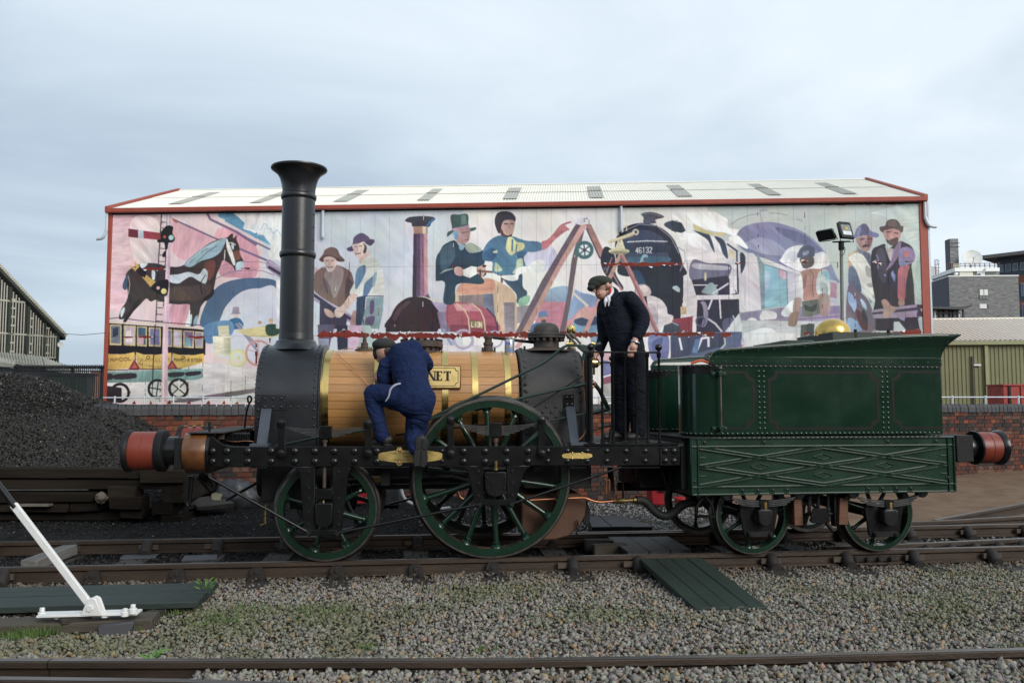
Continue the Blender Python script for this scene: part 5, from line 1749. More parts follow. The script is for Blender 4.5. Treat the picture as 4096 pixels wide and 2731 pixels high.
# chimney
cxm = q(1186, 1300, 0)[0]
zz = lambda py: q(1186, py, 0)[1]
prof = [(.29, zz(1402)), (.235, zz(1388)), (.215, zz(1378)), (.205, zz(1374)), (.200, zz(1366)), (.176, zz(1360)), (.173, zz(1335)), (.1705, zz(1340)), (.170, zz(1034)), (.178, zz(1032)), (.185, zz(1024)), (.185, zz(1016)), (.178, zz(1008)), (.168, zz(1006)),
        (.166, zz(802)), (.174, zz(800)), (.181, zz(793)), (.181, zz(786)), (.174, zz(779)), (.166, zz(777)), (.168, zz(760)), (.178, zz(738)), (.195, zz(716)), (.222, zz(699)), (.262, zz(687)), (.284, zz(681)), (.288, zz(677)), (.284, zz(672)), (.262, zz(676)), (.21, zz(686)), (.15, zz(740)), (.15, zz(1300))]
ch = MB().lathe(prof, (cxm, 0, 0), n=64).build('chimney', m_smoke, loco, smooth=50)
for k in range(9):
    z = zz(860 + k * 52)
    rivet(ch, cxm + .169 * cos(-.25), .169 * sin(-.25), z, .011, m_smoke, (0, 0, pi / 2 - .25))
(xa, za), (xb, zb) = q(1162, 1334, -.17), q(1176, 1362, -.17)
MB().b2((xa, -.2, zb), (xb, -.15, za)).build('chimney_lug', m_smoke, loco, bevel=.004)
# lamp iron with a looped top beside the smokebox
rod('lamp_iron', [(978, 1712, -.2), (984, 1660, -.2), (993, 1622, -.2), (1003, 1605, -.2), (1006, 1592, -.2), (998, 1584, -.2), (991, 1590, -.2), (993, 1606, -.2), (999, 1614, -.2)], .010, m_black, -.2, sub=4)

# --- boiler: oak staves on a dark core, brass bands
XC, XD = XB + .022, q(2070, 1480, -.3)[0]
ZB, RB_ = 1.508, .488
MB().cyl((XC, 0, ZB), (XD, 0, ZB), RB_ - .016, n=64).build('boiler_barrel', m_dark, loco)
NS = 38
STV = MB()
hw = pi / NS - .0038
arc = [(-hw + 2 * hw * k / 3) for k in range(4)]
STV.prism([(-RB_ * sin(a), -RB_ * cos(a)) for a in arc] + [(-(RB_ - .02) * sin(a), -(RB_ - .02) * cos(a)) for a in arc[::-1]], XC + .004, XD - .004, 'x')
for v in range(3):                     # three boards' worth of grain, shifted along the wood
    pass
me = STV.mesh('stave', m_oak, 30)
for k in range(NS):
    a = 2 * pi * (k + .35) / NS
    inst('stave', me, loco, (random.uniform(-.0015, .0015), 0, ZB), (a, 0, 0))
def band(px0, px1, py, mat=m_brass):
    xa, xb = q(px0, py, -RB_)[0], q(px1, py, -RB_)[0]
    return MB().lathe([(RB_ + .001, xa), (RB_ + .006, xa + .001), (RB_ + .006, xb - .001), (RB_ + .001, xb)], (0, 0, ZB), 'x', 96).build('boiler_band', mat, loco, smooth=40)
for a in ((1285, 1313, 1570), (1494, 1520, 1570), (1768, 1794, 1570), (1889, 1914, 1550), (2021, 2046, 1560)):
    band(*a)
# nameplate on its wooden backing
(xa, za), (xb, zb) = q(1560, 1464, -.515), q(1839, 1550, -.515)
np_ = MB().b2((xa - .012, -.515, zb - .012), (xb + .012, -.44, za + .012)).build('nameplate', m_plinth, loco, bevel=.005)
MB().b2((xa, -.523, zb), (xb, -.5155, za)).build('brass_face', M('plate_brass', (.80, .62, .27), .5, 1., var=.12, ns=14, bump=.15, bs=90), np_, bevel=.002)
b = MB()
r, g = .030, .014
def scallop(xa, xb, za, zb, r, n=6):
    pts = []
    for cx_, cz_, a0 in ((xa, za, 0), (xb, za, 1), (xb, zb, 2), (xa, zb, 3)):
        for k in range(n + 1):
            a = -pi / 2 * a0 - pi / 2 * k / n if False else {0: -pi / 2 + pi / 2 * k / n, 1: pi + pi / 2 * k / n, 2: pi / 2 + pi / 2 * k / n, 3: 0 + pi / 2 * k / n}[a0]
            pts.append((cx_ + r * cos(a), cz_ + r * sin(a)))
    return pts
pts = scallop(xa + g, xb - g, za - g, zb + g, r)
ptsi = scallop(xa + g + .006, xb - g - .006, za - g - .006, zb + g + .006, r)
n = len(pts)
b.add([(x, -.5235, z) for x, z in pts] + [(x, -.5235, z) for x, z in ptsi], [(i, (i + 1) % n, n + (i + 1) % n, n + i) for i in range(n)])
b.build('border_line', m_letter, np_, smooth=None)
def text_mesh(txt, size, x, y, z, mat, parent, name='lettering', align='LEFT', bold=0., sx=1., ext=.0006):
    c = bpy.data.curves.new('txt', 'FONT')
    c.body, c.size, c.align_x, c.extrude, c.offset = txt, size, align, ext, bold
    c.space_character = 1.08
    o = bpy.data.objects.new('txt', c)
    COL.objects.link(o)
    bpy.context.view_layer.update()
    me = bpy.data.meshes.new_from_object(o.evaluated_get(bpy.context.evaluated_depsgraph_get()))
    bpy.data.objects.remove(o)
    me.materials.clear()
    me.materials.append(mat)
    return inst(name, me, parent, (x, y, z), (pi / 2, 0, 0), (sx, 1, 1))
def serif(parent, xr, zb, h, mat, y):
    """PLANET in Roman capitals, right-aligned at xr: thick and thin strokes with serifs."""
    b = MB()
    def bx(x0, x1, z0, z1): b.b2((x0, y - .0015, z0), (x1, y, z1))
    def ln(x0, z0, x1, z1, w):
        b.prism([(x0, z0), (x0 + w, z0), (x1 + w, z1), (x1, z1)], y - .0015, y)
    H, T_, t_, s_ = h, h * .22, h * .10, h * .07
    def ser(x, z, w): bx(x - w / 2, x + w / 2, z, z + s_)
    def P_(x):
        bx(x, x + T_, zb + s_, zb + H - s_); ser(x + T_ / 2, zb, T_ * 2.1); ser(x + T_ / 2, zb + H - s_, T_ * 2.1)
        bx(x + T_, x + H * .42, zb + H - t_, zb + H); bx(x + T_, x + H * .42, zb + H * .45, zb + H * .45 + t_); bx(x + H * .42, x + H * .42 + T_ * .9, zb + H * .48, zb + H * .97)
    def L_(x):
        bx(x, x + T_, zb + s_, zb + H - s_); ser(x + T_ / 2, zb + H - s_, T_ * 2.1); bx(x - T_ * .5, x + H * .5, zb, zb + t_); bx(x + H * .5 - t_, x + H * .5, zb + t_, zb + H * .25)
    def A_(x):
        ln(x, zb + s_, x + H * .33, zb + H, t_); ln(x + H * .60, zb + s_, x + H * .30, zb + H, T_); bx(x + H * .2, x + H * .55, zb + H * .33, zb + H * .33 + t_); ser(x + t_, zb, T_ * 1.7); ser(x + H * .68, zb, T_ * 1.9)
    def N_(x):
        bx(x, x + t_, zb + s_, zb + H); bx(x + H * .6, x + H * .6 + t_, zb, zb + H - s_); ln(x + H * .52, zb, x - t_ * .3, zb + H, T_); ser(x + t_ / 2, zb, T_ * 1.8); ser(x + H * .6 + t_ / 2, zb + H - s_, T_ * 1.8)
    def E_(x):
        bx(x, x + T_, zb + t_, zb + H - t_)
        for z in (zb, zb + H - t_): bx(x - T_ * .5, x + H * .5, z, z + t_)
        bx(x + T_, x + H * .36, zb + H * .48, zb + H * .48 + t_); bx(x + H * .5 - t_, x + H * .5, zb + t_, zb + H * .24); bx(x + H * .5 - t_, x + H * .5, zb + H * .78, zb + H - t_)
    def T__(x):
        bx(x + H * .24, x + H * .24 + T_, zb + s_, zb + H - t_); bx(x, x + H * .65, zb + H - t_, zb + H); bx(x, x + t_, zb + H * .76, zb + H - t_); bx(x + H * .65 - t_, x + H * .65, zb + H * .76, zb + H - t_); ser(x + H * .24 + T_ / 2, zb, T_ * 2.1)
    wd = [(P_, .66), (L_, .62), (A_, .86), (N_, .80), (E_, .64), (T__, .65)]
    x = xr - sum(w for _, w in wd) * h + .0
    for f, w_ in wd:
        f(x); x += w_ * h
    return b.build('lettering', mat, parent, smooth=None)
xr, zl = q(1802, 1523, -.524)[0], q(1802, 1523, -.524)[1]
lt = serif(np_, 0, zl, q(1802, 1484, -.524)[1] - zl, m_letter, -.5236)
lt.scale.x = 1.14
lt.location.x = xr + .004
# copper lubricator wire lying over the boiler
wp = []
for px, py, y in ((1416, 1397, -.02), (1385, 1394, -.05), (1360, 1400, -.18), (1352, 1412, -.27), (1358, 1425, -.33), (1400, 1462, -.43), (1440, 1500, -.48), (1470, 1535, -.51), (1487, 1556, -.52)):
    x, z = q(px, py, y)
    wp.append((x, y, z))
MB().tube(spline(wp, 5), .0032, 6).build('copper_wire', m_copper, loco)

# --- fittings along the top of the boiler
def fitting(name, px, base, prof, mat, n=24, y=0):
    x, z0 = q(px, base, y)
    sc_ = (HCAM + 0) and 1 / (FPX / LF.world(x, y).y)
    return MB().lathe([(r * sc_, z0 + h * sc_) for r, h in prof], (x, y, 0), n=n).build(name, mat, loco, smooth=40), x, z0, sc_
sv, x, z0, s = fitting('safety_valve', 1458, 1402, [(39, -8), (39, 0), (37, 5), (16, 6), (16, 16), (14, 18), (14, 30), (8, 34), (8, 46), (6, 47), (6, 62), (3, 68), (.01, 68)], m_rusty)
for k in range(6):
    a = k * pi / 3 + .4
    MB().cyl((x + 28 * s * cos(a), 28 * s * sin(a), z0 + 3 * s), (x + 28 * s * cos(a), 28 * s * sin(a), z0 + 14 * s), 4.5 * s, n=6).build('stud', m_brassd if k % 2 else m_rusty, sv)
mh, x, z0, s = fitting('manhole', 1686, 1412, [(74, -25), (74, 22), (86, 23), (86, 36), (84, 38), (84, 46), (60, 52), (20, 56), (.01, 56)], m_rusty, 40)
for k in range(18):
    a = 2 * pi * k / 18
    cx_, cy_ = x + 78 * s * cos(a), 78 * s * sin(a)
    MB().cyl((cx_, cy_, z0 + 46 * s), (cx_, cy_, z0 + 54 * s), 7 * s, n=6).build('stud', m_blackm, mh)
    MB().cyl((cx_, cy_, z0 + 12 * s), (cx_, cy_, z0 + 23 * s), 6 * s, n=6).build('stud', m_blackm, mh)
vv, x, z0, s = fitting('clack_valve', 1953, 1406, [(30, -8), (30, 2), (20, 3), (17, 24), (20, 26), (20, 36), (15, 38), (14, 52), (19, 53), (19, 62), (.01, 62)], m_rusty)
for dx in (-18, 14):
    MB().b2((x + dx * s, -.03, z0 + 55 * s), (x + (dx + 6) * s, .03, z0 + 74 * s)).build('lug', m_rusty, vv)
for dx in (-24, 24):
    MB().cyl((x + dx * s, -.05, z0), (x + dx * s, -.05, z0 + 15 * s), 4.5 * s, n=6).build('stud', m_rusty, vv)
rod('valve_lever', [(1972, 1350, .02), (2140, 1370, .02)], .016, m_blackm, .02)

# --- firebox
XE, XG = q(2086, 1590, -.53)[0], q(2338, 1560, -.53)[0]
ZF, RF = 1.482, .545
fb = MB().prism(dshape(RF, ZF, .92), XE, XG, 'x').build('firebox', m_fbox, loco, bevel=.012)
def flank(parent, pts, r, mat, y0=-RF):
    for px, py in pts:
        x, z = q(px, py, y0)
        rivet(parent, x, y0, z, r, mat)
ring_rivets(fb, XE + .05, RF, ZF, 1.6, 10, .020, m_fbox)
ring_rivets(fb, XG - .05, RF, ZF, 1.6, 10, .018, m_fbox)
for a in [pi / 2 + (pi / 2) * k / 12 for k in range(13)]:
    rivet(fb, XE, (RF - .045) * cos(a), ZF + (RF - .045) * sin(a), .02, m_blackm, (0, 0, -pi / 2))
flank(fb, [(2187, 1626), (2224, 1626), (2173, 1646), (2207, 1646), (2243, 1646), (2190, 1666), (2225, 1666), (2310, 1646), (2225, 1708), (2107, 1731), (2100, 1508), (2104, 1534), (2103, 1560)], .018, m_fbox)
bk = MB().b2((q(2258, 1577, -.6)[0], -RF - .02, q(2258, 1627, -.57)[1]), (q(2298, 1577, -.6)[0], -RF - .001, q(2258, 1577, -.57)[1])).build('stay_bracket', m_black, loco, bevel=.003)
for px in (2268, 2287):
    for py in (1590, 1618):
        x, z = q(px, py, -.57)
        rivet(bk, x, -RF - .0205, z, .019, m_black)
MB().prism(dshape(RF - .02, ZF, .95), XG, XG + .03, 'x').build('backhead', m_blackm, loco, bevel=.01)
# dome
dm, x, z0, s = fitting('steam_dome', 2185, 1403, [(70, -14), (58, -4), (52, 2), (51, 8), (51, 48), (76, 50), (76, 58), (74, 59), (76, 61), (76, 67), (74, 69), (52, 70), (52, 78), (51, 88), (46, 99), (36, 107), (20, 112), (.01, 113)], m_rusty, 40)
dm.data.materials.clear(); dm.data.materials.append(M('dome_iron', (.055, .050, .045), .6, .2, var=.35, ns=7, bump=.25, bs=50))
for k in range(16):
    a = 2 * pi * (k + .3) / 16
    cx_, cy_ = x + 67 * s * cos(a), 67 * s * sin(a)
    MB().cyl((cx_, cy_, z0 + 38 * s), (cx_, cy_, z0 + 50 * s), 6.5 * s, n=6).build('stud', m_rusty, dm)
    MB().cyl((cx_, cy_, z0 + 69 * s), (cx_, cy_, z0 + 74 * s), 5 * s, n=6).build('stud', m_rusty, dm)
x, z0 = q(2130, 1405, -.1)
MB().lathe([(.30, -.02), (.24, .0), (.16, .02), (.14, .03)], (q(2185, 1405, 0)[0], 0, ZF + RF - .01), n=40).build('dome_saddle', m_rusty, loco)
rod('lubricator', [(2098, 1384, -.1), (2098, 1402, -.1)], .012, m_blackm, -.1)
# brass whistle column
wv_, x, z0, s = fitting('safety_whistle', 2284, 1402, [(19, -14), (19, 8), (16, 10), (12, 14), (8, 30), (8, 46), (16, 48), (16, 64), (8, 66), (17, 68), (19, 72), (19, 94), (17, 98), (5, 99), (4, 104), (4, 110), (.01, 112)], m_brass, 24)
MB().cyl((x - 22 * s, -.02, z0 + 28 * s), (x + 14 * s, -.02, z0 + 28 * s), 5 * s, n=10).cyl((x - 22 * s, -.02, z0 + 28 * s), (x - 14 * s, -.02, z0 + 28 * s), 6.5 * s, n=10).build('whistle_cock', m_brass, wv_)
MB().lathe([(.055, 0), (.05, .06), (.045, .07)], (x, 0, z0 - .04), n=20).build('whistle_base', m_fbox, wv_)

# --- control rods and levers on the camera side of the firebox
rod('reversing_rod', [(1700, 1682, -.70), (1900, 1586, -.70), (2060, 1508, -.70), (2118, 1480, -.70), (2173, 1452, -.70), (2208, 1426, -.70), (2240, 1398, -.70), (2262, 1385, -.70), (2282, 1382, -.70), (2338, 1383, -.70)], .013, m_greenrod, -.7, sub=3)
rod('valve_rod', [(1900, 1640, -.68), (2063, 1597, -.68), (2297, 1545, -.68)], .013, m_greenrod, -.68)
rod('rod_fork', [(2295, 1546, -.68), (2342, 1535, -.68)], .020, m_greenrod, -.68)
rod('thin_rod', [(2134, 1630, -.66), (2331, 1503, -.66)], .0065, m_blackm, -.66)
rod('pump_rod', [(2203, 1682, -.64), (2340, 1653, -.64)], .010, m_greenrod, -.64)
rod('green_stay', [(1100, 1784, -.75), (1290, 1745, -.75), (1470, 1718, -.75)], .012, m_greenrod, -.75)
rod('green_stay', [(1717, 1678, -.76), (1800, 1650, -.76), (1870, 1620, -.76)], .012, m_greenrod, -.76)
rod('green_stay', [(1580, 1740, -.6), (1900, 1700, -.6), (2100, 1690, -.6)], .009, m_blackm, -.6)
for pts in ([(2306, 1378), (2290, 1360), (2272, 1342), (2265, 1336)], [(2323, 1376), (2306, 1356), (2288, 1340), (2280, 1333)]):
    P = [(q(px, py, -.66)[0], -.66, q(px, py, -.66)[1]) for px, py in pts]
    MB().tube(P + [P[-1]], [.013, .012, .020, .019, .005], 10).build('hand_lever', M('lever_steel', (.12, .11, .10), .4, .8, var=.2), loco)
b = MB().prism(PQ([(2310, 1388), (2340, 1380), (2372, 1380), (2380, 1390), (2376, 1404), (2362, 1412), (2338, 1412)], -.70), -.72, -.66)
b.build('quadrant', m_greenrod, loco, bevel=.004)
rod('quadrant_arm', [(2340, 1410, -.7), (2332, 1440, -.7)], .02, m_greenrod, -.7)
rod('lever_grip', [(2360, 1392, -.7), (2385, 1380, -.7), (2400, 1374, -.7), (2408, 1380, -.7)], [.016, .018, .022, .006], m_greenrod, -.7)
rod('lever_grip', [(2364, 1372, -.7), (2380, 1376, -.7)], [.020, .016], m_brassd, -.7)
# drain and copper pipes along the back corner of the firebox
rod('copper_pipe', [(2343, 1434, -.62), (2335, 1450, -.62), (2336, 1540, -.62), (2345, 1660, -.62), (2344, 1720, -.62), (2330, 1746, -.62), (2316, 1758, -.62)], .010, m_copper, -.62, sub=4)
rod('copper_pipe', [(2372, 1520, -.4), (2380, 1535, -.4), (2374, 1550, -.4), (2366, 1535, -.4), (2370, 1505, -.4)], .007, m_copper, -.4, sub=4)
rod('copper_pipe', [(2372, 1640, -.4), (2370, 1665, -.4), (2366, 1680, -.4)], .008, m_copper, -.4)
rod('steam_pipe', [(2350, 1430, -.66), (2352, 1560, -.66), (2352, 1770, -.66)], .020, m_black, -.66)
rod('steam_pipe', [(2344, 1432, -.60), (2346, 1765, -.60)], .016, m_black, -.60)
x, z = q(2376, 1451, -.45)
MB().lathe([(.0001, -.035), (.045, -.035), (.05, -.03), (.05, .03), (.045, .04), (.0001, .04)], (x, -.45, z), 'x', 24).tube([(x, -.45, z - .04), (x, -.45, z - .12)], .012, 8).build('pressure_gauge', m_brass, loco)
rod('gauge_cock', [(2384, 1468, -.45), (2400, 1455, -.45), (2392, 1440, -.45)], .010, m_brass, -.45)
rod('regulator_arm', [(2375, 1530, -.3), (2398, 1560, -.3), (2436, 1640, -.3)], .022, m_greenrod, -.3)
rod('regulator_link', [(2368, 1650, -.3), (2432, 1636, -.3)], .022, m_greenrod, -.3)

# --- footplate, hand rails
zfp = q(2500, 1779, YF)[1]
MB().b2((XG + .03, -1.0, zfp - .02), (q(2730, 1780, YF)[0] + .02, 1.0, zfp + .012)).build('footplate', M('checker_plate', (.022, .022, .023), .7, var=.4, ns=9, bump=.6, bs=90), loco, bevel=.003)
MB().b2((q(2338, 1775, YF)[0], YF, ztop_f + .001), (q(2715, 1775, YF)[0], -.9, zfp + .016)).build('footplate_edge', m_black, loco, bevel=.003)
zr_ = q(2500, 1409, -1.0)[1]
for sgn, nm in ((-1, 'railing'), (1, 'railing')):
    y = -1.0 if sgn < 0 else 1.0
    xs = [q(px, 1600, -1.0)[0] for px in (2364, 2409, 2453, 2500, 2546, 2591, 2637)]
    r_ = MB().b2((xs[0] - .06, y - .014, zr_ - .008), (xs[-1] + .015, y + .014, zr_ + .008)).build(nm, m_black, loco, bevel=.002)
    for i, x in enumerate(xs):
        big = i in (0, 6)
        if sgn > 0 and i in (3, 4, 5):
            continue
        c = (.0001, .026 if i else .034, .0135)
        pr = [(.022, zfp + .014), (.022, zfp + .03), (.0135, zfp + .036), (.0125, zr_ - .05), (.02, zr_ - .04), (.022, zr_ - .008), (.0001, zr_ - .008)]
        if i == 0:
            pr = [(r * 1.5, h) for r, h in pr]
        o = MB().lathe(pr, (x, y, 0), n=12).build('rail_post', m_black, r_, smooth=40)
        if big:
            MB().cyl((x, y, zr_ + .008), (x, y, zr_ + .03), .014).ball((x, y, zr_ + .05), .034, 16, 10).build('finial', m_black, r_, smooth=60)
    MB().cyl((xs[0] - .02, y + .05, zfp), (xs[0] - .02, y + .05, zr_ - .01), .022).build('rail_post', m_black, r_)

# --- front: beam, buffers, coil, coupling
def cxz(px, py, y): return q(px, py, y)
zbuf = q(650, 1802, -.87)[1]
xw0, xw1 = q(727, 1802, -1.05)[0], q(822, 1802, -1.05)[0]
MB().b2((xw0 + .01, -.94, zbuf - .2), (q(834, 1800, YF)[0] - .001, .94, zbuf + .155)).build('buffer_beam', m_blackm, loco, bevel=.01)
MB().b2((xw0 + .04, -1.02, zbuf + .158), (q(985, 1710, 0)[0], 1.02, zbuf + .172)).build('front_platform', M('platform_boards', (.035, .032, .03), .8, var=.3, ns=6, bump=.4, stretch=(1, .2, 1)), loco, bevel=.003)
# rising valance plate of the platform towards the smokebox
for sgn in (-1, 1):
    y = sgn * .87
    drum = MB().lathe([(.0001, xw0), (.172, xw0), (.178, xw0 + .012), (.178, xw1 - .012), (.172, xw1), (.0001, xw1)], (0, y - sgn * -.02, zbuf - .012), 'x', 48)
    bb = drum.build('beam_end', m_varnish, loco, smooth=35)
    MB().lathe([(.176, xw1 + .001), (.186, xw1 + .001), (.186, xw1 + .028), (.0001, xw1 + .028)], (0, y + sgn * .02, zbuf - .012), 'x', 48).build('end_hoop', m_black, bb)
    xs = [q(px, 1802, -.87)[0] for px in (505, 530, 633, 668, 700)]
    bf = MB().lathe([(.0001, xs[0]), (.176, xs[0]), (.188, xs[0] + .012), (.188, xs[1] - .012), (.178, xs[1]), (.172, xs[1] + .001)], (0, y, zbuf), 'x', 56).lathe([(.172, xs[2] - .001), (.182, xs[2]), (.188, xs[2] + .01), (.188, xs[3] - .01), (.17, xs[3]), (.12, xs[3])], (0, y, zbuf), 'x', 56).build('buffer', m_blackm, loco, smooth=40)
    MB().lathe([(.170, xs[1]), (.173, xs[1] + .02), (.173, (xs[1] + xs[2]) / 2 - .003), (.170, (xs[1] + xs[2]) / 2), (.173, (xs[1] + xs[2]) / 2 + .003), (.173, xs[2] - .02), (.170, xs[2])], (0, y, zbuf), 'x', 56).build('leather_pad', m_redpaint, bf, smooth=30)
    MB().lathe([(.128, xs[3] - .01), (.128, xw0 - .07)], (0, y, zbuf), 'x', 40).build('buffer_stem', m_black, bf)
    MB().b2((xw0 - .075, y - .15, zbuf - .16), (xw0 - .002, y + .12, zbuf + .12)).build('buffer_block', m_blackm, bf, bevel=.005)
    if sgn > 0:
        for k in range(3):
            MB().box(((xs[1] + xs[2]) / 2 + .09 * (k - 1), y - .03, zbuf + .18), (.03, .06, .012)).build('buckle', m_brassd, bf)
xc0, xc1 = q(912, 1760, -.55)[0], q(1000, 1760, -.55)[0]
zc_ = q(955, 1762, -.55)[1]
co_ = MB().cyl((xc0, -.55, zc_), (xc1, -.55, zc_), .045).build('coil_spring', m_blackm, loco)
for k in range(9):
    x = xc0 + (xc1 - xc0) * (k + .5) / 9
    MB().lathe([(.05, x - .006), (.072, x - .008), (.078, x), (.072, x + .008), (.05, x + .006)], (0, -.55, zc_), 'x', 28).build('coil', m_black, co_, smooth=60)
rod('copper_wire', [(902, 1761, -.64), (940, 1766, -.64), (985, 1763, -.64), (1015, 1766, -.64)], .004, m_copper, -.64, sub=4)
rod('lamp_bracket', [(838, 1741, -.95), (838, 1687, -.95)], .012, m_black, -.95)
MB().box((q(886, 1746, -.9)[0], -.9, q(886, 1746, -.9)[1]), (.05, .02, .045)).build('tag_plate', m_rusty, loco)
rod('guard_iron', [(757, 1903, -.75), (750, 1960, -.75), (746, 2010, -.75), (756, 2022, -.75), (762, 1975, -.75), (768, 1905, -.75)], .016, m_black, -.75, sub=3)
rod('coupling_link', [(795, 1908, -.3), (840, 1955, -.3), (850, 1962, -.3), (856, 1950, -.3), (850, 1930, -.3), (800, 1895, -.3)], .026, m_blackm, -.3, sub=4)
rod('far_stay', [(905, 2000, .3), (1020, 1935, .3), (1110, 1905, .3)], .014, m_blackm, .3)

# --- under the firebox: ashpan, feed pipe, hose
pan = [(2086, 1978), (2322, 1976), (2340, 1990), (2346, 2020), (2340, 2062), (2318, 2106), (2276, 2142), (2220, 2158), (2160, 2160), (2100, 2148), (2086, 2120)]
MB().prism([q(px, py, -.55) for px, py in pan], -.55, .55).build('ashpan', m_pan, loco, bevel=.012)
MB().b2((XE + .02, -.54, .62), (XG + .06, .54, .93)).build('firebox_foot', m_fbox, loco, bevel=.01)
b = MB().prism([q(px, py, -.5) for px, py in ((2348, 2004), (2362, 2040), (2358, 2088), (2366, 2094), (2330, 2088), (2340, 2060))], -.5, .5)
b.build('damper_door', m_blackm, loco, bevel=.003)
for k in range(7):
    x, z = q(2308 + 3 * sin(k), 2085 + k * 9, -.58)
    MB().lathe([(.012, -.004), (.016, 0), (.012, .004), (.008, 0), (.012, -.004)], (x, -.58, z), 'x' if k % 2 else 'y', 12).build('chain_link', m_blackm, loco)
rod('copper_pipe', [(2112, 2000, -.66), (2230, 1994, -.66), (2328, 1990, -.66), (2350, 1994, -.66), (2375, 2003, -.66), (2405, 2007, -.66), (2453, 2003, -.66)], .011, m_copper, -.66, sub=4)
rod('copper_pipe', [(2424, 1975, -.66), (2424, 1932, -.66), (2430, 1918, -.66), (2437, 1920, -.66), (2438, 1940, -.66), (2438, 1995, -.66)], .010, m_copper, -.66, sub=4)
fv = rod('feed_valve', [(2453, 2003, -.66), (2470, 2004, -.66), (2472, 2004, -.66), (2496, 2002, -.66), (2498, 2002, -.66), (2532, 2000, -.66), (2534, 2000, -.66), (2545, 1999, -.66)], [.020, .020, .028, .03, .020, .020, .03, .026], M('brass_tarnished', (.22, .16, .07), .5, 1., var=.35, ns=20), -.66, n=12)
rod('valve_spindle', [(2492, 1870, -.66), (2492, 1975, -.66), (2492, 1995, -.66)], .010, m_black, -.66)
x, z = q(2446, 1978, -.70)
MB().lathe([(.030, -.004), (.036, 0), (.030, .004), (.026, 0), (.030, -.004)], (x, -.70, z), 'y', 20).box((x, -.7, z), (.06, .006, .008)).box((x, -.7, z), (.008, .006, .06)).build('hand_wheel', m_rusty, loco)
hp = [(2545, 1999), (2568, 2000), (2590, 2012), (2615, 2040), (2640, 2058), (2668, 2062), (2695, 2048), (2720, 2025), (2748, 2012), (2775, 2010)]
P = spline([(q(px, py, -.6)[0], -.6, q(px, py, -.6)[1]) for px, py in hp], 8)
MB().tube(P, [.040 + .003 * (i % 2) for i in range(len(P))], 14).build('feed_hose', m_hose, loco, smooth=50)
rod('drag_box_stay', [(2440, 1870, -.4), (2450, 1990, -.4)], .03, m_blackm, -.4)
MB().b2((q(2560, 1900, -.5)[0], -.45, .60), (q(2700, 1900, -.5)[0], .45, .86)).build('drag_box', m_blackm, loco, bevel=.01)
rod('drawbar', [(2470, 1945, 0), (2760, 1945, 0)], .045, m_blackm, 0)
def chain(px, pts, y):
    for i in range(len(pts) - 1):
        a, c = q(*pts[i], y), q(*pts[i + 1], y)
        m = Vector(((a[0] + c[0]) / 2, y, (a[1] + c[1]) / 2))
        d = Vector((c[0] - a[0], 0, c[1] - a[1]))
        l, ang = d.length * .5, atan2(d.z, d.x)
        w_ = .45 * l
        path = []
        for k in range(12):
            t_ = 2 * pi * k / 12
            u, v = l * 1.2 * cos(t_), w_ * sin(t_)
            path.append(m + Vector((cos(ang) * u - (sin(ang) * v if i % 2 else 0), 0 if i % 2 else v, sin(ang) * u + (cos(ang) * v if i % 2 else 0))))
        MB().tube(path, .009, 6, closed=True).build('chain_link', m_blackm, loco, smooth=60)
chain(0, [(2645, 1880), (2650, 1895), (2655, 1912), (2660, 1930), (2668, 1948), (2675, 1965), (2678, 1978), (2676, 1960), (2680, 1940), (2682, 1920), (2682, 1900), (2680, 1882)], -.72)
chain(0, [(2528, 1868), (2532, 1882), (2538, 1898), (2545, 1906), (2555, 1898), (2560, 1884), (2562, 1868)], -.72)

# --- makers' plates
def oval_plate(x0, x1, z0, z1, tip, y):
    zm = (z0 + z1) / 2
    h = (z1 - z0) / 2
    pts = [(x0, zm - h * .35), (x0 + .01, zm - h * .6), (x0 + tip, z0), (x1 - tip, z0), (x1 - .01, zm - h * .6), (x1, zm - h * .35), (x1, zm + h * .35), (x1 - .01, zm + h * .6), (x1 - tip, z1), (x0 + tip, z1), (x0 + .01, zm + h * .6), (x0, zm + h * .35)]
    return MB().prism(pts, y - .006, y - .0005)
(xa, za), (xb, zb) = q(1513, 1801, YF), q(1769, 1848, YF)
b = oval_plate(xa, xb, zb, za, .16, YF)
xc = q(1598, 1800, YF)[0]
for z in (za + .004, zb - .004):
    b.cyl((xc, YF - .0005, z), (xc, YF - .0065, z), .026, n=20)
pl_ = b.build('makers_plate', m_brassd, loco, bevel=.001)
for z in (za + .0, zb - .0):
    rivet(pl_, xc, YF - .0062, z, .015, m_copper)
for tx, f, sz in (('ROBT STEPHENSON & COMPY', .70, .023), ('ENGINEERS', .42, .023), ('NEWCASTLE UPON TYNE', .14, .023)):
    text_mesh(tx, sz, (xa + xb) / 2, YF - .0066, zb + (za - zb) * f, m_blackm, pl_, align='CENTER', sx=1.1)
(xa, za), (xb, zb) = q(2248, 1811, YF), q(2369, 1833, YF)
pl_ = oval_plate(xa, xb, zb, za, .05, YF).build('makers_plate', m_brassd, loco, bevel=.001)
for f in (.34, .66):
    for z in (za, zb):
        rivet(pl_, xa + (xb - xa) * f, YF - .0062, z, .009, m_brass)
# varied background bits under the frame: timber packing
MB().b2((q(1485, 1910, -.5)[0], -.55, q(1485, 1929, -.5)[1]), (q(1548, 1910, -.5)[0], -.40, q(1485, 1905, -.5)[1])).build('timber_packing', M('packing_wood', (.30, .18, .06), .6, var=.3, ns=8), loco, bevel=.003)
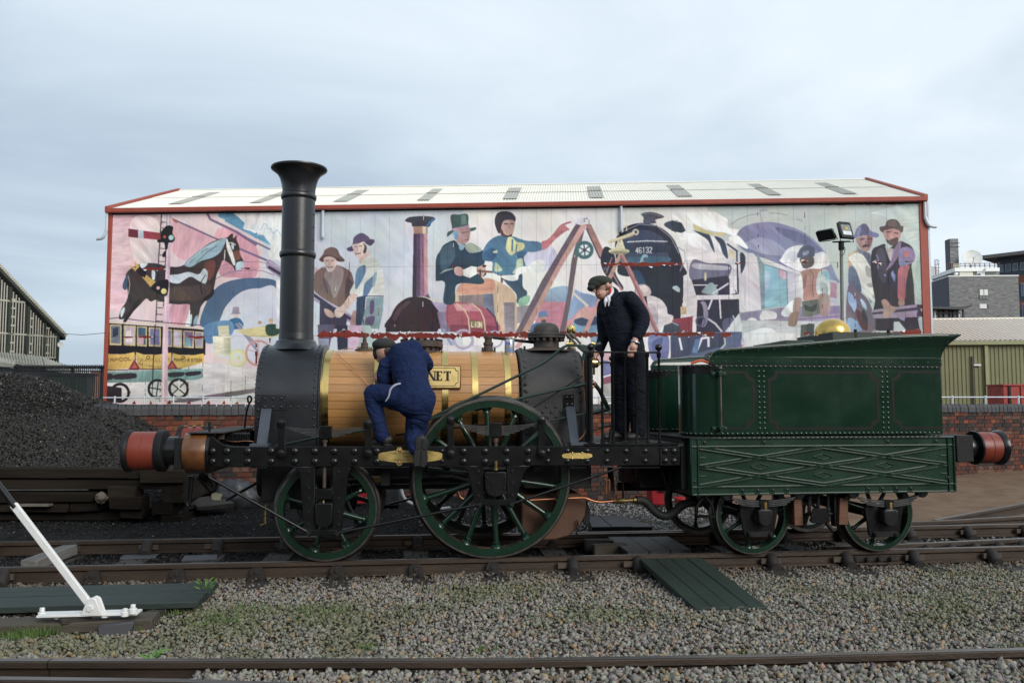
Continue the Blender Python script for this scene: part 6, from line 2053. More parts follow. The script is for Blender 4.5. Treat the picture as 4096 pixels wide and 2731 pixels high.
# ------------------------------------------------------------------ tender
tq = TF.xz
ten = thing('tender', 'dark green four-wheeled tender with riveted tank, lattice frame and brass dome', 'tender', (TF.o.x, TF.o.y, 0), TA)
m_tgreen = M('tender_green', (.0055, .0270, .0155), .17, var=.15, ns=3, bump=.05, bs=25, coat=.6, coatr=.06)
m_tgreen2 = M('tender_frame_green', (.0065, .031, .0178), .25, var=.22, ns=3, bump=.08, bs=40, coat=.5, coatr=.10)
YT, YG = -.95, -1.0
TQ = lambda pts, y: [tq(px, py, y) for px, py in pts]
xl0, xr0 = tq(2717, 1600, YT + .3)[0], tq(3768, 1600, YT)[0]
zt0, zt1 = tq(3200, 1739, YT)[1], tq(3200, 1461, YT)[1]
# plan of the horseshoe tank: two legs rounded at the front, joined at the back
def leg_arc(ya, yb):
    r = abs(yb - ya) / 2
    ym = (ya + yb) / 2
    return [(xl0 + r - r * cos(a) * 1.0, ym + r * sin(a) * (1 if yb > ya else -1)) for a in [-pi / 2 + pi * k / 18 for k in range(19)]]
def legplan(ya, yb, r):
    n = 8
    lo = [(xl0 + r - r * sin(a), ya + r - r * cos(a)) for a in [pi / 2 * k / n for k in range(n + 1)]]
    hi = [(xl0 + r - r * cos(a), yb - r + r * sin(a)) for a in [pi / 2 * k / n for k in range(n + 1)]]
    return lo + hi
RC = .26
L1 = legplan(YT, -.40, RC)
L2 = legplan(.40, -YT, RC)
plan = [(xr0, YT)] + L1 + [(xl0 + 1.4, -.40), (xl0 + 1.4, .40)] + L2 + [(xr0, -YT)]
tank = MB().prism(plan, zt0, zt1 - .012, 'z').build('tank', m_tgreen, ten, bevel=.003)
MB().prism([(x + (.0 if x > xl0 + RC else 0), y) for x, y in plan], zt1 - .0115, zt1 + .004, 'z').build('tank_top', m_blackm, ten)
# blackened top edge of the tank legs at the front
for Lg in (L1, L2):
    pts = Lg
    b = MB()
    for i in range(len(pts) - 1):
        (xa, ya), (xb, yb) = pts[i], pts[i + 1]
        d = Vector((ya - yb, xb - xa)).normalized() * (.0015)
        b.add([(xa + d.x * 0 - .0015, ya - (.0015 if ya < 0 and i < 9 else -.0015 if i > 9 else 0), zt1 - .085), (xb - .0015, yb - (.0015 if i < 9 else -.0015 if i > 9 else 0), zt1 - .085),
               (xb - .0015, yb - (.0015 if i < 9 else -.0015 if i > 9 else 0), zt1 - .001), (xa - .0015, ya - (.0015 if ya < 0 and i < 9 else -.0015 if i > 9 else 0), zt1 - .001)], [(0, 1, 2, 3)])
    b.build('black_edge', m_black, ten, smooth=None)
# rivets: rows along top and bottom, double seams, round the front corner
rr_ = .0135
def trow(py, step, x0, x1):
    x = x0
    z = tq(3200, py, YT)[1]
    while x < x1:
        rivet(tank, x, YT, z, rr_, m_tgreen)
        x += step
xA = xl0 + RC
trow(1466.5, .0497, xA + .01, xr0 - .01)
trow(1733, .0497, xA + .01, xr0 - .01)
for ycen, sg in ((YT + RC, -1), (.40 + RC, -1)):
    for a in [pi / 2 * k / 8 for k in range(1, 9)]:
        for z in (tq(3200, 1466.5, YT)[1], tq(3200, 1733, YT)[1]):
            rivet(tank, xA - RC * sin(a), ycen - RC * cos(a), z, rr_, m_black if z > 1.5 else m_tgreen, (0, 0, -a))
for k in range(8):
    for z in (tq(3200, 1466.5, YT)[1], tq(3200, 1733, YT)[1]):
        rivet(tank, xl0 + RC + .02 + .0497 * k, .40, z, rr_, m_black if z > 1.5 else m_tgreen)
for px in (3037, 3056.5, 3531, 3550.5):
    x = tq(px, 1600, YT)[0]
    for k in range(12):
        z = tq(3200, 1486 + 20.6 * k, YT)[1]
        rivet(tank, x, YT, z, rr_, m_tgreen)
# black lining with scalloped corners
def lining(px0, px1, py0, py1, open_l=False, open_r=False):
    (xa, za), (xb, zb) = tq(px0, py0, YT), tq(px1, py1, YT)
    w_, r, y = .024, .072, YT - .0012
    def outl(o):
        pts = []
        A, B, C_, D = xa + o, xb - o, za - o, zb + o
        R_ = r + o * .2
        n = 6
        def arc(cx_, cz_, a0, a1): return [(cx_ + R_ * cos(a0 + (a1 - a0) * k / n), cz_ + R_ * sin(a0 + (a1 - a0) * k / n)) for k in range(n + 1)]
        pts += [(A, C_)] * (n + 1) if open_l else arc(A, C_, -pi / 2, 0)
        pts += [(B, C_)] * (n + 1) if open_r else arc(B, C_, pi, 1.5 * pi)
        pts += [(B, D)] * (n + 1) if open_r else arc(B, D, pi / 2, pi)
        pts += [(A, D)] * (n + 1) if open_l else arc(A, D, 0, pi / 2)
        return pts
    p, i_ = outl(0), outl(w_)
    if open_l: i_ = [(x if k % 28 < 99 and x > xa + w_ + 1e-6 else xa, z) for k, (x, z) in enumerate(i_)]
    if open_r: i_ = [(x if x < xb - w_ - 1e-6 else xb, z) for x, z in i_]
    n = len(p)
    MB().add([(x, y, z) for x, z in p] + [(x, y, z) for x, z in i_], [(k, (k + 1) % n, n + (k + 1) % n, n + k) for k in range(n)]).build('lining', M('lining_black', (.004, .004, .004), .45, spec=.25), tank, smooth=None)
lining(2840, 3022, 1483, 1717, open_l=True)
lining(3071, 3520, 1483, 1717)
lining(3565, 3766, 1482, 1716, open_r=True)
# coping: upright strip, then a sheet flaring outwards, rising and flaring back at the rear
xc0, xc1 = tq(2838, 1450, YT)[0], tq(3766, 1430, YT)[0]
zs0, zs1 = zt1 + .004, tq(3300, 1434, YT)[1]
def top_z(px): return np.interp(px, [2838, 2843, 2852, 2868, 2890, 2920, 3150, 3400, 3550, 3720, 3770, 3832], [1436, 1425, 1411, 1402, 1397, 1395, 1380, 1358, 1347, 1338, 1339, 1348])
for sgn in (1, -1):
    b = MB()
    cols, rows_ = 40, 8
    vs = []
    for i in range(cols + 1):
        u = i / cols
        px = 2838 + (3768 - 2838) * u ** 1.15
        x = tq(px, 1430, YT)[0]
        zt = tq(px, float(top_z(px)), YT - .05)[1]
        rear = max(0, (px - 3640) / 128)
        for j in range(rows_ + 1):
            t_ = j / rows_
            y = YT + .02 - .085 * t_ ** 2.2 * min(1, .25 + u)
            z = zs1 + (zt - zs1) * t_
            xx = x + rear ** 2 * .165 * t_ ** 2.0
            vs.append((xx, y * sgn, z))
    fs = [(i * (rows_ + 1) + j, (i + 1) * (rows_ + 1) + j, (i + 1) * (rows_ + 1) + j + 1, i * (rows_ + 1) + j + 1) for i in range(cols) for j in range(rows_)]
    b.add(vs, fs)
    cp = b.build('coping', m_tgreen, ten, smooth=True)
    sd = cp.modifiers.new('solid', 'SOLIDIFY')
    sd.thickness = .008
    edge = [vs[i * (rows_ + 1) + rows_] for i in range(cols + 1)]
    MB().tube([(x, y, z + .003) for x, y, z in edge], .009, 8).build('coping_bead', m_tgreen, cp, smooth=60)
    st = MB().b2((xc0, (YT - .004) * sgn, zs0), (xc1, (YT + .03) * sgn, zs1 + .012)).build('angle_strip', m_tgreen, ten, bevel=.004)
    if sgn > 0:
        for k in range(19):
            rivet(st, xc0 + .03 + (xc1 - xc0 - .05) * k / 18, YT - .004, (zs0 + zs1) / 2, .007, m_tgreen)
        for k in range(15):
            px = 2852 + k * 62
            x, z = tq(px, float(top_z(px)) + 12, YT - .05)
            rivet(cp, x, YT - .055 * min(1, .25 + k / 15), z, .006, M('rivet_bare', (.06, .07, .06), .4))
# rear coping, flaring backwards
b = MB()
vs = []
zt = tq(3770, 1339, YT)[1]
for i in range(13):
    y = YT + .02 + (2 * -YT - .04) * i / 12
    for j in range(9):
        t_ = j / 8
        vs.append((xr0 - .012 + .17 * t_ ** 2.0, y * (1 + .06 * t_ ** 2), zs1 + (zt - zs1) * t_ - .02 * t_ ** 3))
fs = [(i * 9 + j, (i + 1) * 9 + j, (i + 1) * 9 + j + 1, i * 9 + j + 1) for i in range(12) for j in range(8)]
rc = b.add(vs, fs).build('rear_coping', m_tgreen, ten, smooth=True)
sd = rc.modifiers.new('solid', 'SOLIDIFY'); sd.thickness = .008
MB().b2((xr0 - .03, YT + .031, zs0), (xr0 + .004, -YT - .031, zs1 + .012)).build('angle_strip', m_tgreen, ten)
# upright rail with brackets
xh = tq(2883, 1600, YT - .05)[0]
(_, zh0), (_, zh1) = tq(2883, 1728, YT - .05), tq(2883, 1478, YT - .05)
hs = MB().cyl((xh, YT - .05, zh0), (xh, YT - .05, zh1), .011, n=12).ball((xh, YT - .05, zh1 + .012), .021, 14, 10).build('grab_rail', M('worn_steel', (.14, .115, .10), .38, .9, var=.25), ten, smooth=50)
for py in (1494, 1714):
    z = tq(2883, py, YT - .05)[1]
    br = MB().b2((xh - .075, YT - .014, z - .022), (xh + .075, YT - .001, z + .022)).build('rail_bracket', m_tgreen2, hs, bevel=.002)
    MB().b2((xh - .02, YT - .072, z - .021), (xh + .02, YT - .015, z + .021)).build('clamp', m_tgreen2, hs, bevel=.004)
    for dx in (-.055, .055):
        rivet(br, xh + dx, YT - .0145, z, .013, m_tgreen2)
# filler dome, tool box and lid on the tank top
x, z = tq(3331, 1344, -.1)
MB().lathe([(.185, zt1), (.185, z - .01), (.19, z - .008), (.198, z - .002), (.198, z + .012), (.186, z + .016), (.186, z + .04)] + [(.186 * cos(a), z + .04 + .15 * sin(a)) for a in [pi / 2 * k / 10 for k in range(1, 11)]], (x, -.1, 0), n=48).build('brass_dome', M('brass_dome', (.66, .44, .13), .24, 1., var=.22, ns=9, bump=.12, bs=22), ten, smooth=40)
(xa, za), (xb, zb) = tq(3330, 1327, -.45), tq(3612, 1349, -.45)
bx_ = MB().b2((xa, -.45, zt1), (xb, .35, za)).build('tool_box', M('box_green', (.022, .032, .026), .5, var=.3, ns=5, bump=.3, bs=60), ten, bevel=.006)
for f in (.33, .80):
    MB().b2((xa + (xb - xa) * f - .012, -.456, zt1 + .02), (xa + (xb - xa) * f + .012, -.4505, za)).build('box_strap', m_tgreen2, bx_)
    MB().cyl((xa + (xb - xa) * f, -.44, za + .001), (xa + (xb - xa) * f, -.44, za + .03), .016).build('knob', m_blackm, bx_)
(xa, za), (xb, zb) = tq(3142, 1360, -.5), tq(3258, 1372, -.5)
MB().b2((xa, -.5, zt1), (xb, .3, za)).build('tank_lid', m_tgreen2, ten, bevel=.006)

# --- lattice side frame
xf0, xf1 = tq(2762, 1850, YG)[0], tq(3821, 1850, YG)[0]
zf0, zf1 = tq(3200, 1976, YG)[1], tq(3200, 1749, YG)[1]
fm = MB().b2((xf0, YG, zf0), (xf1, -.82, zf1)).b2((xf0, .82, zf0), (xf1, -YG, zf1)).b2((xf0, -.82, zf0), (xf0 + .12, .82, zf1)).b2((xf1 - .12, -.82, zf0), (xf1, .82, zf1)).build('side_frame', m_tgreen2, ten, bevel=.004)
MB().b2((xf0 - .07, YG + .02, zf1 - .002), (xf1 - .02, -YG - .02, zf1 + .012)).build('deck_plate', m_blackm, ten, bevel=.003)
MB().b2((xf0 - .06, -.9, zf0 + .05), (xf0 - .001, .9, zf1 - .003)).build('front_beam', m_blackm, ten, bevel=.006)
Z11 = lambda X, Y: tq(2700 + X / 2.24, 1250 + Y / 2.24, YG)
# pixel rows drift with the tender's angle, so lattice heights are set from the frame edges
def lz(f): return zf1 + (zf0 - zf1) * f
def bead(x0, f0, x1, f1, w_=.007, h_=.011, name='rib'):
    z0, z1 = lz(f0), lz(f1)
    d = Vector((x1 - x0, 0, z1 - z0))
    n = Vector((-d.z, 0, d.x)).normalized() * w_ / 2
    a, c = Vector((x0, 0, z0)), Vector((x1, 0, z1))
    vs = []
    for p in (a, c):
        for o_, y in ((n, YG), (n * .5, YG - h_), (n * -.5, YG - h_), (-n, YG)):
            vs.append((p.x + o_.x, y + .0005, p.z + o_.z))
    MB().add(vs, [(0, 1, 5, 4), (1, 2, 6, 5), (2, 3, 7, 6), (0, 3, 2, 1), (4, 5, 6, 7)]).build(name, m_tgreen2, fm, smooth=None)
def strap(pts, name='lattice_bar'):
    """Raised flat bar with a beaded edge on both sides, following the zigzag pts (x, f)."""
    for (x0, f0), (x1, f1) in zip(pts[:-1], pts[1:]):
        z0, z1 = lz(f0), lz(f1)
        d = Vector((x1 - x0, 0, z1 - z0)).normalized()
        n = Vector((-d.z, 0, d.x)) * .021
        b = MB()
        sec = ((1.0, .0005), (.78, -.022), (.42, -.022), (.25, -.010), (-.25, -.010), (-.42, -.022), (-.78, -.022), (-1.0, .0005))
        vs = [(x + n.x * u, YG + y, z + n.z * u) for x, z in ((x0, z0), (x1, z1)) for u, y in sec]
        b.add(vs, [(k, k + 1, k + 9, k + 8) for k in range(7)] + [tuple(range(8)), tuple(range(15, 7, -1))])
        b.build(name, m_tgreen2, fm, smooth=None)
nx = [Z11(X, 1300)[0] for X in (218, 760, 1325, 1880, 2430)]
fA, fB, fC, fD, fE = .175, .345, .50, .665, .835
amp = (fA, fB, fC, fD, fE)
strap([(nx[0], fA), (nx[1], fB), (nx[2], fA), (nx[3], fB), (nx[4], fA)])
strap([(nx[0], fC), (nx[1], fB), (nx[2], fC), (nx[3], fB), (nx[4], fC)])
strap([(nx[0], fC), (nx[1], fD), (nx[2], fC), (nx[3], fD), (nx[4], fC)])
strap([(nx[0], fE), (nx[1], fD), (nx[2], fE), (nx[3], fD), (nx[4], fE)])
for x, f in ((nx[1], .505), (nx[2], .345), (nx[2], .665), (nx[3], .505)):
    w_, h_ = .095, .055
    for a, c in (((x - w_, f), (x, f - h_)), ((x, f - h_), (x + w_, f)), ((x + w_, f), (x, f + h_)), ((x, f + h_), (x - w_, f))):
        bead(*a, *c, .010, .012, 'lozenge')
for f in (.01, .155, .855, .985):
    bead(xf0 + .01, f, xf1 - .01, f, .018, .020)
for x in (xf0 + .012, nx[0] - .012, nx[4] + .02, xf1 - .012):
    z_ = MB().b2((x - .007, YG - .014, zf0 + .01), (x + .007, YG - .0005, zf1 - .01)).build('rib', m_tgreen2, fm)
for x0, x1, f in ((nx[0], nx[0] + .06, .345), (nx[0], nx[0] + .06, .665), (nx[4] - .06, nx[4], .345), (nx[4] - .06, nx[4], .665)):
    bead(x0, f, x1, f, .012, .010)
bolts = [(px, .08) for px in (2818, 3057, 3552, 3746)] + [(px, .92) for px in (2967, 3028, 3087, 3145, 3469, 3525, 3581, 3639)] + [(2775, .75), (3789, .74)]
for px, f in bolts:
    x = tq(px, 1850, YG)[0]
    bp = MB().b2((x - .026, YG - .006, lz(f) - .022), (x + .022, YG - .0007, lz(f) + .022)).build('bolt_pad', m_tgreen2, fm)
    rivet(bp, x, YG - .0065, lz(f), .0155, m_black)

# --- running gear
for sgn in (-1, 1):
    for px in (3012, 3513):
        x = tq(px, 2090, -.8)[0]
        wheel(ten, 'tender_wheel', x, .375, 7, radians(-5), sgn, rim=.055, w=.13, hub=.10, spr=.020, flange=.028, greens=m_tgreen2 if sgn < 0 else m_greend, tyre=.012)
for k, px in enumerate((3012, 3513)):
    x = tq(px, 2090, -.8)[0]
    MB().cyl((x, -.98, .375), (x, .98, .375), .06).build('axle', m_blackm, ten)
    # horn plate, spring, axlebox
    yh = -.93
    W_ = [tq(px + dx, py, yh) for dx, py in ((-52, 2018), (96, 2018), (100, 2030), (84, 2138), (80, 2146), (-28, 2148), (-36, 2138))]
    hp_ = MB().prism(W_, yh, yh + .03).build('horn_plate', m_black, ten, bevel=.004)
    xt0, z_ = tq(px - 14, 2135, yh)
    tb = MB().prism([(tq(px - 22, 2126, yh)[0], tq(px, 2126, yh)[1]), (tq(px + 74, 2126, yh)[0], tq(px, 2126, yh)[1]), (tq(px + 74, 2146, yh)[0], tq(px, 2146, yh)[1]), (tq(px - 22, 2146, yh)[0], tq(px, 2146, yh)[1])], yh - .02, yh - .001).build('horn_tie', m_blackm, ten, bevel=.003)
    for dx in (-14, 66):
        xx, zz_ = tq(px + dx, 2136, yh)
        hexnut(tb, xx, yh - .021, zz_, .02)
    (xa, za), (xb, zb) = tq(px + 18, 2036, -1.0), tq(px + 74, 2104, -1.0)
    r = (xb - xa) / 2
    xm = (xa + xb) / 2
    MB().prism([(xa, za - .015), (xa + .015, za), (xb - .015, za), (xb, za - .015), (xb, zb + r)] + [(xm + r * cos(a), zb + r - r * sin(a)) for a in [pi * q_ / 8 for q_ in range(1, 8)]] + [(xa, zb + r)], -1.03, -.93).build('axlebox', M('axlebox_black', (.012, .012, .013), .25, var=.2, coat=.5), ten, bevel=.012, seg=2)
    MB().b2((xm - .042, -1.01, za - .01), (xm + .042, -.94, za + .085)).build('spring_buckle', m_black, ten, bevel=.004)
    MB().b2((xm - .002, -1.014, za + .005), (xm + .022, -1.0105, za + .065)).build('brass_slide', m_brass, ten)
    xs0, xs1 = xm - .33, xm + .33
    zc_, ze_ = za + .04, zf0 - .02
    spg = MB().cyl((xs0, -1.0, ze_), (xs0, -.93, ze_), .014).cyl((xs1, -1.0, ze_), (xs1, -.93, ze_), .014).build('spring', m_black, ten)
    for j in range(4):
        f = 1 - .10 * (3 - j)
        pts = []
        for i in range(15):
            u = -1 + 2 * i / 14
            pts.append((xm + .33 * u * f, zc_ + j * .016 - .01 + (ze_ - zc_ - .04) * (u * f) ** 2))
        MB().prism(pts + [(x, z - .010) for x, z in pts[::-1]], -.995, -.935).build('leaf', m_leaf, spg, smooth=None)
    for xx in (xs0 - .03, xs1 + .03):
        MB().prism([(xx - .055, zf0 - .001), (xx + .055, zf0 - .001), (xx + .05, zf0 - .02), (xx + .015, zf0 - .05), (xx - .015, zf0 - .05), (xx - .05, zf0 - .02)], -1.0, -.93).build('spring_bracket', m_black, ten, bevel=.004)
# brake blocks and gear between the wheels
m_blockw = wood('brake_wood', (.09, .035, .016), (.17, .075, .035), .6, .1, 0)
for px0, px1, py0, py1, s_ in ((3166, 3206, 1992, 2098, 1), (3342, 3384, 1988, 2095, -1)):
    (xa, za), (xb, zb) = tq(px0, py0, -.85), tq(px1, py1, -.85)
    MB().prism([(xa + (.0 if s_ > 0 else .02), za), (xb - (.02 if s_ > 0 else 0), za), (xb, zb), (xa, zb - .0)], -.90, -.74).build('brake_block', m_blockw, ten, bevel=.005)
    xi = xb if s_ > 0 else xa
    MB().b2((xi - .004 if s_ > 0 else xi - .018, -.86, zb - .02), (xi + .018 if s_ > 0 else xi + .004, -.78, zf0)).build('brake_hanger', m_blackm, ten)
rod_t = lambda name, pts, r, y: MB().tube([(tq(a, b_, y)[0], y, tq(a, b_, y)[1]) for a, b_ in pts], r, 8).build(name, m_blackm, ten)
rod_t('brake_rod', [(3205, 2058), (3345, 2053)], .016, -.82)
rod_t('brake_lever', [(3232, 2050), (3215, 2110)], .02, -.86)
rod_t('brake_lever', [(3305, 2090), (3332, 2122)], .02, -.86)
rod_t('step_hanger', [(3237, 1976), (3237, 2060)], .02, -.9)
rod_t('step_hanger', [(3312, 1976), (3312, 2056)], .014, -.9)
rod_t('step_hanger', [(3272, 1976), (3272, 2035)], .018, -.9)
st_ = [tq(px, py, -.98) for px, py in ((3252, 2032), (3300, 2032), (3316, 2080), (3308, 2091), (3248, 2091), (3238, 2082))]
MB().prism(st_, -1.0, -.965).build('step_plate', m_black, ten, bevel=.006)
P = [(tq(a, b_, -.9)[0], -.9, tq(a, b_, -.9)[1]) for a, b_ in ((2820, 1984), (2800, 2005), (2786, 2030), (2784, 2066), (2855, 2066), (2850, 2030), (2840, 2006), (2820, 1984))]
MB().tube(P, .014, 8).box((tq(2820, 2060, -.9)[0], -.9, tq(2820, 2064, -.9)[1]), (.17, .10, .015)).build('stirrup_step', m_black, ten, smooth=50)
rod_t('brake_shaft', [(2760, 1960), (2840, 1965)], .02, -.6)
MB().b2((xf0 + .3, -.5, .55), (xf1 - .3, .5, zf0 - .01)).build('well_tank', m_blackm, ten, bevel=.01)
# rear buffers
zb_ = tq(3900, 1790, -.87)[1]
for sgn in (-1, 1):
    y = sgn * .87
    xs = [tq(px, 1790, -.87)[0] for px in (3792, 3852, 3866, 3890, 3902, 3975, 3986, 3999)]
    MB().b2((xf1 + .001, y - .16, zb_ - .13), (xs[1], y + .12, zb_ + .13)).build('buffer_block', m_blackm, ten, bevel=.006)
    bf = MB().lathe([(.10, xs[1]), (.125, xs[1] + .02), (.128, xs[2]), (.115, xs[3] - .02), (.11, xs[3])], (0, y, zb_), 'x', 40).lathe([(.11, xs[3]), (.166, xs[3] + .004), (.170, xs[3] + .016), (.155, xs[4])], (0, y, zb_), 'x', 48).lathe([(.15, xs[5]), (.160, xs[5] + .004), (.174, xs[6]), (.176, xs[7] - .008), (.168, xs[7]), (.0001, xs[7] + .012)], (0, y, zb_), 'x', 48).build('buffer', m_black, ten, smooth=40)
    MB().lathe([(.153, xs[4] - .002), (.157, xs[4] + .02), (.157, xs[4] + .095), (.153, xs[4] + .10), (.157, xs[4] + .105), (.153, xs[5] + .002)], (0, y, zb_), 'x', 48).build('leather_pad', m_redpaint, bf, smooth=30)
# loose things on the tender
hs_ = tag(MB().tube(spline([TF.world(*v) for v in [(xl0 + .62, -.62, zt1 + .03), (xl0 + .40, -.70, zt1 + .05), (xl0 + .32, -.55, zt1 + .07), (xl0 + .42, -.40, zt1 + .14), (xl0 + .62, -.42, zt1 + .12), (xl0 + .70, -.55, zt1 + .06), (xl0 + .52, -.66, zt1 + .06), (xl0 + .36, -.60, zt1 + .10), (xl0 + .60, -.48, zt1 + .17)]], 8), .017, 10).build('hose', m_hose, smooth=60), 'coil of black rubber hose lying on the front of the green tender', 'hose')
tag(MB().tube(spline([TF.world(*v) for v in [(xl0 + .10, -.72, zt1 + .02), (xl0 + .2, -.74, zt1 + .05), (xl0 + .30, -.72, zt1 + .02)]], 5), [.012] * 11, 8).build('cord', M('orange_plastic', (.75, .10, .02), .5)), 'bright orange cord beside the black hose on the tender', 'cord')
b = MB()
# ------------------------------------------------------------------ things lying about the yard
m_board = M('board_green', (.012, .020, .017), .66, var=.3, ns=4, bump=.5, bs=40, stretch=(.25, 1, 1), col2=(.024, .036, .029), rnd=.2)
m_boardx = M('board_green_cross', (.012, .020, .015), .66, var=.3, ns=3, bump=.5, bs=40, stretch=(1, .35, 1), col2=(.020, .038, .026), rnd=.25)
m_boarddk = M('board_dark', (.011, .013, .015), .6, var=.3, ns=4, bump=.5, bs=40, stretch=(1, .25, 1), col2=(.024, .028, .031), rnd=.2)
m_white = M('white_paint', (.74, .74, .72), .5, var=.05, ns=8, bump=.25, bs=40)
m_timber = M('old_timber', (.010, .0085, .007), .9, var=.4, ns=4, bump=1., bs=30, stretch=(.12, 1, 1), col2=(.026, .020, .015), rnd=.35, spec=.1)
m_timbery = M('old_timber_away', (.020, .018, .015), .85, var=.4, ns=4, bump=1., bs=30, stretch=(1, .12, 1), col2=(.042, .036, .030), rnd=.3)
m_plankold = M('plank_weathered', (.050, .042, .032), .85, var=.4, ns=5, bump=.8, bs=40, stretch=(.15, 1, 1), col2=(.085, .07, .05))
m_coal = M('coal', (.020, .0185, .0175), .7, var=.6, ns=30, bump=.6, bs=120, spec=.2)
m_coalrock = M('coal_lump', (.9, .9, .9), .5, var=.3, ns=20, attr='tint', spec=.25)

def ruff(mb, s, seed=1):
    r = random.Random(seed)
    mb.v = [(x + r.uniform(-s, s), y + r.uniform(-s, s), z + r.uniform(-s, s)) for x, y, z in mb.v]
    return mb
# --- planked platform beside the lever
pf = thing('boarded_platform', 'low dark green planked platform behind the white lever at the left', 'platform')
a = [on_z(*p, -.055) for p in ((-120, 2350), (874, 2326), (779, 2408), (-120, 2434))]
for k in range(4):
    f0, f1 = k / 4 + .006, (k + 1) / 4 - .006
    l0, l1 = a[0].lerp(a[3], f0), a[0].lerp(a[3], f1)
    r0, r1 = a[1].lerp(a[2], f0), a[1].lerp(a[2], f1)
    dz = random.uniform(-.004, .004)
    pts = [(l0.x, l0.y), (r0.x + .02 * (k % 2), r0.y), (r1.x + .02 * (k % 2), r1.y), (l1.x, l1.y)]
    MB().prism(pts, -.10 + dz, -.055 + dz, 'z').build('plank', m_board, pf, bevel=.004)
for x in (-3.9, -2.75):
    MB().b2((x, 6.62, -.17), (x + .12, 7.22, -.103)).build('bearer', m_sleeper, pf)
# --- lever
lv = thing('point_lever', 'white painted iron point lever with black grip leaning to the left', 'lever', on_z(372, 2452, -.06))
lo = lv.location
def LV(px, py, y): return on_y(px, py, y) - lo
b0, b1 = LV(356, 2412, 6.24), LV(54, 2017, 6.30)
ax = (b1 - b0).normalized()
sd = Vector((ax.z, 0, -ax.x)).normalized()
nn = ax.cross(sd)
def bar(p, e, wd, th):
    vs = [c + sd * i * wd / 2 + nn * j * th / 2 for c in (p, e) for i in (-1, 1) for j in (-1, 1)]
    return MB().add(vs, [(0, 1, 3, 2), (4, 6, 7, 5), (0, 4, 5, 1), (2, 3, 7, 6), (0, 2, 6, 4), (1, 5, 7, 3)])
bar(b0, b1, .052, .032).build('lever_arm', m_white, lv, bevel=.006, seg=2)
MB().tube([b1 - ax * .03, b1 + ax * .26], .023, 14).ball(b1 + ax * .26, .024, 12, 8).build('grip', m_black, lv, smooth=50)
pl0, pl1 = LV(150, 2462, 6.17), LV(552, 2443, 6.25)
dx_ = (pl1 - pl0)
MB().box((pl0 + pl1) / 2 + Vector((0, .03, -.006)), (dx_.length, .13, .016), Rz(atan2(dx_.y, dx_.x))).build('base_plate', m_white, lv, bevel=.003)
c = LV(374, 2452, 6.21)
for dy in (-.032, .032):
    MB().prism([(c.x - .075, c.z - .008), (c.x + .075, c.z - .008), (c.x + .045, c.z + .07), (c.x + .03, c.z + .105), (c.x, c.z + .118), (c.x - .03, c.z + .10), (c.x - .05, c.z + .05)], c.y + dy - .010, c.y + dy + .010).build('pivot_bracket', m_white, lv, bevel=.004)
MB().cyl((c.x - .005, c.y - .055, c.z + .045), (c.x - .005, c.y + .055, c.z + .045), .022, n=6).build('pivot_pin', m_white, lv)
for px, py, h in ((168, 2452, .05), (232, 2456, .012), (500, 2446, .035), (532, 2436, .045), (420, 2450, .012)):
    p = LV(px, py + 6, 6.22)
    MB().cyl(p + Vector((0, 0, -.02)), p + Vector((0, 0, h * .4)), .028, n=12).cyl(p + Vector((0, 0, h * .4)), p + Vector((0, 0, h)), .019, n=6).build('bolt', m_white, lv, bevel=.003)
tb = thing('timber_baulk', 'weathered flat timber carrying the white lever base', 'timber')
p0, p1 = on_z(-60, 2492, -.075), on_z(618, 2462, -.075)
d = p1 - p0
ruff(MB().box((p0 + p1) / 2 + Vector((0, .02, -.035)), (d.length, .26, .07), Rz(atan2(d.y, d.x))), .006).build('plank', m_plankold, tb, bevel=.006)
tag(ruff(MB().box(on_z(300, 2474, -.06), (.075, .20, .03), Rz(-.75)), .004).build('timber_offcut', m_sleeper, bevel=.004), 'small dark wood strip lying across the lever timber', 'timber')
tag(ruff(MB().box(on_z(470, 2512, -.12), (.20, .10, .08), Rz(.2)), .02, 4).build('stone', M('dark_stone', (.05, .05, .055), .7), bevel=.01), 'dark flat stone under the end of the lever timber', 'stone')
o = ruff(MB().box((0, 0, 0), (.74, .15, .10)), .012, 3).build('timber_offcut', M('grey_driftwood', (.13, .125, .115), .9, var=.4, ns=6, bump=.9, bs=50, stretch=(.15, 1, 1)), bevel=.006)
p0, p1 = on_z(108, 2262, -.10), on_z(292, 2196, -.08)
o.location = (p0 + p1) / 2
d = p1 - p0
o.rotation_euler = (0, -.03, atan2(d.y, d.x))
tag(o, 'short grey weathered timber lying between the rails behind the white lever', 'timber')

# --- board crossings by the tender
def crossing(label, quad, z, n, mat, th=.05):
    r = thing('board_crossing', label, 'boards')
    a = [on_z(p[0], p[1], zz) for p, zz in zip(quad, z)]
    for k in range(n):
        f0, f1 = k / n + .006, (k + 1) / n - .006
        dz = Vector((0, 0, random.uniform(-.004, .003)))
        t_ = [a[0].lerp(a[1], f0) + dz, a[0].lerp(a[1], f1) + dz, a[3].lerp(a[2], f1) + dz, a[3].lerp(a[2], f0) + dz]
        lo_ = [p - Vector((0, 0, th)) for p in t_]
        MB().add(t_ + lo_, [(0, 1, 2, 3), (7, 6, 5, 4), (0, 4, 5, 1), (1, 5, 6, 2), (2, 6, 7, 3), (3, 7, 4, 0)]).build('plank', mat, r, bevel=.004)
    return r
crossing('dark green boards laid on the ballast in front of the nearer rail', [(2556, 2233), (2806, 2226), (3072, 2424), (2778, 2430)], (-.02, -.02, -.105, -.105), 4, m_boardx)
crossing('dark boards filling the space between the two rails before the tender', [(2413, 2134), (2652, 2130), (2768, 2196), (2508, 2207)], (-.03, -.03, -.03, -.03), 3, m_boarddk)
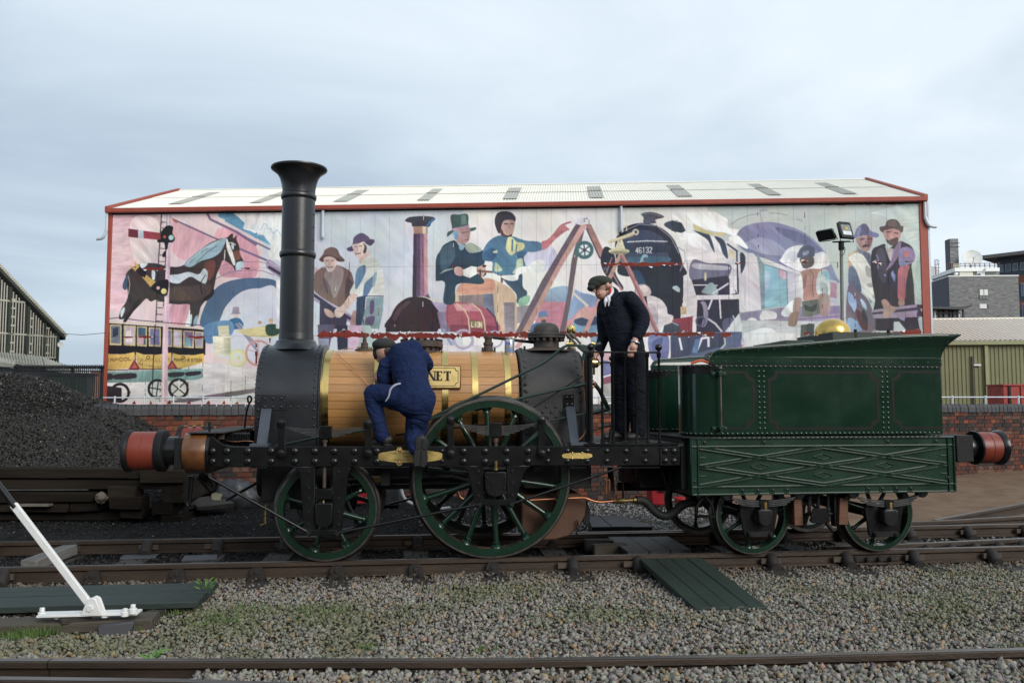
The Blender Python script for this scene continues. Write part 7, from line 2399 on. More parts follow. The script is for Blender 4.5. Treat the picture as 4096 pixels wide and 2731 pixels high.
crossing('dark boards beyond the far rail beside the pale gravel', [(2350, 2064), (2486, 2058), (2612, 2104), (2366, 2107)], (-.03, -.03, -.03, -.03), 3, m_boarddk, .08)
for (px, py, l, lab) in ((2400, 2176, .34, 'dark wood block beside the boards between the rails, farther of two'), (2440, 2196, .36, 'pale-ended wood block beside the boards between the rails, nearer of two')):
    p = on_z(px, py, -.08)
    tag(ruff(MB().box(p, (l, .14, .11), Rz(LA)), .006, px).build('wood_block', m_plankold if px > 2420 else m_sleeper, bevel=.005), lab, 'timber')

# --- timber retaining stack of the coal heap
YB = 10.75
TB = [(-60, 566, 1874, 1914, 0, 'long dark baulk at the top of the stack under the coal'), (-60, 655, 1917, 1958, .05, 'long split baulk second from the top of the stack'), (-60, 368, 1968, 2008, -.05, 'short squared baulk in the middle of the stack beside a pale stone'),
      (-60, 272, 2016, 2051, 0, 'dark baulk low in the stack with a pale strip of wood on it'), (276, 392, 2012, 2047, .02, 'short dark block low in the stack behind the white lever'), (-60, 482, 2052, 2084, .1, 'bottom baulk of the stack resting on the coal dust'),
      (430, 536, 1945, 1994, -.08, 'rough black block set above another in the broken stack'), (436, 562, 1990, 2040, -.14, 'squared black block sticking out of the stack'), (484, 572, 2038, 2072, -.05, 'lowest black block under the one that sticks out')]
for i, (xa, xb, ya, yb, dy, lab) in enumerate(TB):
    a_, c_ = on_y(xa, ya, YB + dy), on_y(xb, yb, YB + dy)
    o = ruff(MB().b2((a_.x, YB + dy, c_.z), (c_.x, YB + dy + .26, a_.z)), .012, i + 20).build('timber_baulk', m_timber, bevel=.008)
    tag(o, lab, 'timber', 'stacked timber baulks')
st_ = [(500, 690, 1870, 1905, 'black timber end under the red buffer, topmost of the side stack'), (640, 760, 1908, 1945, 'baulk running back from the corner of the stack, second of its side'), (640, 760, 1950, 1985, 'baulk with chips of coal on it running back towards the wall'), (600, 760, 1990, 2030, 'baulk third up from the ground on the side of the stack'), (640, 760, 2040, 2075, 'lowest baulk on the side of the stack, its end on the dust')]
for i, (px, px2, ya, yb, lab) in enumerate(st_):
    p0 = on_y(px + 40 if i else 560, (ya + yb) / 2 + (14 if i else 0), YB - .02)
    ang = radians(96) if i else radians(12)
    l = 1.7 if i else .5
    z = HCAM - ((ya + yb) / 2 - 1615) / FPX * (YB + .6)
    c_ = Vector((p0.x + cos(ang) * l / 2, YB + .05 + sin(ang) * l / 2, z))
    o = ruff(MB().box((0, 0, 0), (l, .26, .15)), .012, i + 50).build('timber_baulk', m_timber, bevel=.008)
    o.location, o.rotation_euler = c_, (0, 0, ang)
    tag(o, lab, 'timber', 'stacked timber baulks')
p = on_y(406, 1988, YB - .1)
tag(ruff(MB().ball(p, .085, 8, 6, (1, .8, .75)), .014, 9).build('stone', M('pale_stone', (.12, .10, .07), .8, var=.4, ns=10), smooth=None), 'pale brown stone wedged between the baulks of the stack', 'stone')
p0, p1 = on_y(40, 2018, YB - .12), on_y(195, 2017, YB - .12)
tag(MB().b2((p0.x, YB - .13, p0.z - .02), (p1.x, YB - .02, p0.z + .006)).build('wood_strip', M('pale_strip', (.14, .12, .10), .8, var=.3, ns=8)), 'thin pale strip of wood on the low baulk behind the lever', 'timber')

# --- coal heap
SIL = [(-400, 1478), (-100, 1484), (0, 1489), (60, 1495), (150, 1504), (230, 1530), (300, 1566), (370, 1588), (430, 1606), (500, 1624), (560, 1662), (640, 1722), (700, 1768), (760, 1812), (860, 1900)]
YR = 12.2
sx = [(p[0] - 2048) / FPX * YR for p in SIL]
sz = [HCAM + (1615 - p[1]) / FPX * YR for p in SIL]
def heap_z(x, y):
    r = np.interp(x, sx, sz)
    f = np.clip((y - 10.9) / (YR - 10.9), 0, 1)
    front = .56 + (r - .56) * (np.sin(f * pi / 2) ** .8 if False else (1 - (1 - f) ** 1.5))
    front = np.minimum(front, r)
    lowx = np.clip((x + 5.7) / 1.2, 0, 1)
    front = front * (1 - lowx) + np.minimum(front, .0 + (r + .0) * f) * lowx
    back = r - np.clip(y - YR, 0, 9) * .75
    return np.where(y < YR, front, back)
nx_, ny_ = 170, 90
gx_, gy_ = np.meshgrid(np.linspace(-10.5, -4.15, nx_), np.linspace(10.92, 14.2, ny_), indexing='ij')
gz_ = heap_z(gx_, gy_) + .05 * (vnoise(gx_, gy_, 3, 31) - .5) + .03 * (vnoise(gx_, gy_, 9, 32) - .5) - .02
gz_ = np.maximum(gz_, -.2)
V = np.stack([gx_, gy_, gz_], -1).reshape(-1, 3)
I = (np.arange(nx_ - 1)[:, None] * ny_ + np.arange(ny_ - 1)[None]).ravel()
F_ = np.stack([I, I + ny_, I + ny_ + 1, I + 1], 1)
heap = thing('coal_heap', 'big heap of black coal behind stacked timbers at the left', 'coal heap', (-7, 12, 0))
o = bpy.data.objects.new('coal_mound', npmesh('coal_mound', V - np.array([-7, 12, 0]), F_, m_coal))
COL.objects.link(o); o.parent = heap
n = 60000
X, Y = RNG.uniform(-9.4, -4.2, n), RNG.uniform(10.95, 12.9, n)
Zc = heap_z(X, Y) + .05 * (vnoise(X, Y, 3, 31) - .5) + .03 * (vnoise(X, Y, 9, 32) - .5)
t = np.array([.025, .0235, .022]) * RNG.uniform(.4, 2.4, (n, 1))
pw = RNG.random(n) < .012
t[pw] = np.array([.30, .27, .22]) * RNG.uniform(.5, 1.1, (pw.sum(), 1))
br = RNG.random(n) < .02
t[br & ~pw] = np.array([.05, .038, .028])
grain = vnoise(X, Y, 1.2, 35)
s = np.where(grain > .62, RNG.uniform(.012, .034, n), RNG.gamma(4, .0032, n).clip(.005, .028))
s[pw] = RNG.uniform(.010, .022, pw.sum())
lo_ = rocks('coal_lumps', np.stack([X + 7, Y - 12, Zc], 1), s, m_coalrock, t, shape='octa')
lo_.parent = heap
tag(lo_, kind='stuff')

# --- sloping coal dust between the track and the stack
nx_, ny_ = 70, 26
gx_, gy_ = np.meshgrid(np.linspace(-9.5, 1.2, nx_), np.linspace(0, 1, ny_), indexing='ij')
yn = LF.o.y + (gx_ - LF.o.x) * tan(LA) + .95
yf = WF.o.y + (gx_ - WF.o.x) * tan(WA) + .1
yy = yn + (yf - yn) * gy_
def dust_z(x, y):
    k = np.clip((y - (LF.o.y + (x - LF.o.x) * tan(LA) + .95)) / 1.0, 0, 1)
    side = np.clip((.2 - x) / 1.5, 0, 1)
    return -.162 + .15 * k * side + .07 * np.clip((y - 11.5), 0, 1) * side
zz_ = dust_z(gx_, yy) + .02 * (vnoise(gx_, yy, 3, 41) - .5)
V = np.stack([gx_, yy, zz_], -1).reshape(-1, 3)
I = (np.arange(nx_ - 1)[:, None] * ny_ + np.arange(ny_ - 1)[None]).ravel()
o = bpy.data.objects.new('coal_dust_ground', npmesh('coal_dust_ground', V, np.stack([I, I + ny_, I + ny_ + 1, I + 1], 1), m_ash, smooth=True))
COL.objects.link(o)
tag(o, kind='structure')
n = 15000
X = RNG.uniform(-8.5, .3, n)
Y = LF.o.y + (X - LF.o.x) * tan(LA) + .95 + RNG.random(n) * 3.2
k_ = (np.abs(X) < .62 * Y) & (Y < 13)
X, Y = X[k_], Y[k_]
n = len(X)
t = np.full((n, 3), .018) * RNG.uniform(.4, 2.2, (n, 1))
pw = RNG.random(n) < .02 + .25 * np.clip((X + 1.8) / 2.0, 0, 1)
t[pw] = np.array([.32, .31, .29]) * RNG.uniform(.4, 1.1, (pw.sum(), 1))
tag(rocks('cinders', np.stack([X, Y, dust_z(X, Y) + .004], 1), RNG.uniform(.006, .016, n), m_coalrock, t, shape='octa'), kind='stuff')
# sleepers' plates and slates on the ash at the left
for px, py, lab in ((560, 2224, 'flat dark slate lying on the ash between the rails, left one'), (800, 2232, 'flat dark slate lying on the ash between the rails near the leading wheel')):
    p = on_z(px, py, -.14)
    tag(ruff(MB().box(p, (.34, .26, .02), Rz(.25)), .008, px).build('slate', M('slate', (.045, .047, .052), .6, var=.3, ns=8), bevel=.003), lab, 'slate')

# --- rubbish and boxes behind the locomotive
m_bag = M('bin_bag', (.045, .047, .052), .35, var=.4, ns=7, bump=1., bs=18)
b = MB()
p = on_y(945, 1975, 12.1)
b.ball(p + Vector((0, 0, -.05)), .30, 26, 18, (1.1, .7, .85))
o = b.build('plastic_bag', m_bag, smooth=True)
dpm = o.modifiers.new('crumple', 'DISPLACE')
tx = bpy.data.textures.new('crumple', 'CLOUDS'); tx.noise_scale, tx.noise_depth = .12, 3
dpm.texture, dpm.strength = tx, .16
tag(o, 'crumpled grey plastic sack lying against the brick wall by the smokebox', 'sack')
p = on_y(866, 1985, 11.6)
tag(ruff(MB().box(p, (.13, .02, .09), Ry(.15)), .012, 2).build('card_scrap', M('pale_card', (.34, .33, .22), .8, var=.2)), 'torn pale scrap of card on the coal dust', 'scrap')
for i, (px, py, rz, lab) in enumerate(((800, 2010, .9, 'flat dark stone slab leaning on the coal dust, left one'), (850, 2018, .8, 'flat dark stone slab on the coal dust below the pale scrap'))):
    p = on_y(px, py, 11.5)
    tag(ruff(MB().box(p, (.5, .2, .07), Rz(rz) @ Rx(.3)), .02, i).build('stone_slab', M('slab', (.035, .032, .028), .8, var=.4, ns=9), bevel=.01), lab, 'stone')
def red_crate(px0, px1, pyt, pyb, Y, dep, lab):
    a_, c_ = on_y(px0, pyt, Y), on_y(px1, pyb, Y)
    r = thing('red_box', lab, 'box', ((a_.x + c_.x) / 2, Y + dep / 2, c_.z))
    w_, h_ = c_.x - a_.x, a_.z - c_.z
    mr = M('red_plastic', (.36, .012, .018), .5, var=.12, ns=4)
    MB().b2((-w_ / 2, -dep / 2, 0), (w_ / 2, dep / 2, h_ * .86)).build('bin_body', mr, r, bevel=.02, seg=2)
    MB().prism([(-w_ / 2 - .02, h_ * .862), (w_ / 2 + .02, h_ * .862), (w_ / 2 - .02, h_), (-w_ / 2 + .02, h_)], -dep / 2 - .02, dep / 2 + .02).build('bin_lid', mr, r, bevel=.012)
    MB().b2((-.05, -dep / 2 - .035, h_ * .78), (.05, -dep / 2 - .004, h_ * .9)).build('catch', m_blackm, r)
red_crate(2606, 2690, 1950, 2020, 13.4, .5, 'red grit bin standing on pale gravel behind the rubber hose')
red_crate(2716, 2760, 2026 - 30, 2020, 13.6, .4, 'lower red box half hidden behind the tender front wheel')
a_, c_ = on_y(1524, 1950, 11.9), on_y(1592, 2040, 11.9)
r = thing('cabinet', 'dark grey metal cabinet standing against the wall behind the wheels', 'cabinet', ((a_.x + c_.x) / 2, 12.1, c_.z))
MB().b2((-.13, -.18, .06), (.13, .18, a_.z - c_.z)).build('casing', M('cabinet_grey', (.03, .033, .037), .5, var=.2), r, bevel=.008)
for x in (-.11, .11):
    MB().b2((x - .015, -.15, 0), (x + .015, .15, .06)).build('leg', m_blackm, r)
a_, c_ = on_y(1418, 1952, 12.2), on_y(1448, 2010, 12.2)
r = thing('fire_bucket', 'red bucket against the wall glimpsed through the leading wheel', 'bucket', ((a_.x + c_.x) / 2, 12.2, c_.z))
MB().lathe([(.0001, 0), (.10, 0), (.13, a_.z - c_.z), (.122, a_.z - c_.z), (.095, .012), (.0001, .012)]).build('pail', M('red_pail', (.40, .02, .03), .5, var=.15), r)
MB().tube([(.128 * cos(t_), 0, a_.z - c_.z + .09 * sin(t_)) for t_ in [pi * k / 10 for k in range(11)]], .005, 6).build('handle', m_galv, r)
pts = [on_y(x_, y_, 11.8) for x_, y_ in ((1602, 1938), (1606, 1960), (1614, 1985), (1630, 2004), (1660, 2018), (1700, 2030), (1760, 2034), (1800, 2030))]
tag(MB().tube(spline(pts, 5), .022, 10).build('white_hose', M('white_hose', (.42, .43, .44), .5, var=.1), smooth=60), 'white plastic pipe curving down to the gravel behind the driving wheel', 'pipe')
pts = [on_y(x_, y_, 11.6) for x_, y_ in ((1826, 1905), (1828, 1950), (1838, 1985), (1860, 2000))]
tag(MB().tube(spline(pts, 5), .016, 8).build('copper_tube', m_copper, smooth=60), 'bent copper tube hanging in front of the wall behind the driving wheel', 'pipe')
# oil can on the boiler
x, z = q(2038, 1406, -.06)
cn = thing('oil_can', 'silver tin with blue lettering standing on the boiler beside the firebox', 'can', LF.world(x, -.06, ZB + RB_ - .012), LA)
h_ = q(2038, 1357, -.06)[1] - (ZB + RB_) + .01
MB().lathe([(.0001, 0), (.05, 0), (.052, .004), (.052, h_ - .006), (.049, h_), (.047, h_ - .004), (.0001, h_ - .004)], n=32).build('tin', M('tin_silver', (.62, .64, .68), .3, .7, var=.1, ns=9), cn, smooth=40)
text_mesh('ck', .058, -.044, -.0535, h_ * .58, M('print_blue', (.03, .05, .42), .5), cn, bold=.002)
b = MB()
for k in range(7):
    a = -2.2 + .35 * k
    b.add([(.0526 * cos(a), .0526 * sin(a), .004), (.0526 * cos(a + .33), .0526 * sin(a + .33), .004), (.0526 * cos(a + .33), .0526 * sin(a + .33), h_ * (.22 + .10 * sin(k * 2.1))), (.0526 * cos(a), .0526 * sin(a), h_ * (.22 + .10 * sin(k * 2.1 - 2.1)))], [(0, 1, 2, 3)])
b.build('printed_band', M('print_pale_blue', (.12, .22, .5), .5), cn)
# shovel-like tools and a jacket on the footplate are dark: a peg-topped fire iron stands by the rail
x, z = q(2442, 1720, -.75)
tag(MB().tube([LF.world(q(2438, 1766, -.8)[0], -.8, zfp + .014), LF.world(q(2446, 1712, -.8)[0], -.8, q(2446, 1712, -.8)[1])], .018, 10).build('foot_pedal', m_blackm), 'short black upright bar on the footplate by the standing man', 'bar')
tag(MB().tube(spline([LF.world(q(px, py, -.3)[0], -.3, q(px, py, -.3)[1]) for px, py in ((2365, 1722), (2400, 1712), (2446, 1702))], 3), .010, 8).build('fire_iron', m_rusty), 'thin iron rod lying across the footplate railing by the man', 'rod')
# ------------------------------------------------------------------ low unseen warehouse, added behind the camera to keep the tender's reflections dark
m_wbrick = M('warehouse_brick', (.16, .08, .055), .9, var=.35, ns=2, bump=.3, bs=20)
m_glass = M('window_glass', (.012, .015, .02), .12, var=.2, ns=2)
wh = thing('brick_warehouse', 'low brick warehouse added unseen behind the camera to darken reflections', 'warehouse', (8, -22, 0))
MB().b2((-52, -12, -.3), (52, 0, 6.6)).build('wall', m_wbrick, wh)
MB().b2((-52.3, -12.3, 6.6), (52.3, .35, 6.95)).build('cornice', M('stone_trim', (.22, .19, .15), .8), wh)
WM = MB().b2((-.7, 0, 0), (.7, .12, 1.9)).mesh('window_pane', m_glass, None)
for i in range(18):
    for j in range(2):
        inst('window_pane', WM, wh, (-48 + 5.4 * i, -.05, 1.4 + 2.8 * j))

# ------------------------------------------------------------------ glazed train shed at the far left
TS = Frame(on_y(229, 1440, 78)[:2], radians(59))
sx_ = TS.xz
m_tgr = M('shed_green', (.035, .055, .038), .6, var=.25, ns=2)
m_mull = M('mullion_cream', (.48, .48, .40), .6, var=.1, ns=3)
m_tglass = M('old_glass', (.035, .042, .058), .6, var=.5, ns=.5, col2=(.075, .055, .06), rnd=.5, spec=.1)
ts = thing('train_shed', 'old station shed with tall glazed gable and sloping roof at the left edge', 'station', (TS.o.x, TS.o.y, 0), radians(59))
def roofline(px): return np.interp(px, [-200, 0, 128, 250], [848, 1092, 1240, 1362])
def base_y(px): return 1409 + (px + 0) * .1
cols = [-60, -49, -38, -26, -15, -4, 7, 18, 32, 44, 56, 68, 80, 91, 106, 117, 128, 139, 149, 158, 170, 181, 191, 201, 211, 221]
thick = (20, 97, 164)
pf_ = lambda px, py, y=0: sx_(px, py, y)
x0_, z0_ = pf_(-60, base_y(-60))
x1_, z1_ = pf_(222, base_y(222))
zb0 = min(z0_, z1_)
trn = [[pf_(px, 1308 + px * .175)[1] for px in (0, 222)], [pf_(px, 1200 + px * .245)[1] for px in (0, 94)]]
zt1_, zt2_ = trn[0][1], trn[1][0]
zbase = z1_
def ztop_at(x):
    # roof rake is straight: from the eave end to a point up the slope
    return ze1 + (x - xe1) * (ze0 - ze1) / (xe0 - xe1)
xe1, ze1 = pf_(222, 1338)
xe0, ze0 = pf_(2, 1108)
for i, px in enumerate(cols):
    x = pf_(px, 1400)[0]
    MB().b2((x - .045, -.02, zbase), (x + .045, .01, ztop_at(x) - .1)).build('mullion', m_mull, ts)
    if i + 1 < len(cols):
        xb = pf_(cols[i + 1], 1400)[0]
        zs = [zbase, zt1_, zt2_]
        for a_, b_ in ((zbase, zt1_), (zt1_, zt2_), (zt2_, 99)):
            ta, tb_ = min(b_, ztop_at(x + .1)), min(b_, ztop_at(xb - .1))
            if ta > a_ + .1 and tb_ > a_ + .02:
                MB().add([(x + .09, .02, a_), (xb - .09, .02, a_), (xb - .09, .02, tb_), (x + .09, .02, ta)], [(0, 1, 2, 3)]).build('pane', m_tglass, ts, smooth=None)
for px in thick:
    x = pf_(px + 4, 1400)[0]
    c_ = MB().b2((x + .05, -.05, zbase), (x + .30, .01, ztop_at(x) - .1)).build('column', m_tgr, ts)
    z = zbase + .3
    while z < ztop_at(x) - .6:
        MB().b2((x + .30, -.05, z), (x + .62, -.01, z + .16)).build('lattice_rung', m_mull, c_)
        z += .75
for z in (zbase, zt1_, zt2_):
    xr_ = min(x1_, xe1 + (z - ze1) * (xe0 - xe1) / (ze0 - ze1)) if z > ze1 else x1_
    MB().b2((pf_(-60, 1400)[0], -.05, z - .07), (xr_, -.035, z + .07)).build('transom', m_mull, ts)
xk, zk = pf_(252, 1360)
dxr, dzr = (xe0 - xe1), (ze0 - ze1)
k_ = 2.2
P0, P1 = (xk, zk), (xk + dxr * k_, zk + dzr * k_)
nrm = Vector((dzr, -dxr)).normalized()
MB().prism([P0, P1, (P1[0], P1[1] + .5), (P0[0], P0[1] + .45)], -.4, 34).build('roof', M('shed_roof', (.05, .06, .05), .7, var=.3, ns=1), ts)
for k in range(46):
    f = k / 45
    x, z = P0[0] + (P1[0] - P0[0]) * f * .62, P0[1] + (P1[1] - P0[1]) * f * .62
    MB().b2((x - .16, -.5, z + .36), (x + .10, -.38, z + .56)).build('roof_edge', m_mull, ts)
xg = pf_(233, 1440)[0]
MB().b2((x1_, -.1, zbase - 4.5), (xg, 30, ze1 + .25)).build('side_wall', m_tgr, ts)
MB().b2((pf_(-60, 1400)[0], .05, zbase - 9), (xg - .05, .3, zbase)).build('base_wall', M('shed_base', (.03, .032, .034), .8), ts)
MB().b2((pf_(-60, 1400)[0], .9, zbase - 3), (xg - .2, 1.0, zbase + 1)).build('inner_wall', m_tgr, ts)
def dish(name, lab, ctr, r, mat, rz, tilt):
    d0 = thing(name, lab, 'satellite dish', ctr, rz)
    MB().lathe([(.0001, 0), (r * .4, -r * .03), (r * .75, -r * .10), (r, -r * .2), (r * 1.01, -r * .18), (r * .75, -r * .075), (.0001, .02)], ax='y', n=32).build('reflector', mat, d0, smooth=40, rot=(tilt, 0, 0))
    MB().tube([(0, 0, -r * .8), (0, -r * .7, -r * .1)], r * .03, 6).box((0, -r * .7, -r * .05), (r * .12, r * .1, r * .12)).build('feed_arm', M('dish_grey', (.3, .3, .3), .5), d0)
    MB().tube([(0, .05, 0), (0, r * .5, -r * .3), (0, r * .5, -r * 1.3)], r * .05, 6).build('mount', m_blackm, d0)
    return d0
m_dish = M('dish_white', (.72, .72, .68), .55, var=.15, ns=1.5)
dish('satellite_dish', 'small white satellite dish on the end of the glazed train shed', on_y(241, 1378, 76.5), .24, m_dish, .5, -.2)
# lean-to canopies in front of the shed
m_canopy = M('canopy_sheet', (.34, .34, .28), .7, var=.2, ns=1.2, stretch=(1, 1, 1))
def slab(name, lab, quad, Ys, th, mat, cat='canopy', wall=None, ribs=0):
    """Sloping roof through four photo points at their own distances, standing on a wall."""
    r = thing(name, lab, cat)
    p = [on_y(a[0], a[1], y) for a, y in zip(quad, Ys)]
    lo_ = [v - Vector((0, 0, th)) for v in p]
    MB().add(p + lo_, [(0, 1, 2, 3), (7, 6, 5, 4), (0, 4, 5, 1), (1, 5, 6, 2), (2, 6, 7, 3), (3, 7, 4, 0)]).build('roof', mat, r, smooth=None)
    for k in range(ribs):
        f = (k + .5) / ribs
        a_, b_ = p[0].lerp(p[1], f), p[3].lerp(p[2], f)
        MB().tube([a_ + Vector((0, 0, .03)), b_ + Vector((0, 0, .03))], .05, 5).build('roof_rib', mat, r)
    if wall:
        a_, b_ = p[3] + Vector((0, .25, -th)), p[2] + Vector((0, .25, -th))
        MB().add([a_, b_, Vector((b_.x, b_.y, -.2)), Vector((a_.x, a_.y, -.2))], [(0, 1, 2, 3)]).build('wall', wall, r, smooth=None)
    return r
m_cwall = M('canopy_wall', (.035, .037, .04), .8, var=.4, ns=1.5)
slab('station_canopy', 'long pale sheeted canopy roof sloping down below the glazed shed', [(-60, 1402), (166, 1427), (176, 1464), (-60, 1422)], (70, 63, 58, 62), .2, m_canopy, wall=m_cwall, ribs=20)
slab('side_canopy', 'pale sloping canopy end running down behind the spiked fence', [(168, 1428), (350, 1490), (366, 1498), (180, 1466)], (63, 56, 52, 58), .2, m_canopy, wall=m_cwall, ribs=16)
slab('platform_canopy', 'short low canopy with pale roof edge at the far left', [(-60, 1412), (62, 1450), (58, 1457), (-60, 1440)], (46, 44, 42, 43), .2, m_canopy, wall=m_cwall, ribs=9)
gs = thing('green_container', 'dark green metal container behind the spiked fence at the left', 'container', on_y(258, 1600, 36))
a_, b_ = on_y(168, 1502, 36), on_y(340, 1600, 36)
w_, h_ = b_.x - a_.x, a_.z - b_.z
m_cont = M('container_green', (.012, .030, .024), .5, var=.2, ns=2)
MB().b2((-w_ / 2, 0, 0), (w_ / 2, .6, h_)).build('body', m_cont, gs)
for k in range(12):
    MB().b2((-w_ / 2 + w_ * k / 12, -.05, .1), (-w_ / 2 + w_ * (k + .55) / 12, -.001, h_ - .12)).build('rib', m_cont, gs)
MB().b2((-w_ / 2 - .05, -.12, h_), (w_ / 2 + .12, .7, h_ + .1)).build('roof', m_blackm, gs)
br_ = thing('brick_pier', 'orange brick pier beside the green container', 'pier', on_y(369, 1600, 37))
MB().b2((-.1, 0, -.2), (.08, .5, on_y(369, 1482, 37).z - br_.location.z)).build('brickwork', M('pier_brick', (.25, .10, .06), .9, var=.3, ns=5), br_)
hs2 = thing('brick_house', 'small distant brick house glimpsed through the spiked fence', 'house', on_y(392, 1600, 140))
MB().b2((-1.2, 0, -2), (1.0, 6, 3.4)).build('wall', M('house_brick', (.28, .21, .15), .9, var=.4, ns=2), hs2)
MB().prism([(-1.4, 3.4), (1.2, 3.4), (.2, 4.4), (-.5, 4.4)], -.2, 6).build('roof', M('house_roof', (.22, .11, .08), .9), hs2)
# palisade fence with rotating spikes
pal = thing('palisade_fence', 'black palisade fence topped with a row of spinning spikes', 'fence')
m_pal = M('palisade_black', (.012, .013, .015), .5, var=.2)
f0, f1 = on_y(-40, 1475, 33), on_y(414, 1475, 31)
npal = 58
PAL = MB().box((0, 0, 0), (.028, .02, 1.25)).mesh('pale', m_pal, None)
SPK = MB()
for k in range(4):
    a = k * pi / 4
    SPK.tube([(0, -.09 * cos(a), -.09 * sin(a)), (0, .09 * cos(a), .09 * sin(a))], .013, 4)
SPK.box((0, 0, 0), (.05, .06, .06))
SPK = SPK.mesh('spike', m_pal, None)
for k in range(npal):
    p = f0.lerp(f1, k / (npal - 1))
    inst('pale', PAL, pal, (p.x, p.y, p.z - .60))
    if k > 12:
        inst('spike', SPK, pal, (p.x, p.y, p.z + .06), (.4 * k, 0, 0))
for dz in (-.08, -1.1):
    MB().tube([f0 + Vector((0, 0, dz)), f1 + Vector((0, 0, dz))], .022, 6).build('rail', m_pal, pal)
MB().tube([f0 + Vector((0, 0, .06)), f1 + Vector((0, 0, .06))], .014, 6).build('spike_bar', m_pal, pal)
for k in range(0, npal, 14):
    p = f0.lerp(f1, k / (npal - 1))
    MB().b2((p.x - .04, p.y, -.2), (p.x + .04, p.y + .08, p.z + .08)).build('post', m_pal, pal)
a_, b_ = on_y(242, 1334, 62), on_y(424, 1331, 59.5)
tag(MB().tube([a_, a_.lerp(b_, .5) - Vector((0, 0, .12)), b_], .018, 6).build('cable', m_pal), 'thin cable strung between the train shed and the mural shed', 'cable')
# grey sheds low behind the coal heap
# ------------------------------------------------------------------ right: olive shed with cream roof
m_olive = M('olive_cladding', lin((124, 124, 90)), .55, var=.10, ns=.6)
m_olived = M('olive_trim', lin((150, 152, 112)), .5, var=.08, ns=1)
OF = Frame((on_y(3690, 1500, 66).x, 66), radians(-7))
ol = thing('olive_shed', 'low shed with olive ribbed walls and cream sheeted roof behind the tender', 'shed', (OF.o.x, OF.o.y, 0), radians(-7))
oz = OF.xz
ze_ = oz(3900, 1372, 0)[1]
xR = 34
vs = []
pt_ = .30
n_ = int((xR + 3) / pt_)
for i in range(n_):
    x = -3 + i * pt_
    for u, d in ((0, 0), (.12, 0), (.16, -.05), (.26, -.05)):
        vs += [(x + u, d, -.2), (x + u, d, ze_)]
k_ = len(vs) // 2
MB().add(vs, [(2 * i, 2 * i + 2, 2 * i + 3, 2 * i + 1) for i in range(k_ - 1)]).build('cladding', m_olive, ol, smooth=None)
MB().b2((-3, .06, -.3), (xR, 12, ze_ - .1)).build('wall_core', m_olive, ol)
dR = 9.0
zri = HCAM + (1615 - 1281) / FPX * (66 + dR) / 1.0
vs = []
for i in range(int((xR + 3) / .36)):
    x = -3 + i * .36
    for u, h in ((0, 0), (.14, 0), (.18, .085), (.32, .085)):
        vs += [(x + u, -.35, ze_ + .12 + h), (x + u, dR, zri + h)]
k_ = len(vs) // 2
MB().add(vs, [(2 * i, 2 * i + 2, 2 * i + 3, 2 * i + 1) for i in range(k_ - 1)]).build('roof', M('pale_roof', lin((214, 207, 194)), .55, var=.05, ns=1), ol, smooth=None)
MB().b2((-3, -.42, ze_ - .16), (xR, -.05, ze_ + .13)).build('gutter', m_olived, ol, bevel=.02)
MB().b2((-3, dR - .2, zri - .02), (xR, dR + .3, zri + .12)).build('ridge_cap', m_cream, ol)
for px in (3949, 4180):
    x = oz(px, 1500, -.2)[0]
    MB().b2((x - .12, -.24, -.2), (x + .12, -.06, ze_ - .17)).build('column', m_olived, ol)
x = oz(3892, 1500, -.15)[0]
MB().cyl((x, -.15, -.2), (x, -.15, oz(3892, 1424, -.15)[1]), .06).build('vent_pipe', m_dark if False else M('pipe_grey', (.10, .10, .08), .6), ol)
x, z = oz(3908, 1460, -.15)
MB().b2((x - .26, -.24, z - .07), (x + .26, -.06, z + .07)).build('bulkhead_light', m_white, ol, bevel=.02)
a_, b_ = on_y(4013, 1542, 46), on_y(4200, 1612, 46)
rt = thing('red_skip', 'rusty red metal skip beside the olive shed at the right edge', 'skip', a_)
m_rskip = M('skip_red', (.30, .035, .025), .6, var=.4, ns=2)
MB().b2((0, 0, b_.z - a_.z - 1), (b_.x - a_.x, 1.6, 0)).build('body', m_rskip, rt, bevel=.02)
for dx in (.25, .9):
    MB().b2((dx, -.06, b_.z - a_.z - 1), (dx + .12, -.001, .02)).build('rib', m_blackm if dx < .5 else m_rskip, rt)
MB().b2((-.05, -.08, .001), (b_.x - a_.x, 1.65, .08)).build('rim', m_rskip, rt)

# ------------------------------------------------------------------ dark grey brick building with dish and stack
m_gbrick = M('grey_brick', lin((86, 87, 90)), .8, var=.0, ns=1.6, stretch=(.9, .9, 4.0), col2=lin((150, 149, 146)), detail=9., bump=.3, bs=6)
m_gdark = M('dark_grey_and_shade', lin((74, 78, 88)), .6, var=.1, ns=1)
m_wht = M('render_white', lin((236, 236, 232)), .6, var=.04)
m_pane = M('pane_blind', lin((228, 228, 222)), .4, var=.06)
m_blueg = M('blue_glass', lin((88, 104, 124)), .15, var=.25, ns=.5, rnd=.3)
Yg = 96
GF = Frame((on_y(3798, 1200, Yg).x, Yg), radians(-4))
gb = thing('grey_brick_building', 'dark grey brick building with white-topped roof rooms and tall brick stack', 'building', (GF.o.x, GF.o.y, 0), radians(-4))
gz_2 = GF.xz
zT = gz_2(3798, 1107, 0)[1]
xW = gz_2(4073, 1107, 0)[0]
MB().b2((0, 0, -1), (xW, 18, zT)).build('wall', m_gbrick, gb)
MB().b2((-.03, .05, -1), (-.001, 18, zT)).build('side_wall', m_gdark, gb)  # shade of the unlit left side, put into a darker skin
MB().b2((-.06, -.05, zT), (xW + .05, 18, zT + .12)).build('parapet', m_wht, gb)
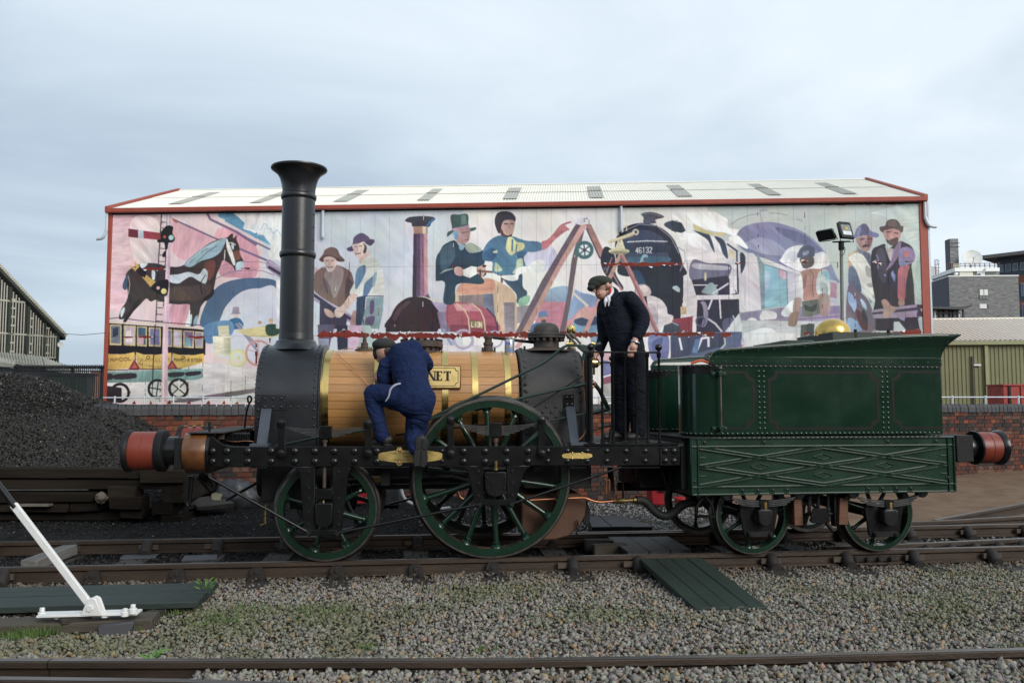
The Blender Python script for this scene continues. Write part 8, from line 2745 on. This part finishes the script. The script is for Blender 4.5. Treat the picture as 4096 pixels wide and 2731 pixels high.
def win(px0, py0, px1, py1, f, name='window', frame=m_gdark, pane=m_pane, parts=2, base=gb, y=0):
    (xa, za), (xb, zb) = f(px0, py0, y), f(px1, py1, y)
    w = MB().b2((xa, y - .05, zb), (xb, y - .001, za)).build(name, frame, base)
    for k in range(parts):
        u0, u1 = xa + (xb - xa) * (k + .08) / parts, xa + (xb - xa) * (k + .92) / parts
        MB().b2((u0, y - .08, zb + (za - zb) * .04), (u1, y - .0505, za - (za - zb) * .04)).build('pane', pane, w)
    return w
win(3916, 1157, 3952, 1182, gz_2)
win(3916, 1182.5, 3953, 1197, gz_2, pane=M('vent_grey', lin((120, 122, 122)), .6), parts=3)
win(3917, 1216, 3946, 1234, gz_2, parts=1, frame=m_pane)
win(3946.5, 1216, 3956, 1234, gz_2, parts=1, frame=m_pane, pane=m_gdark)
# roof rooms
def rbox(name, px0, px1, pyt, pyb, ya, yb, mat):
    (xa, za), (xb, zb) = gz_2(px0, pyt, ya), gz_2(px1, pyb, ya)
    return MB().b2((xa, ya, zb), (xb, yb, za)).build(name, mat, gb)
rbox('roof_room', 3822, 3942, 1072, 1107, 1.6, 8, m_gbrick)
rbox('fascia', 3819, 3942, 1071, 1084, 1.3, 8.2, m_wht)
rbox('roof_room', 3944, 3998, 1072, 1107, 1.4, 8, m_gbrick)
rbox('fascia', 3943.5, 3999, 1071, 1084, 1.0, 8.2, m_wht)
rbox('door_panel', 3838, 3892, 1086, 1106, 1.5, 1.58, M('cream_panel', lin((206, 203, 188)), .6))
rbox('door_panel', 3908, 3941, 1084.5, 1106, 1.48, 1.58, m_wht)
rbox('door', 3912, 3923, 1093, 1106, 1.4, 1.47, m_blueg)
rbox('air_unit', 3823, 3833, 1090, 1098, 1.0, 1.5, m_wht)
rbox('stack', 3798, 3838, 955, 1107, 4, 5.1, m_gbrick)
(xa, za) = gz_2(3797, 970, 4)
MB().b2((gz_2(3797, 1000, 4)[0] - .02, 4.03, zT + .1), (gz_2(3797, 1000, 4)[0] + .01, 5.08, gz_2(3797, 956, 4)[1])).build('stack_side', m_gdark, gb)  # left face of the stack coloured darker to paint in its shade
for py in (971, 986):
    rbox('string_course', 3797, 3838.5, py, py + 2, 3.94, 3.999, m_gdark)
# wing receding to the left
wl_ = 16
for k, (pya, pyb, mat) in enumerate(((1120, 1142, m_gdark),)):
    pass
LW = Frame((on_y(3796, 1200, Yg).x, Yg), radians(74))
lwz = LW.xz
wg = thing('glazed_wing', 'dark wing with blue glass strips and white cornice beside the mural shed', 'building', (on_y(3720, 1200, Yg + 14).x, Yg + 14, 0), radians(-4))
a_, b_ = on_y(3690, 1128, Yg + 14), on_y(3797, 1290, Yg + 14)
cx_ = wg.location.x
MB().b2((a_.x - cx_ - 1, .3, -1), (b_.x - cx_ + .6, 12, a_.z)).build('wall', m_gdark, wg)
MB().b2((a_.x - cx_ - 1, -.1, a_.z), (b_.x - cx_ + .6, 12, a_.z + .5)).build('cornice', m_wht, wg)
for k in range(6):
    for j in range(3):
        x = a_.x - cx_ + .2 + k * .5
        MB().b2((x, .2, a_.z - 1.5 - j * 1.5), (x + .42, .29, a_.z - .25 - j * 1.5)).build('pane', m_blueg, wg)
for px in (3713, 3733, 3754):
    p = on_y(px, 1121, Yg + 13.8)
    MB().b2((p.x - cx_ - .1, .1, p.z - .35), (p.x - cx_ + .18, .295, p.z + .25)).build('window', m_wht, wg)
# water tank, ladders and handrails on the roofs
tk = thing('water_tank', 'white rooftop tank with a caged ladder', 'tank', on_y(3732, 1104, Yg + 22))
a_ = on_y(3732, 1068, Yg + 22).z - tk.location.z
MB().cyl((0, 0, -1.5), (0, 0, a_), .72, n=28).build('shell', m_wht, tk)
m_ladd = M('ladder_brown', (.09, .04, .035), .7)
for dx in (-.22, .22):
    MB().b2((dx - .03 + .1, -.95, -1), (dx + .03 + .1, -.9, a_ + .7)).build('ladder_rail', m_ladd, tk)
for k in range(9):
    MB().b2((-.12, -.95, -.8 + k * .36), (.32, -.9, -.75 + k * .36)).build('rung', m_ladd, tk)
for k in range(4):
    MB().tube([(.1 + .35 * cos(t_), -1.0 - .3 * sin(t_), a_ + .7 - k * .5) for t_ in [pi * j / 8 for j in range(9)]], .03, 5).build('hoop', m_ladd, tk)
rr2 = thing('roof_railing', 'rusty guard rails along the roof of the grey brick building', 'railing', (GF.o.x, GF.o.y, 0), radians(-4))
for px0, px1, py0, py1, nn_, y, mt in ((3815, 3840, 1057, 1071, 4, 1.4, M('rail_cream', lin((196, 190, 168)), .6)), (3840, 3998, 1053, 1071, 9, 1.6, m_ladd), (3788, 3812, 1054, 1106, 4, 3.6, m_ladd)):
    for k in range(nn_):
        px = px0 + (px1 - px0) * k / (nn_ - 1)
        (xa, za), (_, zb) = gz_2(px, py0, y), gz_2(px, py1, y)
        MB().b2((xa - .035, y - .03, zb), (xa + .035, y + .03, za)).build('post', mt, rr2)
    for f in ((0, .5) if px0 > 3790 else (0, .3, .6, .9)):
        (xa, za), (xb, zb) = gz_2(px0, py0 + (py1 - py0) * f, y), gz_2(px1, py0 + (py1 - py0) * f, y)
        MB().b2((xa, y - .045, zb - .03), (xb, y - .031, zb + .03)).build('rail', mt, rr2)
dish('satellite_dish', 'large white satellite dish on the roof of the grey brick building', on_y(3888, 1034, Yg + 3), 1.05, m_dish, -.25, -.45)
# dark loading canopy in front of the brick building
lc = thing('loading_canopy', 'dark curved loading canopy over pale boarding in front of the grey building', 'canopy', (GF.o.x, GF.o.y - 12, 0), radians(-4))
CF = Frame((GF.o.x, GF.o.y - 12), radians(-4))
cz = CF.xz
pts = [cz(px, py, 0) for px, py in ((3722, 1237), (3732, 1229), (3840, 1229), (3862, 1224), (3876, 1222), (3879, 1226), (3862, 1234), (3842, 1240))]
MB().prism(pts, -.6, 5).build('roof', M('canopy_dark', lin((70, 72, 74)), .6, var=.2, ns=1), lc)
(xa, za), (xb, zb) = cz(3740, 1240, .4), cz(3838, 1300, .4)
MB().b2((xa, .4, zb), (xb, .6, za)).build('boarding', M('boarding_pale', lin((168, 165, 152)), .8, var=.25, ns=1.5), lc)
for px in (3730, 3740, 3760, 3778, 3802, 3815, 3836, 3854):
    x = cz(px, 1250, .2)[0]
    MB().b2((x - .07, .15, zb), (x + .07, .39, za)).build('post', m_galv if px in (3740, 3836) else m_gdark, lc)
for py in (1252, 1272):
    z = cz(3780, py, .2)[1]
    MB().b2((xa, .1, z - .05), (xb, .149, z + .05)).build('rail', m_gdark, lc)
# modern block at the right edge
m_mod = M('slate_cladding', lin((72, 78, 88)), .6, var=.15, ns=.6)
MF = Frame(on_y(3985, 1200, 128)[:2], radians(-48))
mz = MF.xz
mo = thing('apartment_block', 'modern dark apartment block with rows of windows at the right edge', 'building', (MF.o.x, MF.o.y, 0), radians(-48))
def roof_py(px): return 1052 - (px - 3931) * .352
xa, xb = mz(3990, 1100, 0)[0], mz(4330, 1100, 0)[0]
za, zb = mz(3990, roof_py(3990) + 6, 0)[1], mz(4096, roof_py(4096) + 6, 0)[1]
MB().b2((xa, 0, -1), (xb, 14, min(za, zb))).build('wall', m_mod, mo)
zr2 = min(za, zb)
MB().b2((xa - 1.6, -2.2, zr2), (xb, 15, zr2 + .5)).build('roof', M('roof_soffit', lin((110, 104, 102)), .6), mo)
for band_, (f0, f1) in enumerate(((1100, 1137), (1205, 1240))):
    z0, z1 = mz(4090, f1, 0)[1], mz(4090, f0, 0)[1]
    MB().b2((xa, -.04, z0), (xb, -.001, z1)).build('brick_band', M('orange_brick', lin((142, 88, 70)), .8, var=.2, ns=3), mo)
nb_ = 11
for r_ in range(5):
    for k in range(nb_):
        x = xa + (xb - xa) * (k + .15) / nb_
        w_ = (xb - xa) / nb_ * (.72 if r_ == 0 else .42)
        z = zr2 - .9 - r_ * 3.0
        f = MB().b2((x, -.10, z - (1.1 if r_ == 0 else 1.9)), (x + w_, -.045, z)).build('window', M('frame_pale', lin((170, 176, 180)), .5), mo)
        MB().b2((x + .08, -.13, z - (1.1 if r_ == 0 else 1.9) + .08), (x + w_ - .08, -.101, z - .08)).build('pane', m_blueg, f)

# ------------------------------------------------------------------ floodlight post
Yf = 23
fp0 = on_y(3365, 1400, Yf)
fl_ = thing('floodlight_post', 'grey post with two black floodlights above the tender', 'floodlight', (fp0.x, Yf, -.2))
base = Vector(fl_.location)
FP = lambda px, py, y=0: on_y(px, py, Yf + y) - base
MB().tube([(0, 0, 0), FP(3365, 985)], [.055, .045], 12).build('pole', M('pole_grey', (.20, .20, .18), .6, var=.2, ns=4), fl_)
MB().cyl(FP(3365, 1000), FP(3365, 965), .075, n=14).build('pole_cap', m_blackm, fl_)
MB().tube([FP(3330, 968), FP(3400, 966)], .022, 8).build('cross_arm', m_blackm, fl_)
def flood(px, py, w_, h_, rz, rx, lit):
    r = bpy.data.objects.new('lamp_head', MB().prism([(-w_ / 2, -h_ / 2), (w_ / 2, -h_ / 2), (w_ / 2 * 1.02, h_ / 2 - .04), (w_ / 2 - .04, h_ / 2), (-w_ / 2 + .04, h_ / 2), (-w_ / 2 * 1.02, h_ / 2 - .04)], -.03, .05).prism([(-w_ * .36, -h_ * .36), (w_ * .36, -h_ * .36), (w_ * .36, h_ * .36), (-w_ * .36, h_ * .36)], .05, .12).mesh('lamp_head', m_black, 30))
    place(r, fl_, FP(px, py), (rx, 0, rz), bevel=.01)
    MB().b2((-w_ * .36, -.036, -h_ * .34), (w_ * .36, -.0305, h_ * .30)).build('lens', M('lens', lin((150, 150, 140)), .12, .6, var=.2, ns=6) if lit else m_glass, r)
    if lit:
        MB().b2((-w_ * .32, -.042, -h_ * .32), (w_ * .32, -.0365, -h_ * .10)).build('reflector', M('reflector', (.75, .76, .76), .2, .8), r)
        MB().b2((-.03, -.044, h_ * .02), (.04, -.0365, h_ * .14)).build('lamp_chip', M('led_yellow', (.55, .42, .06), .4), r)
    for s_ in (-1, 1):
        MB().tube([(s_ * w_ * .52, .03, 0), (s_ * w_ * .52, .05, -h_ * .62), (0, .05, -h_ * .66)], .012, 6).build('bracket', m_blackm, r)
flood(3382, 921, .42, .50, .35, -.32, True)
flood(3302, 940, .50, .30, -.9, .55, False)
MB().tube(spline([FP(3372, 985, -.1), FP(3380, 995, -.1), FP(3376, 1015, -.1), FP(3368, 1022, -.1)], 4), .010, 6).build('lamp_cable', m_blackm, fl_)
# ------------------------------------------------------------------ the two railwaymen
m_skin = M('skin', (.50, .275, .21), .5, var=.12, ns=14, col2=(.60, .36, .28))
m_hair = M('hair', (.035, .022, .014), .6, var=.3, ns=40)
m_bluecloth = M('blue_overall', (.0095, .0195, .066), .9, var=.2, ns=5, fold=.6, spec=.2, stretch=(1, 1, 1.7))
m_navycloth = M('navy_jacket', (.0085, .0105, .019), .85, var=.22, ns=5, fold=.5, spec=.2, stretch=(1, 1, 1.6))
m_trouser = M('navy_trousers', (.0075, .0085, .014), .85, var=.22, ns=5, fold=.5, spec=.2, stretch=(1, 1, 1.6))
m_capgrey = M('cap_grey', (.025, .026, .025), .9, var=.25, ns=30, bump=.3, bs=160)
m_capgreen = M('cap_green', (.030, .036, .028), .9, var=.25, ns=30, bump=.3, bs=160)
m_shirt = M('white_shirt', (.72, .72, .76), .8, var=.06, ns=8, bump=.2, bs=40)
m_boot = M('boot_black', (.013, .012, .012), .55, var=.3, ns=12, bump=.3, bs=80)
m_sole = M('boot_sole', (.012, .0115, .0115), .8, var=.3, ns=14)
m_rag = M('pale_rag', (.34, .35, .42), .9, var=.2, ns=14)
_cl = bpy.data.textures.new('cloth_folds', 'CLOUDS')
_cl.noise_scale, _cl.noise_depth = .11, 1
class Person:
    def __init__(s, label, base, cat='person'):
        s.b = base
        s.root = thing('person', label, cat, LF.world(*base), LA)
    def P(s, px, py, y):
        x, z = q(px, py, y)
        return Vector((x, y, z))
    def add(s, name, mb, mat, voxel=0, smooth=8, fold=0., parent=None, bevel=0):
        o = mb.build(name, mat, parent or s.root, smooth=True if voxel else 45, bevel=bevel)
        if parent is None:
            o.location = tuple(-v for v in s.b)
        if voxel:
            md = o.modifiers.new('skin', 'REMESH')
            md.mode, md.voxel_size, md.use_smooth_shade = 'VOXEL', voxel, True
            sm_ = o.modifiers.new('smooth', 'SMOOTH')
            sm_.factor, sm_.iterations = .5, smooth
            if fold:
                dp_ = o.modifiers.new('folds', 'DISPLACE')
                dp_.texture, dp_.strength, dp_.mid_level = _cl, fold, .5
                dp_.texture_coords = 'LOCAL'
        return o
def limb(mb, pts, r, n=14, sub=4):
    P_ = spline(pts, sub)
    R_ = list(np.interp(np.linspace(0, 1, len(P_)), np.linspace(0, 1, len(r)), r))
    mb.tube(P_, R_, n)
    mb.ball(P_[0], R_[0], 12, 8).ball(P_[-1], R_[-1], 12, 8)
    return mb
def finger(mb, a, d, bend, l, r):
    """Three joints curling from knuckle a along d towards bend."""
    p = Vector(a)
    pts = [p.copy()]
    for k, f in enumerate((.42, .33, .25)):
        p = p + (d * (1 - .35 * k) + bend * (.25 + .35 * k)).normalized() * l * f
        pts.append(p.copy())
    mb.tube(pts, [r, r * .95, r * .85, r * .65], 8).ball(pts[-1], r * .65, 8, 6)

# --- fireman kneeling on the frame, seen from behind
w_ = Person('person in blue overalls and dark flat cap kneeling on the locomotive frame, back turned', (q(1600, 1780, -.9)[0], -.9, q(1600, 1785, YF)[1]))
P = w_.P
head = P(1541, 1402, -.60)
body = MB()
body.ball(head, .098, 18, 12, (.95, 1.05, 1.12))
body.ball(head + Vector((-.035, .04, -.055)), .07, 14, 10, (.9, 1, 1))             # jaw, turned to the work
body.ball(head + Vector((-.09, .055, -.02)), .018, 8, 6)                            # nose
body.ball(P(1532, 1415, -.66), .022, 10, 8, (.6, .8, 1.3))                          # ear
limb(body, [head + Vector((.02, 0, -.04)), P(1575, 1425, -.66), P(1600, 1440, -.70)], [.058, .062, .07])
hl = P(1511, 1508, -.56)
limb(body, [P(1550, 1530, -.66), P(1525, 1520, -.60), hl + Vector((0, -.01, -.005))], [.042, .036, .03])
body.ball(hl, .040, 12, 8, (.75, .5, 1.0))
for k in range(4):
    finger(body, hl + Vector((-.012 + .004 * k, .006, .030 - .019 * k)), Vector((-.55, .5, .1)), Vector((.1, .5, -.6)), .078 - .006 * abs(k - 1), .0095)
finger(body, hl + Vector((.01, .0, .035)), Vector((-.1, .5, .6)), Vector((-.3, .6, 0)), .062, .011)
limb(body, [P(1640, 1440, -.72), P(1655, 1520, -.86), P(1660, 1600, -.95)], [.10, .11, .11])          # trunk inside the overalls
limb(body, [P(1625, 1600, -.95), P(1490, 1575, -.80), P(1528, 1735, -.88)], [.07, .06, .045])
limb(body, [P(1680, 1610, -.97), P(1660, 1725, -.82), P(1668, 1780, -1.12)], [.07, .06, .045])
limb(body, [P(1700, 1440, -.70), P(1712, 1465, -.62), P(1660, 1470, -.53)], [.05, .045, .035])
w_.add('body', body, m_skin, .0075, 3)
ov = MB()
ov.ball(P(1622, 1432, -.71), .175, 20, 14, (1.0, .80, .72))
ov.ball(P(1580, 1450, -.70), .120, 18, 12, (.85, .9, .9))
ov.ball(P(1672, 1440, -.71), .120, 18, 12, (.85, .9, .9))
limb(ov, [P(1625, 1440, -.73), P(1640, 1490, -.80), P(1650, 1530, -.86), P(1660, 1580, -.93), P(1662, 1605, -.95)], [.172, .170, .152, .165, .172], 18)
ov.ball(P(1690, 1440, -.70), .085, 14, 10)
ov.ball(P(1640, 1605, -.97), .145, 18, 12, (1.0, .95, .95))
ov.ball(P(1690, 1600, -.97), .14, 18, 12, (.9, .95, 1.0))
# left arm bent forward, right arm reaching round the plate
limb(ov, [P(1548, 1462, -.71), P(1536, 1500, -.70), P(1545, 1532, -.68), P(1528, 1524, -.62)], [.082, .074, .066, .052])
limb(ov, [P(1690, 1432, -.71), P(1706, 1452, -.66), P(1704, 1468, -.58), P(1670, 1470, -.52)], [.078, .066, .058, .05])
limb(ov, [P(1600, 1412, -.74), P(1650, 1404, -.74)], [.10, .11], 14)
# legs
limb(ov, [P(1640, 1600, -.95), P(1580, 1590, -.90), P(1515, 1573, -.83), P(1489, 1572, -.80)], [.125, .115, .098, .080], 16)
limb(ov, [P(1489, 1572, -.80), P(1493, 1610, -.82), P(1508, 1670, -.85), P(1522, 1715, -.88), P(1530, 1742, -.89)], [.082, .080, .074, .070, .074], 16)
limb(ov, [P(1684, 1610, -.96), P(1674, 1660, -.92), P(1662, 1720, -.84), P(1655, 1738, -.82)], [.130, .118, .102, .090], 16)
limb(ov, [P(1655, 1736, -.83), P(1655, 1755, -.95), P(1660, 1778, -1.08), P(1664, 1795, -1.16)], [.088, .082, .070, .066], 16)
ovo = w_.add('overalls', ov, m_bluecloth, .010, 6, .018)
# collar, waist gathers, rag, back seam
cl = MB()
limb(cl, [P(1560, 1410, -.70), P(1573, 1418, -.755), P(1590, 1405, -.77), P(1598, 1395, -.70)], [.020, .024, .024, .018], 10)
w_.add('collar', cl, m_bluecloth)
bl = MB()
for k in range(9):
    px = 1592 + k * 9
    limb(bl, [P(px, 1518 + .6 * abs(k - 4), -.985 + .004 * abs(k - 4)), P(px + 3, 1532 + 1.2 * k, -1.005 + .006 * abs(k - 4))], [.010, .008], 8, 2)
w_.add('waist_gathers', bl, m_bluecloth, .006, 2)
rg = MB()
pts = [P(1602, 1534, -1.03), P(1580, 1540, -1.05), P(1562, 1558, -1.05), P(1555, 1585, -1.05), P(1542, 1605, -1.04)]
rgp = spline(pts, 5)
rg.tube(rgp, list(np.interp(np.linspace(0, 1, len(rgp)), [0, .3, .8, 1], [.008, .011, .008, .004])), 8)
w_.add('rag', rg, m_rag)
# cap, hair, boots
hr_ = MB().ball(head + Vector((.010, -.010, -.004)), .092, 16, 10, (.98, 1.03, 1.0))
w_.add('hair', hr_, m_hair)
cp_ = MB()
cp_.ball(head + Vector((-.012, .0, .055)), .118, 20, 12, (1.0, 1.05, .58))
cp_.ball(head + Vector((-.085, .03, -.005)), .085, 16, 10, (.45, .8, 1.0))
w_.add('cap', cp_, m_capgrey, .008, 3)
bt = MB()
a, c = P(1555, 1757, -.90), P(1492, 1776, -.82)
limb(bt, [P(1530, 1745, -.89), P(1545, 1762, -.90)], [.05, .045])
limb(bt, [a, a.lerp(c, .4), c], [.042, .046, .036], 14)
w_.add('boot', bt, m_boot, .007, 3)
bs = MB().box(a.lerp(c, .5) + Vector((0, 0, -.042)), (.24, .085, .02), Rz(.5)).box(a + Vector((-.02, 0, -.05)), (.07, .08, .025), Rz(.5))
w_.add('boot_sole', bs, m_sole, bevel=.008)
# right boot hanging down, its tread towards the camera
c0, c1 = P(1689, 1752, -1.22), P(1678, 1865, -1.22)
bt = MB()
limb(bt, [P(1664, 1790, -1.14), c0 + Vector((-.01, .05, -.02))], [.055, .05])
limb(bt, [c0 + Vector((0, .05, -.03)), c0.lerp(c1, .5) + Vector((0, .045, 0)), c1 + Vector((0, .04, .05))], [.050, .050, .046], 14)
w_.add('boot', bt, m_boot, .007, 3)
ax_ = (c1 - c0).normalized()
sd_ = Vector((ax_.z, 0, -ax_.x))
L_ = (c1 - c0).length
out = []
for t_, hw_ in ((0, .035), (.03, .055), (.15, .062), (.35, .056), (.5, .058), (.7, .068), (.85, .066), (.95, .05), (1, .03)):
    out.append((t_, hw_))
pts = [c0 + ax_ * L_ * t_ + sd_ * h for t_, h in out] + [c0 + ax_ * L_ * t_ - sd_ * h for t_, h in out[::-1]]
so_ = MB().prism([(p.x, p.z) for p in pts], -1.225, -1.19)
slo = w_.add('boot_sole', so_, m_sole, bevel=.004)
for k in range(12):
    t_ = .08 + .86 * k / 11
    if .36 < t_ < .47:
        continue
    hw_ = np.interp(t_, [o[0] for o in out], [o[1] for o in out]) * .86
    m_ = c0 + ax_ * L_ * t_
    lug = MB()
    for s_ in (1, -1):
        e0, e1 = m_ + sd_ * s_ * .006 - ax_ * .004, m_ + sd_ * s_ * hw_ + ax_ * .010
        n_ = ax_ * .0075
        lug.prism([((e0 + n_).x, (e0 + n_).z), ((e1 + n_).x, (e1 + n_).z), ((e1 - n_).x, (e1 - n_).z), ((e0 - n_).x, (e0 - n_).z)], -1.236, -1.2255)
    lug.build('tread', m_boot, slo, smooth=None)

# --- driver standing on the footplate
d_ = Person('person in dark navy jacket, green flat cap and glasses standing on the footplate', (q(2520, 1770, -.6)[0], -.58, zfp + .012))
P = d_.P
hd = P(2404, 1152, -.55)
body = MB()
body.ball(hd + Vector((.020, 0, .030)), .092, 20, 14, (1.05, .86, 1.0))            # skull
body.ball(hd + Vector((.006, -.002, -.050)), .070, 18, 12, (.98, .88, 1.0))          # face
body.ball(P(2407, 1187, -.56), .036, 12, 8, (1.1, 1, .75))                           # chin
body.ball(P(2411, 1172, -.585), .040, 12, 8, (1, .7, 1))                              # cheek
limb(body, [P(2379, 1153, -.60), P(2377, 1163, -.612), P(2381, 1168, -.605)], [.010, .014, .012], 10)   # nose
limb(body, [P(2390, 1177, -.617), P(2399, 1174, -.617)], [.007, .007], 8)
body.ball(P(2430, 1137, -.632), .026, 12, 8, (.7, .45, 1.2))                          # ear
limb(body, [P(2425, 1165, -.55), P(2441, 1188, -.54), P(2452, 1204, -.54)], [.060, .062, .075])
limb(body, [P(2470, 1220, -.54), P(2495, 1290, -.54), P(2515, 1380, -.54)], [.12, .13, .12])
# near arm and hand resting over the rail
wr = P(2543, 1352, -.82)
limb(body, [P(2528, 1195, -.70), P(2570, 1278, -.76), wr], [.05, .045, .034])
hn = P(2533, 1388, -.86)
limb(body, [wr, P(2540, 1366, -.84), hn], [.030, .033, .040], 12)
body.ball(hn, .042, 14, 10, (.95, .55, 1.05))
for k in range(4):
    finger(body, P(2516 + k * 9.5, 1402 + (2 if k in (1, 2) else 0), -.875), Vector((-.08, .05, -1)), Vector((-.1, .45, -.4)), (.058, .066, .064, .05)[k], .0105)
finger(body, P(2519, 1385, -.86), Vector((-.5, -.1, -.85)), Vector((.2, .3, -.6)), .062, .012)
# far arm working a lever
wl = P(2392, 1403, -.42)
limb(body, [P(2412, 1225, -.42), P(2418, 1335, -.40), wl], [.05, .045, .034])
hf = P(2378, 1421, -.43)
limb(body, [wl, hf], [.034, .036], 12)
for k in range(4):
    finger(body, hf + Vector((-.016 + .010 * k, -.012, -.012)), Vector((-.55, -.1, -.75)), Vector((.3, -.2, -.4)), .07, .010)
finger(body, hf + Vector((.01, -.02, .0)), Vector((-.1, -.5, -.7)), Vector((-.4, 0, -.3)), .06, .011)
limb(body, [P(2545, 1420, -.58), P(2547, 1584, -.60), P(2556, 1735, -.60)], [.07, .055, .042])
limb(body, [P(2490, 1420, -.50), P(2487, 1566, -.47), P(2490, 1722, -.45)], [.07, .055, .042])
d_.add('body', body, m_skin, .0065, 3)
jk = MB()
jk.ball(P(2462, 1222, -.55), .135, 18, 12, (1.0, 1.25, .85))
limb(jk, [P(2460, 1225, -.55), P(2478, 1270, -.55), P(2494, 1320, -.55), P(2506, 1370, -.55), P(2513, 1405, -.55)], [.150, .170, .176, .172, .170], 20)
jk.ball(P(2505, 1215, -.60), .100, 18, 12, (1, .9, .85))
limb(jk, [P(2452, 1196, -.57), P(2490, 1194, -.63), P(2522, 1198, -.69)], [.062, .078, .078], 14)
jk.ball(P(2425, 1240, -.47), .080, 16, 10)
limb(jk, [P(2520, 1192, -.70), P(2550, 1230, -.735), P(2573, 1278, -.765), P(2562, 1318, -.80), P(2549, 1343, -.815)], [.072, .078, .070, .060, .056], 16)
limb(jk, [P(2418, 1225, -.43), P(2413, 1280, -.40), P(2416, 1335, -.39), P(2405, 1375, -.40), P(2396, 1398, -.42)], [.078, .074, .066, .056, .052], 16)
d_.add('jacket', jk, m_navycloth, .010, 6, .014)
tr = MB()
tr.ball(P(2518, 1415, -.55), .165, 18, 12, (1, .9, .8))
limb(tr, [P(2540, 1420, -.60), P(2546, 1500, -.61), P(2548, 1584, -.62), P(2551, 1660, -.61), P(2556, 1728, -.61)], [.118, .102, .090, .084, .078], 18)
limb(tr, [P(2492, 1420, -.51), P(2486, 1500, -.49), P(2488, 1570, -.47), P(2489, 1650, -.46), P(2488, 1716, -.46)], [.112, .100, .088, .082, .076], 18)
d_.add('trousers', tr, m_trouser, .010, 6, .014)
co = MB()
limb(co, [P(2441, 1148, -.49), P(2452, 1160, -.56), P(2446, 1178, -.635), P(2432, 1192, -.655)], [.014, .019, .019, .012], 10)
limb(co, [P(2432, 1186, -.655), P(2437, 1200, -.67), P(2434, 1226, -.67)], [.015, .018, .005], 10)
limb(co, [P(2425, 1192, -.645), P(2421, 1205, -.665), P(2421, 1228, -.66)], [.015, .016, .005], 10)
co.ball(P(2430, 1206, -.62), .028, 12, 8, (1.1, .6, 1.1))
d_.add('shirt_collar', co, m_shirt, .006, 2)
jc = MB()
limb(jc, [P(2452, 1152, -.52), P(2466, 1166, -.62), P(2458, 1184, -.68), P(2448, 1206, -.70)], [.016, .022, .02, .010], 10)
d_.add('jacket_collar', jc, m_navycloth, .007, 2)
rs = MB()
limb(rs, [P(2441, 1155, -.60), P(2441, 1166, -.637), P(2437, 1173, -.642)], [.008, .010, .006], 8)
d_.add('neckerchief', rs, M('red_scarf', (.5, .02, .02), .8))
pk = MB()
limb(pk, [P(2443, 1230, -.738), P(2462, 1235, -.748), P(2480, 1221, -.755)], [.006, .009, .006], 8, 3)
d_.add('pocket_flap', pk, m_navycloth)
pk = MB()
limb(pk, [P(2401, 1268, -.60), P(2412, 1258, -.645), P(2420, 1245, -.66)], [.005, .008, .005], 8, 3)
d_.add('pocket_flap', pk, m_navycloth)
cp_ = MB()
cp_.ball(P(2402, 1127, -.55), .112, 22, 12, (1.08, .98, .56))
cp_.ball(P(2383, 1137, -.56), .094, 18, 10, (.88, .92, .55))
cp_.ball(P(2366, 1153, -.575), .062, 16, 10, (.72, 1.05, .55))
cpo = d_.add('cap', cp_, m_capgreen, .0075, 4)
hh = MB().ball(hd + Vector((.040, .004, .008)), .083, 16, 10, (.85, .92, .9))
d_.add('hair', hh, M('hair_brown', (.10, .055, .03), .6, var=.3, ns=40))
fe = MB()
fe.ball(P(2388, 1149, -.622), .0085, 8, 6, (1, .5, .7)).ball(P(2370, 1160, -.585), .0075, 8, 6, (.6, .6, .7))
d_.add('eyes', fe, m_hair)
limb(fe := MB(), [P(2380, 1145, -.624), P(2394, 1139, -.630)], [.0045, .0045], 6, 2)
d_.add('eyebrow', fe, m_hair)
limb(fe := MB(), [P(2390, 1179, -.622), P(2400, 1174, -.624)], [.0045, .004], 6, 2)
d_.add('mouth', fe, M('lips', (.30, .08, .07), .5))
gl = MB()
def loop(c, rx, rz_, tilt):
    return [c + Vector((rx * cos(a) * cos(tilt), -.004, rz_ * sin(a) - rx * cos(a) * sin(tilt) * .3)) for a in [2 * pi * k / 14 for k in range(14)]]
gl.tube(loop(P(2388, 1151, -.632), .027, .021, -.5), .0030, 6, closed=True)
gl.tube(loop(P(2370, 1163, -.60), .014, .019, -.3), .0026, 6, closed=True)
gl.tube([P(2398, 1145, -.640), P(2421, 1128, -.645)], .0032, 6).tube([P(2378, 1155, -.636), P(2374, 1159, -.615)], .0026, 6)
d_.add('glasses', gl, M('spectacle_frame', (.02, .02, .022), .3))
wt = MB()
wv = (hn - wr).normalized()
sdv = wv.cross(Vector((0, 1, 0))).normalized()
wc = P(2541, 1368, -.85)
wt.tube([wc + (sdv * cos(a) * .041 + Vector((0, 1, 0)) * sin(a) * .036) for a in [2 * pi * k / 16 for k in range(16)]], .0085, 8, closed=True)
d_.add('watch', wt, M('watch_steel', (.6, .6, .62), .25, 1.))
x_ = MB().box(P(2546, 1373, -.885), (.030, .012, .026), Ry(.3))
d_.add('watch_face', x_, M('watch_dark', (.02, .01, .015), .2), bevel=.003)
for a, c, dy in ((P(2578, 1748, -.61), P(2516, 1760, -.66), 0), (P(2488, 1740, -.45), P(2420, 1748, -.52), 0)):
    z0 = zfp + .014
    a.z = c.z = z0 + .05
    bt = MB()
    limb(bt, [a + Vector((-.02, 0, .06)), a + Vector((-.01, 0, .02))], [.055, .05])
    limb(bt, [a, a.lerp(c, .45), c + Vector((0, 0, -.006))], [.042, .046, .036], 14)
    d_.add('shoe', bt, m_boot, .007, 3)
    d = (c - a).normalized()
    s_ = MB().box(a.lerp(c, .5) + Vector((0, 0, -.042)), ((c - a).length + .075, .085, .016), Rz(atan2(d.y, d.x)))
    d_.add('shoe_sole', s_, m_sole, bevel=.007)
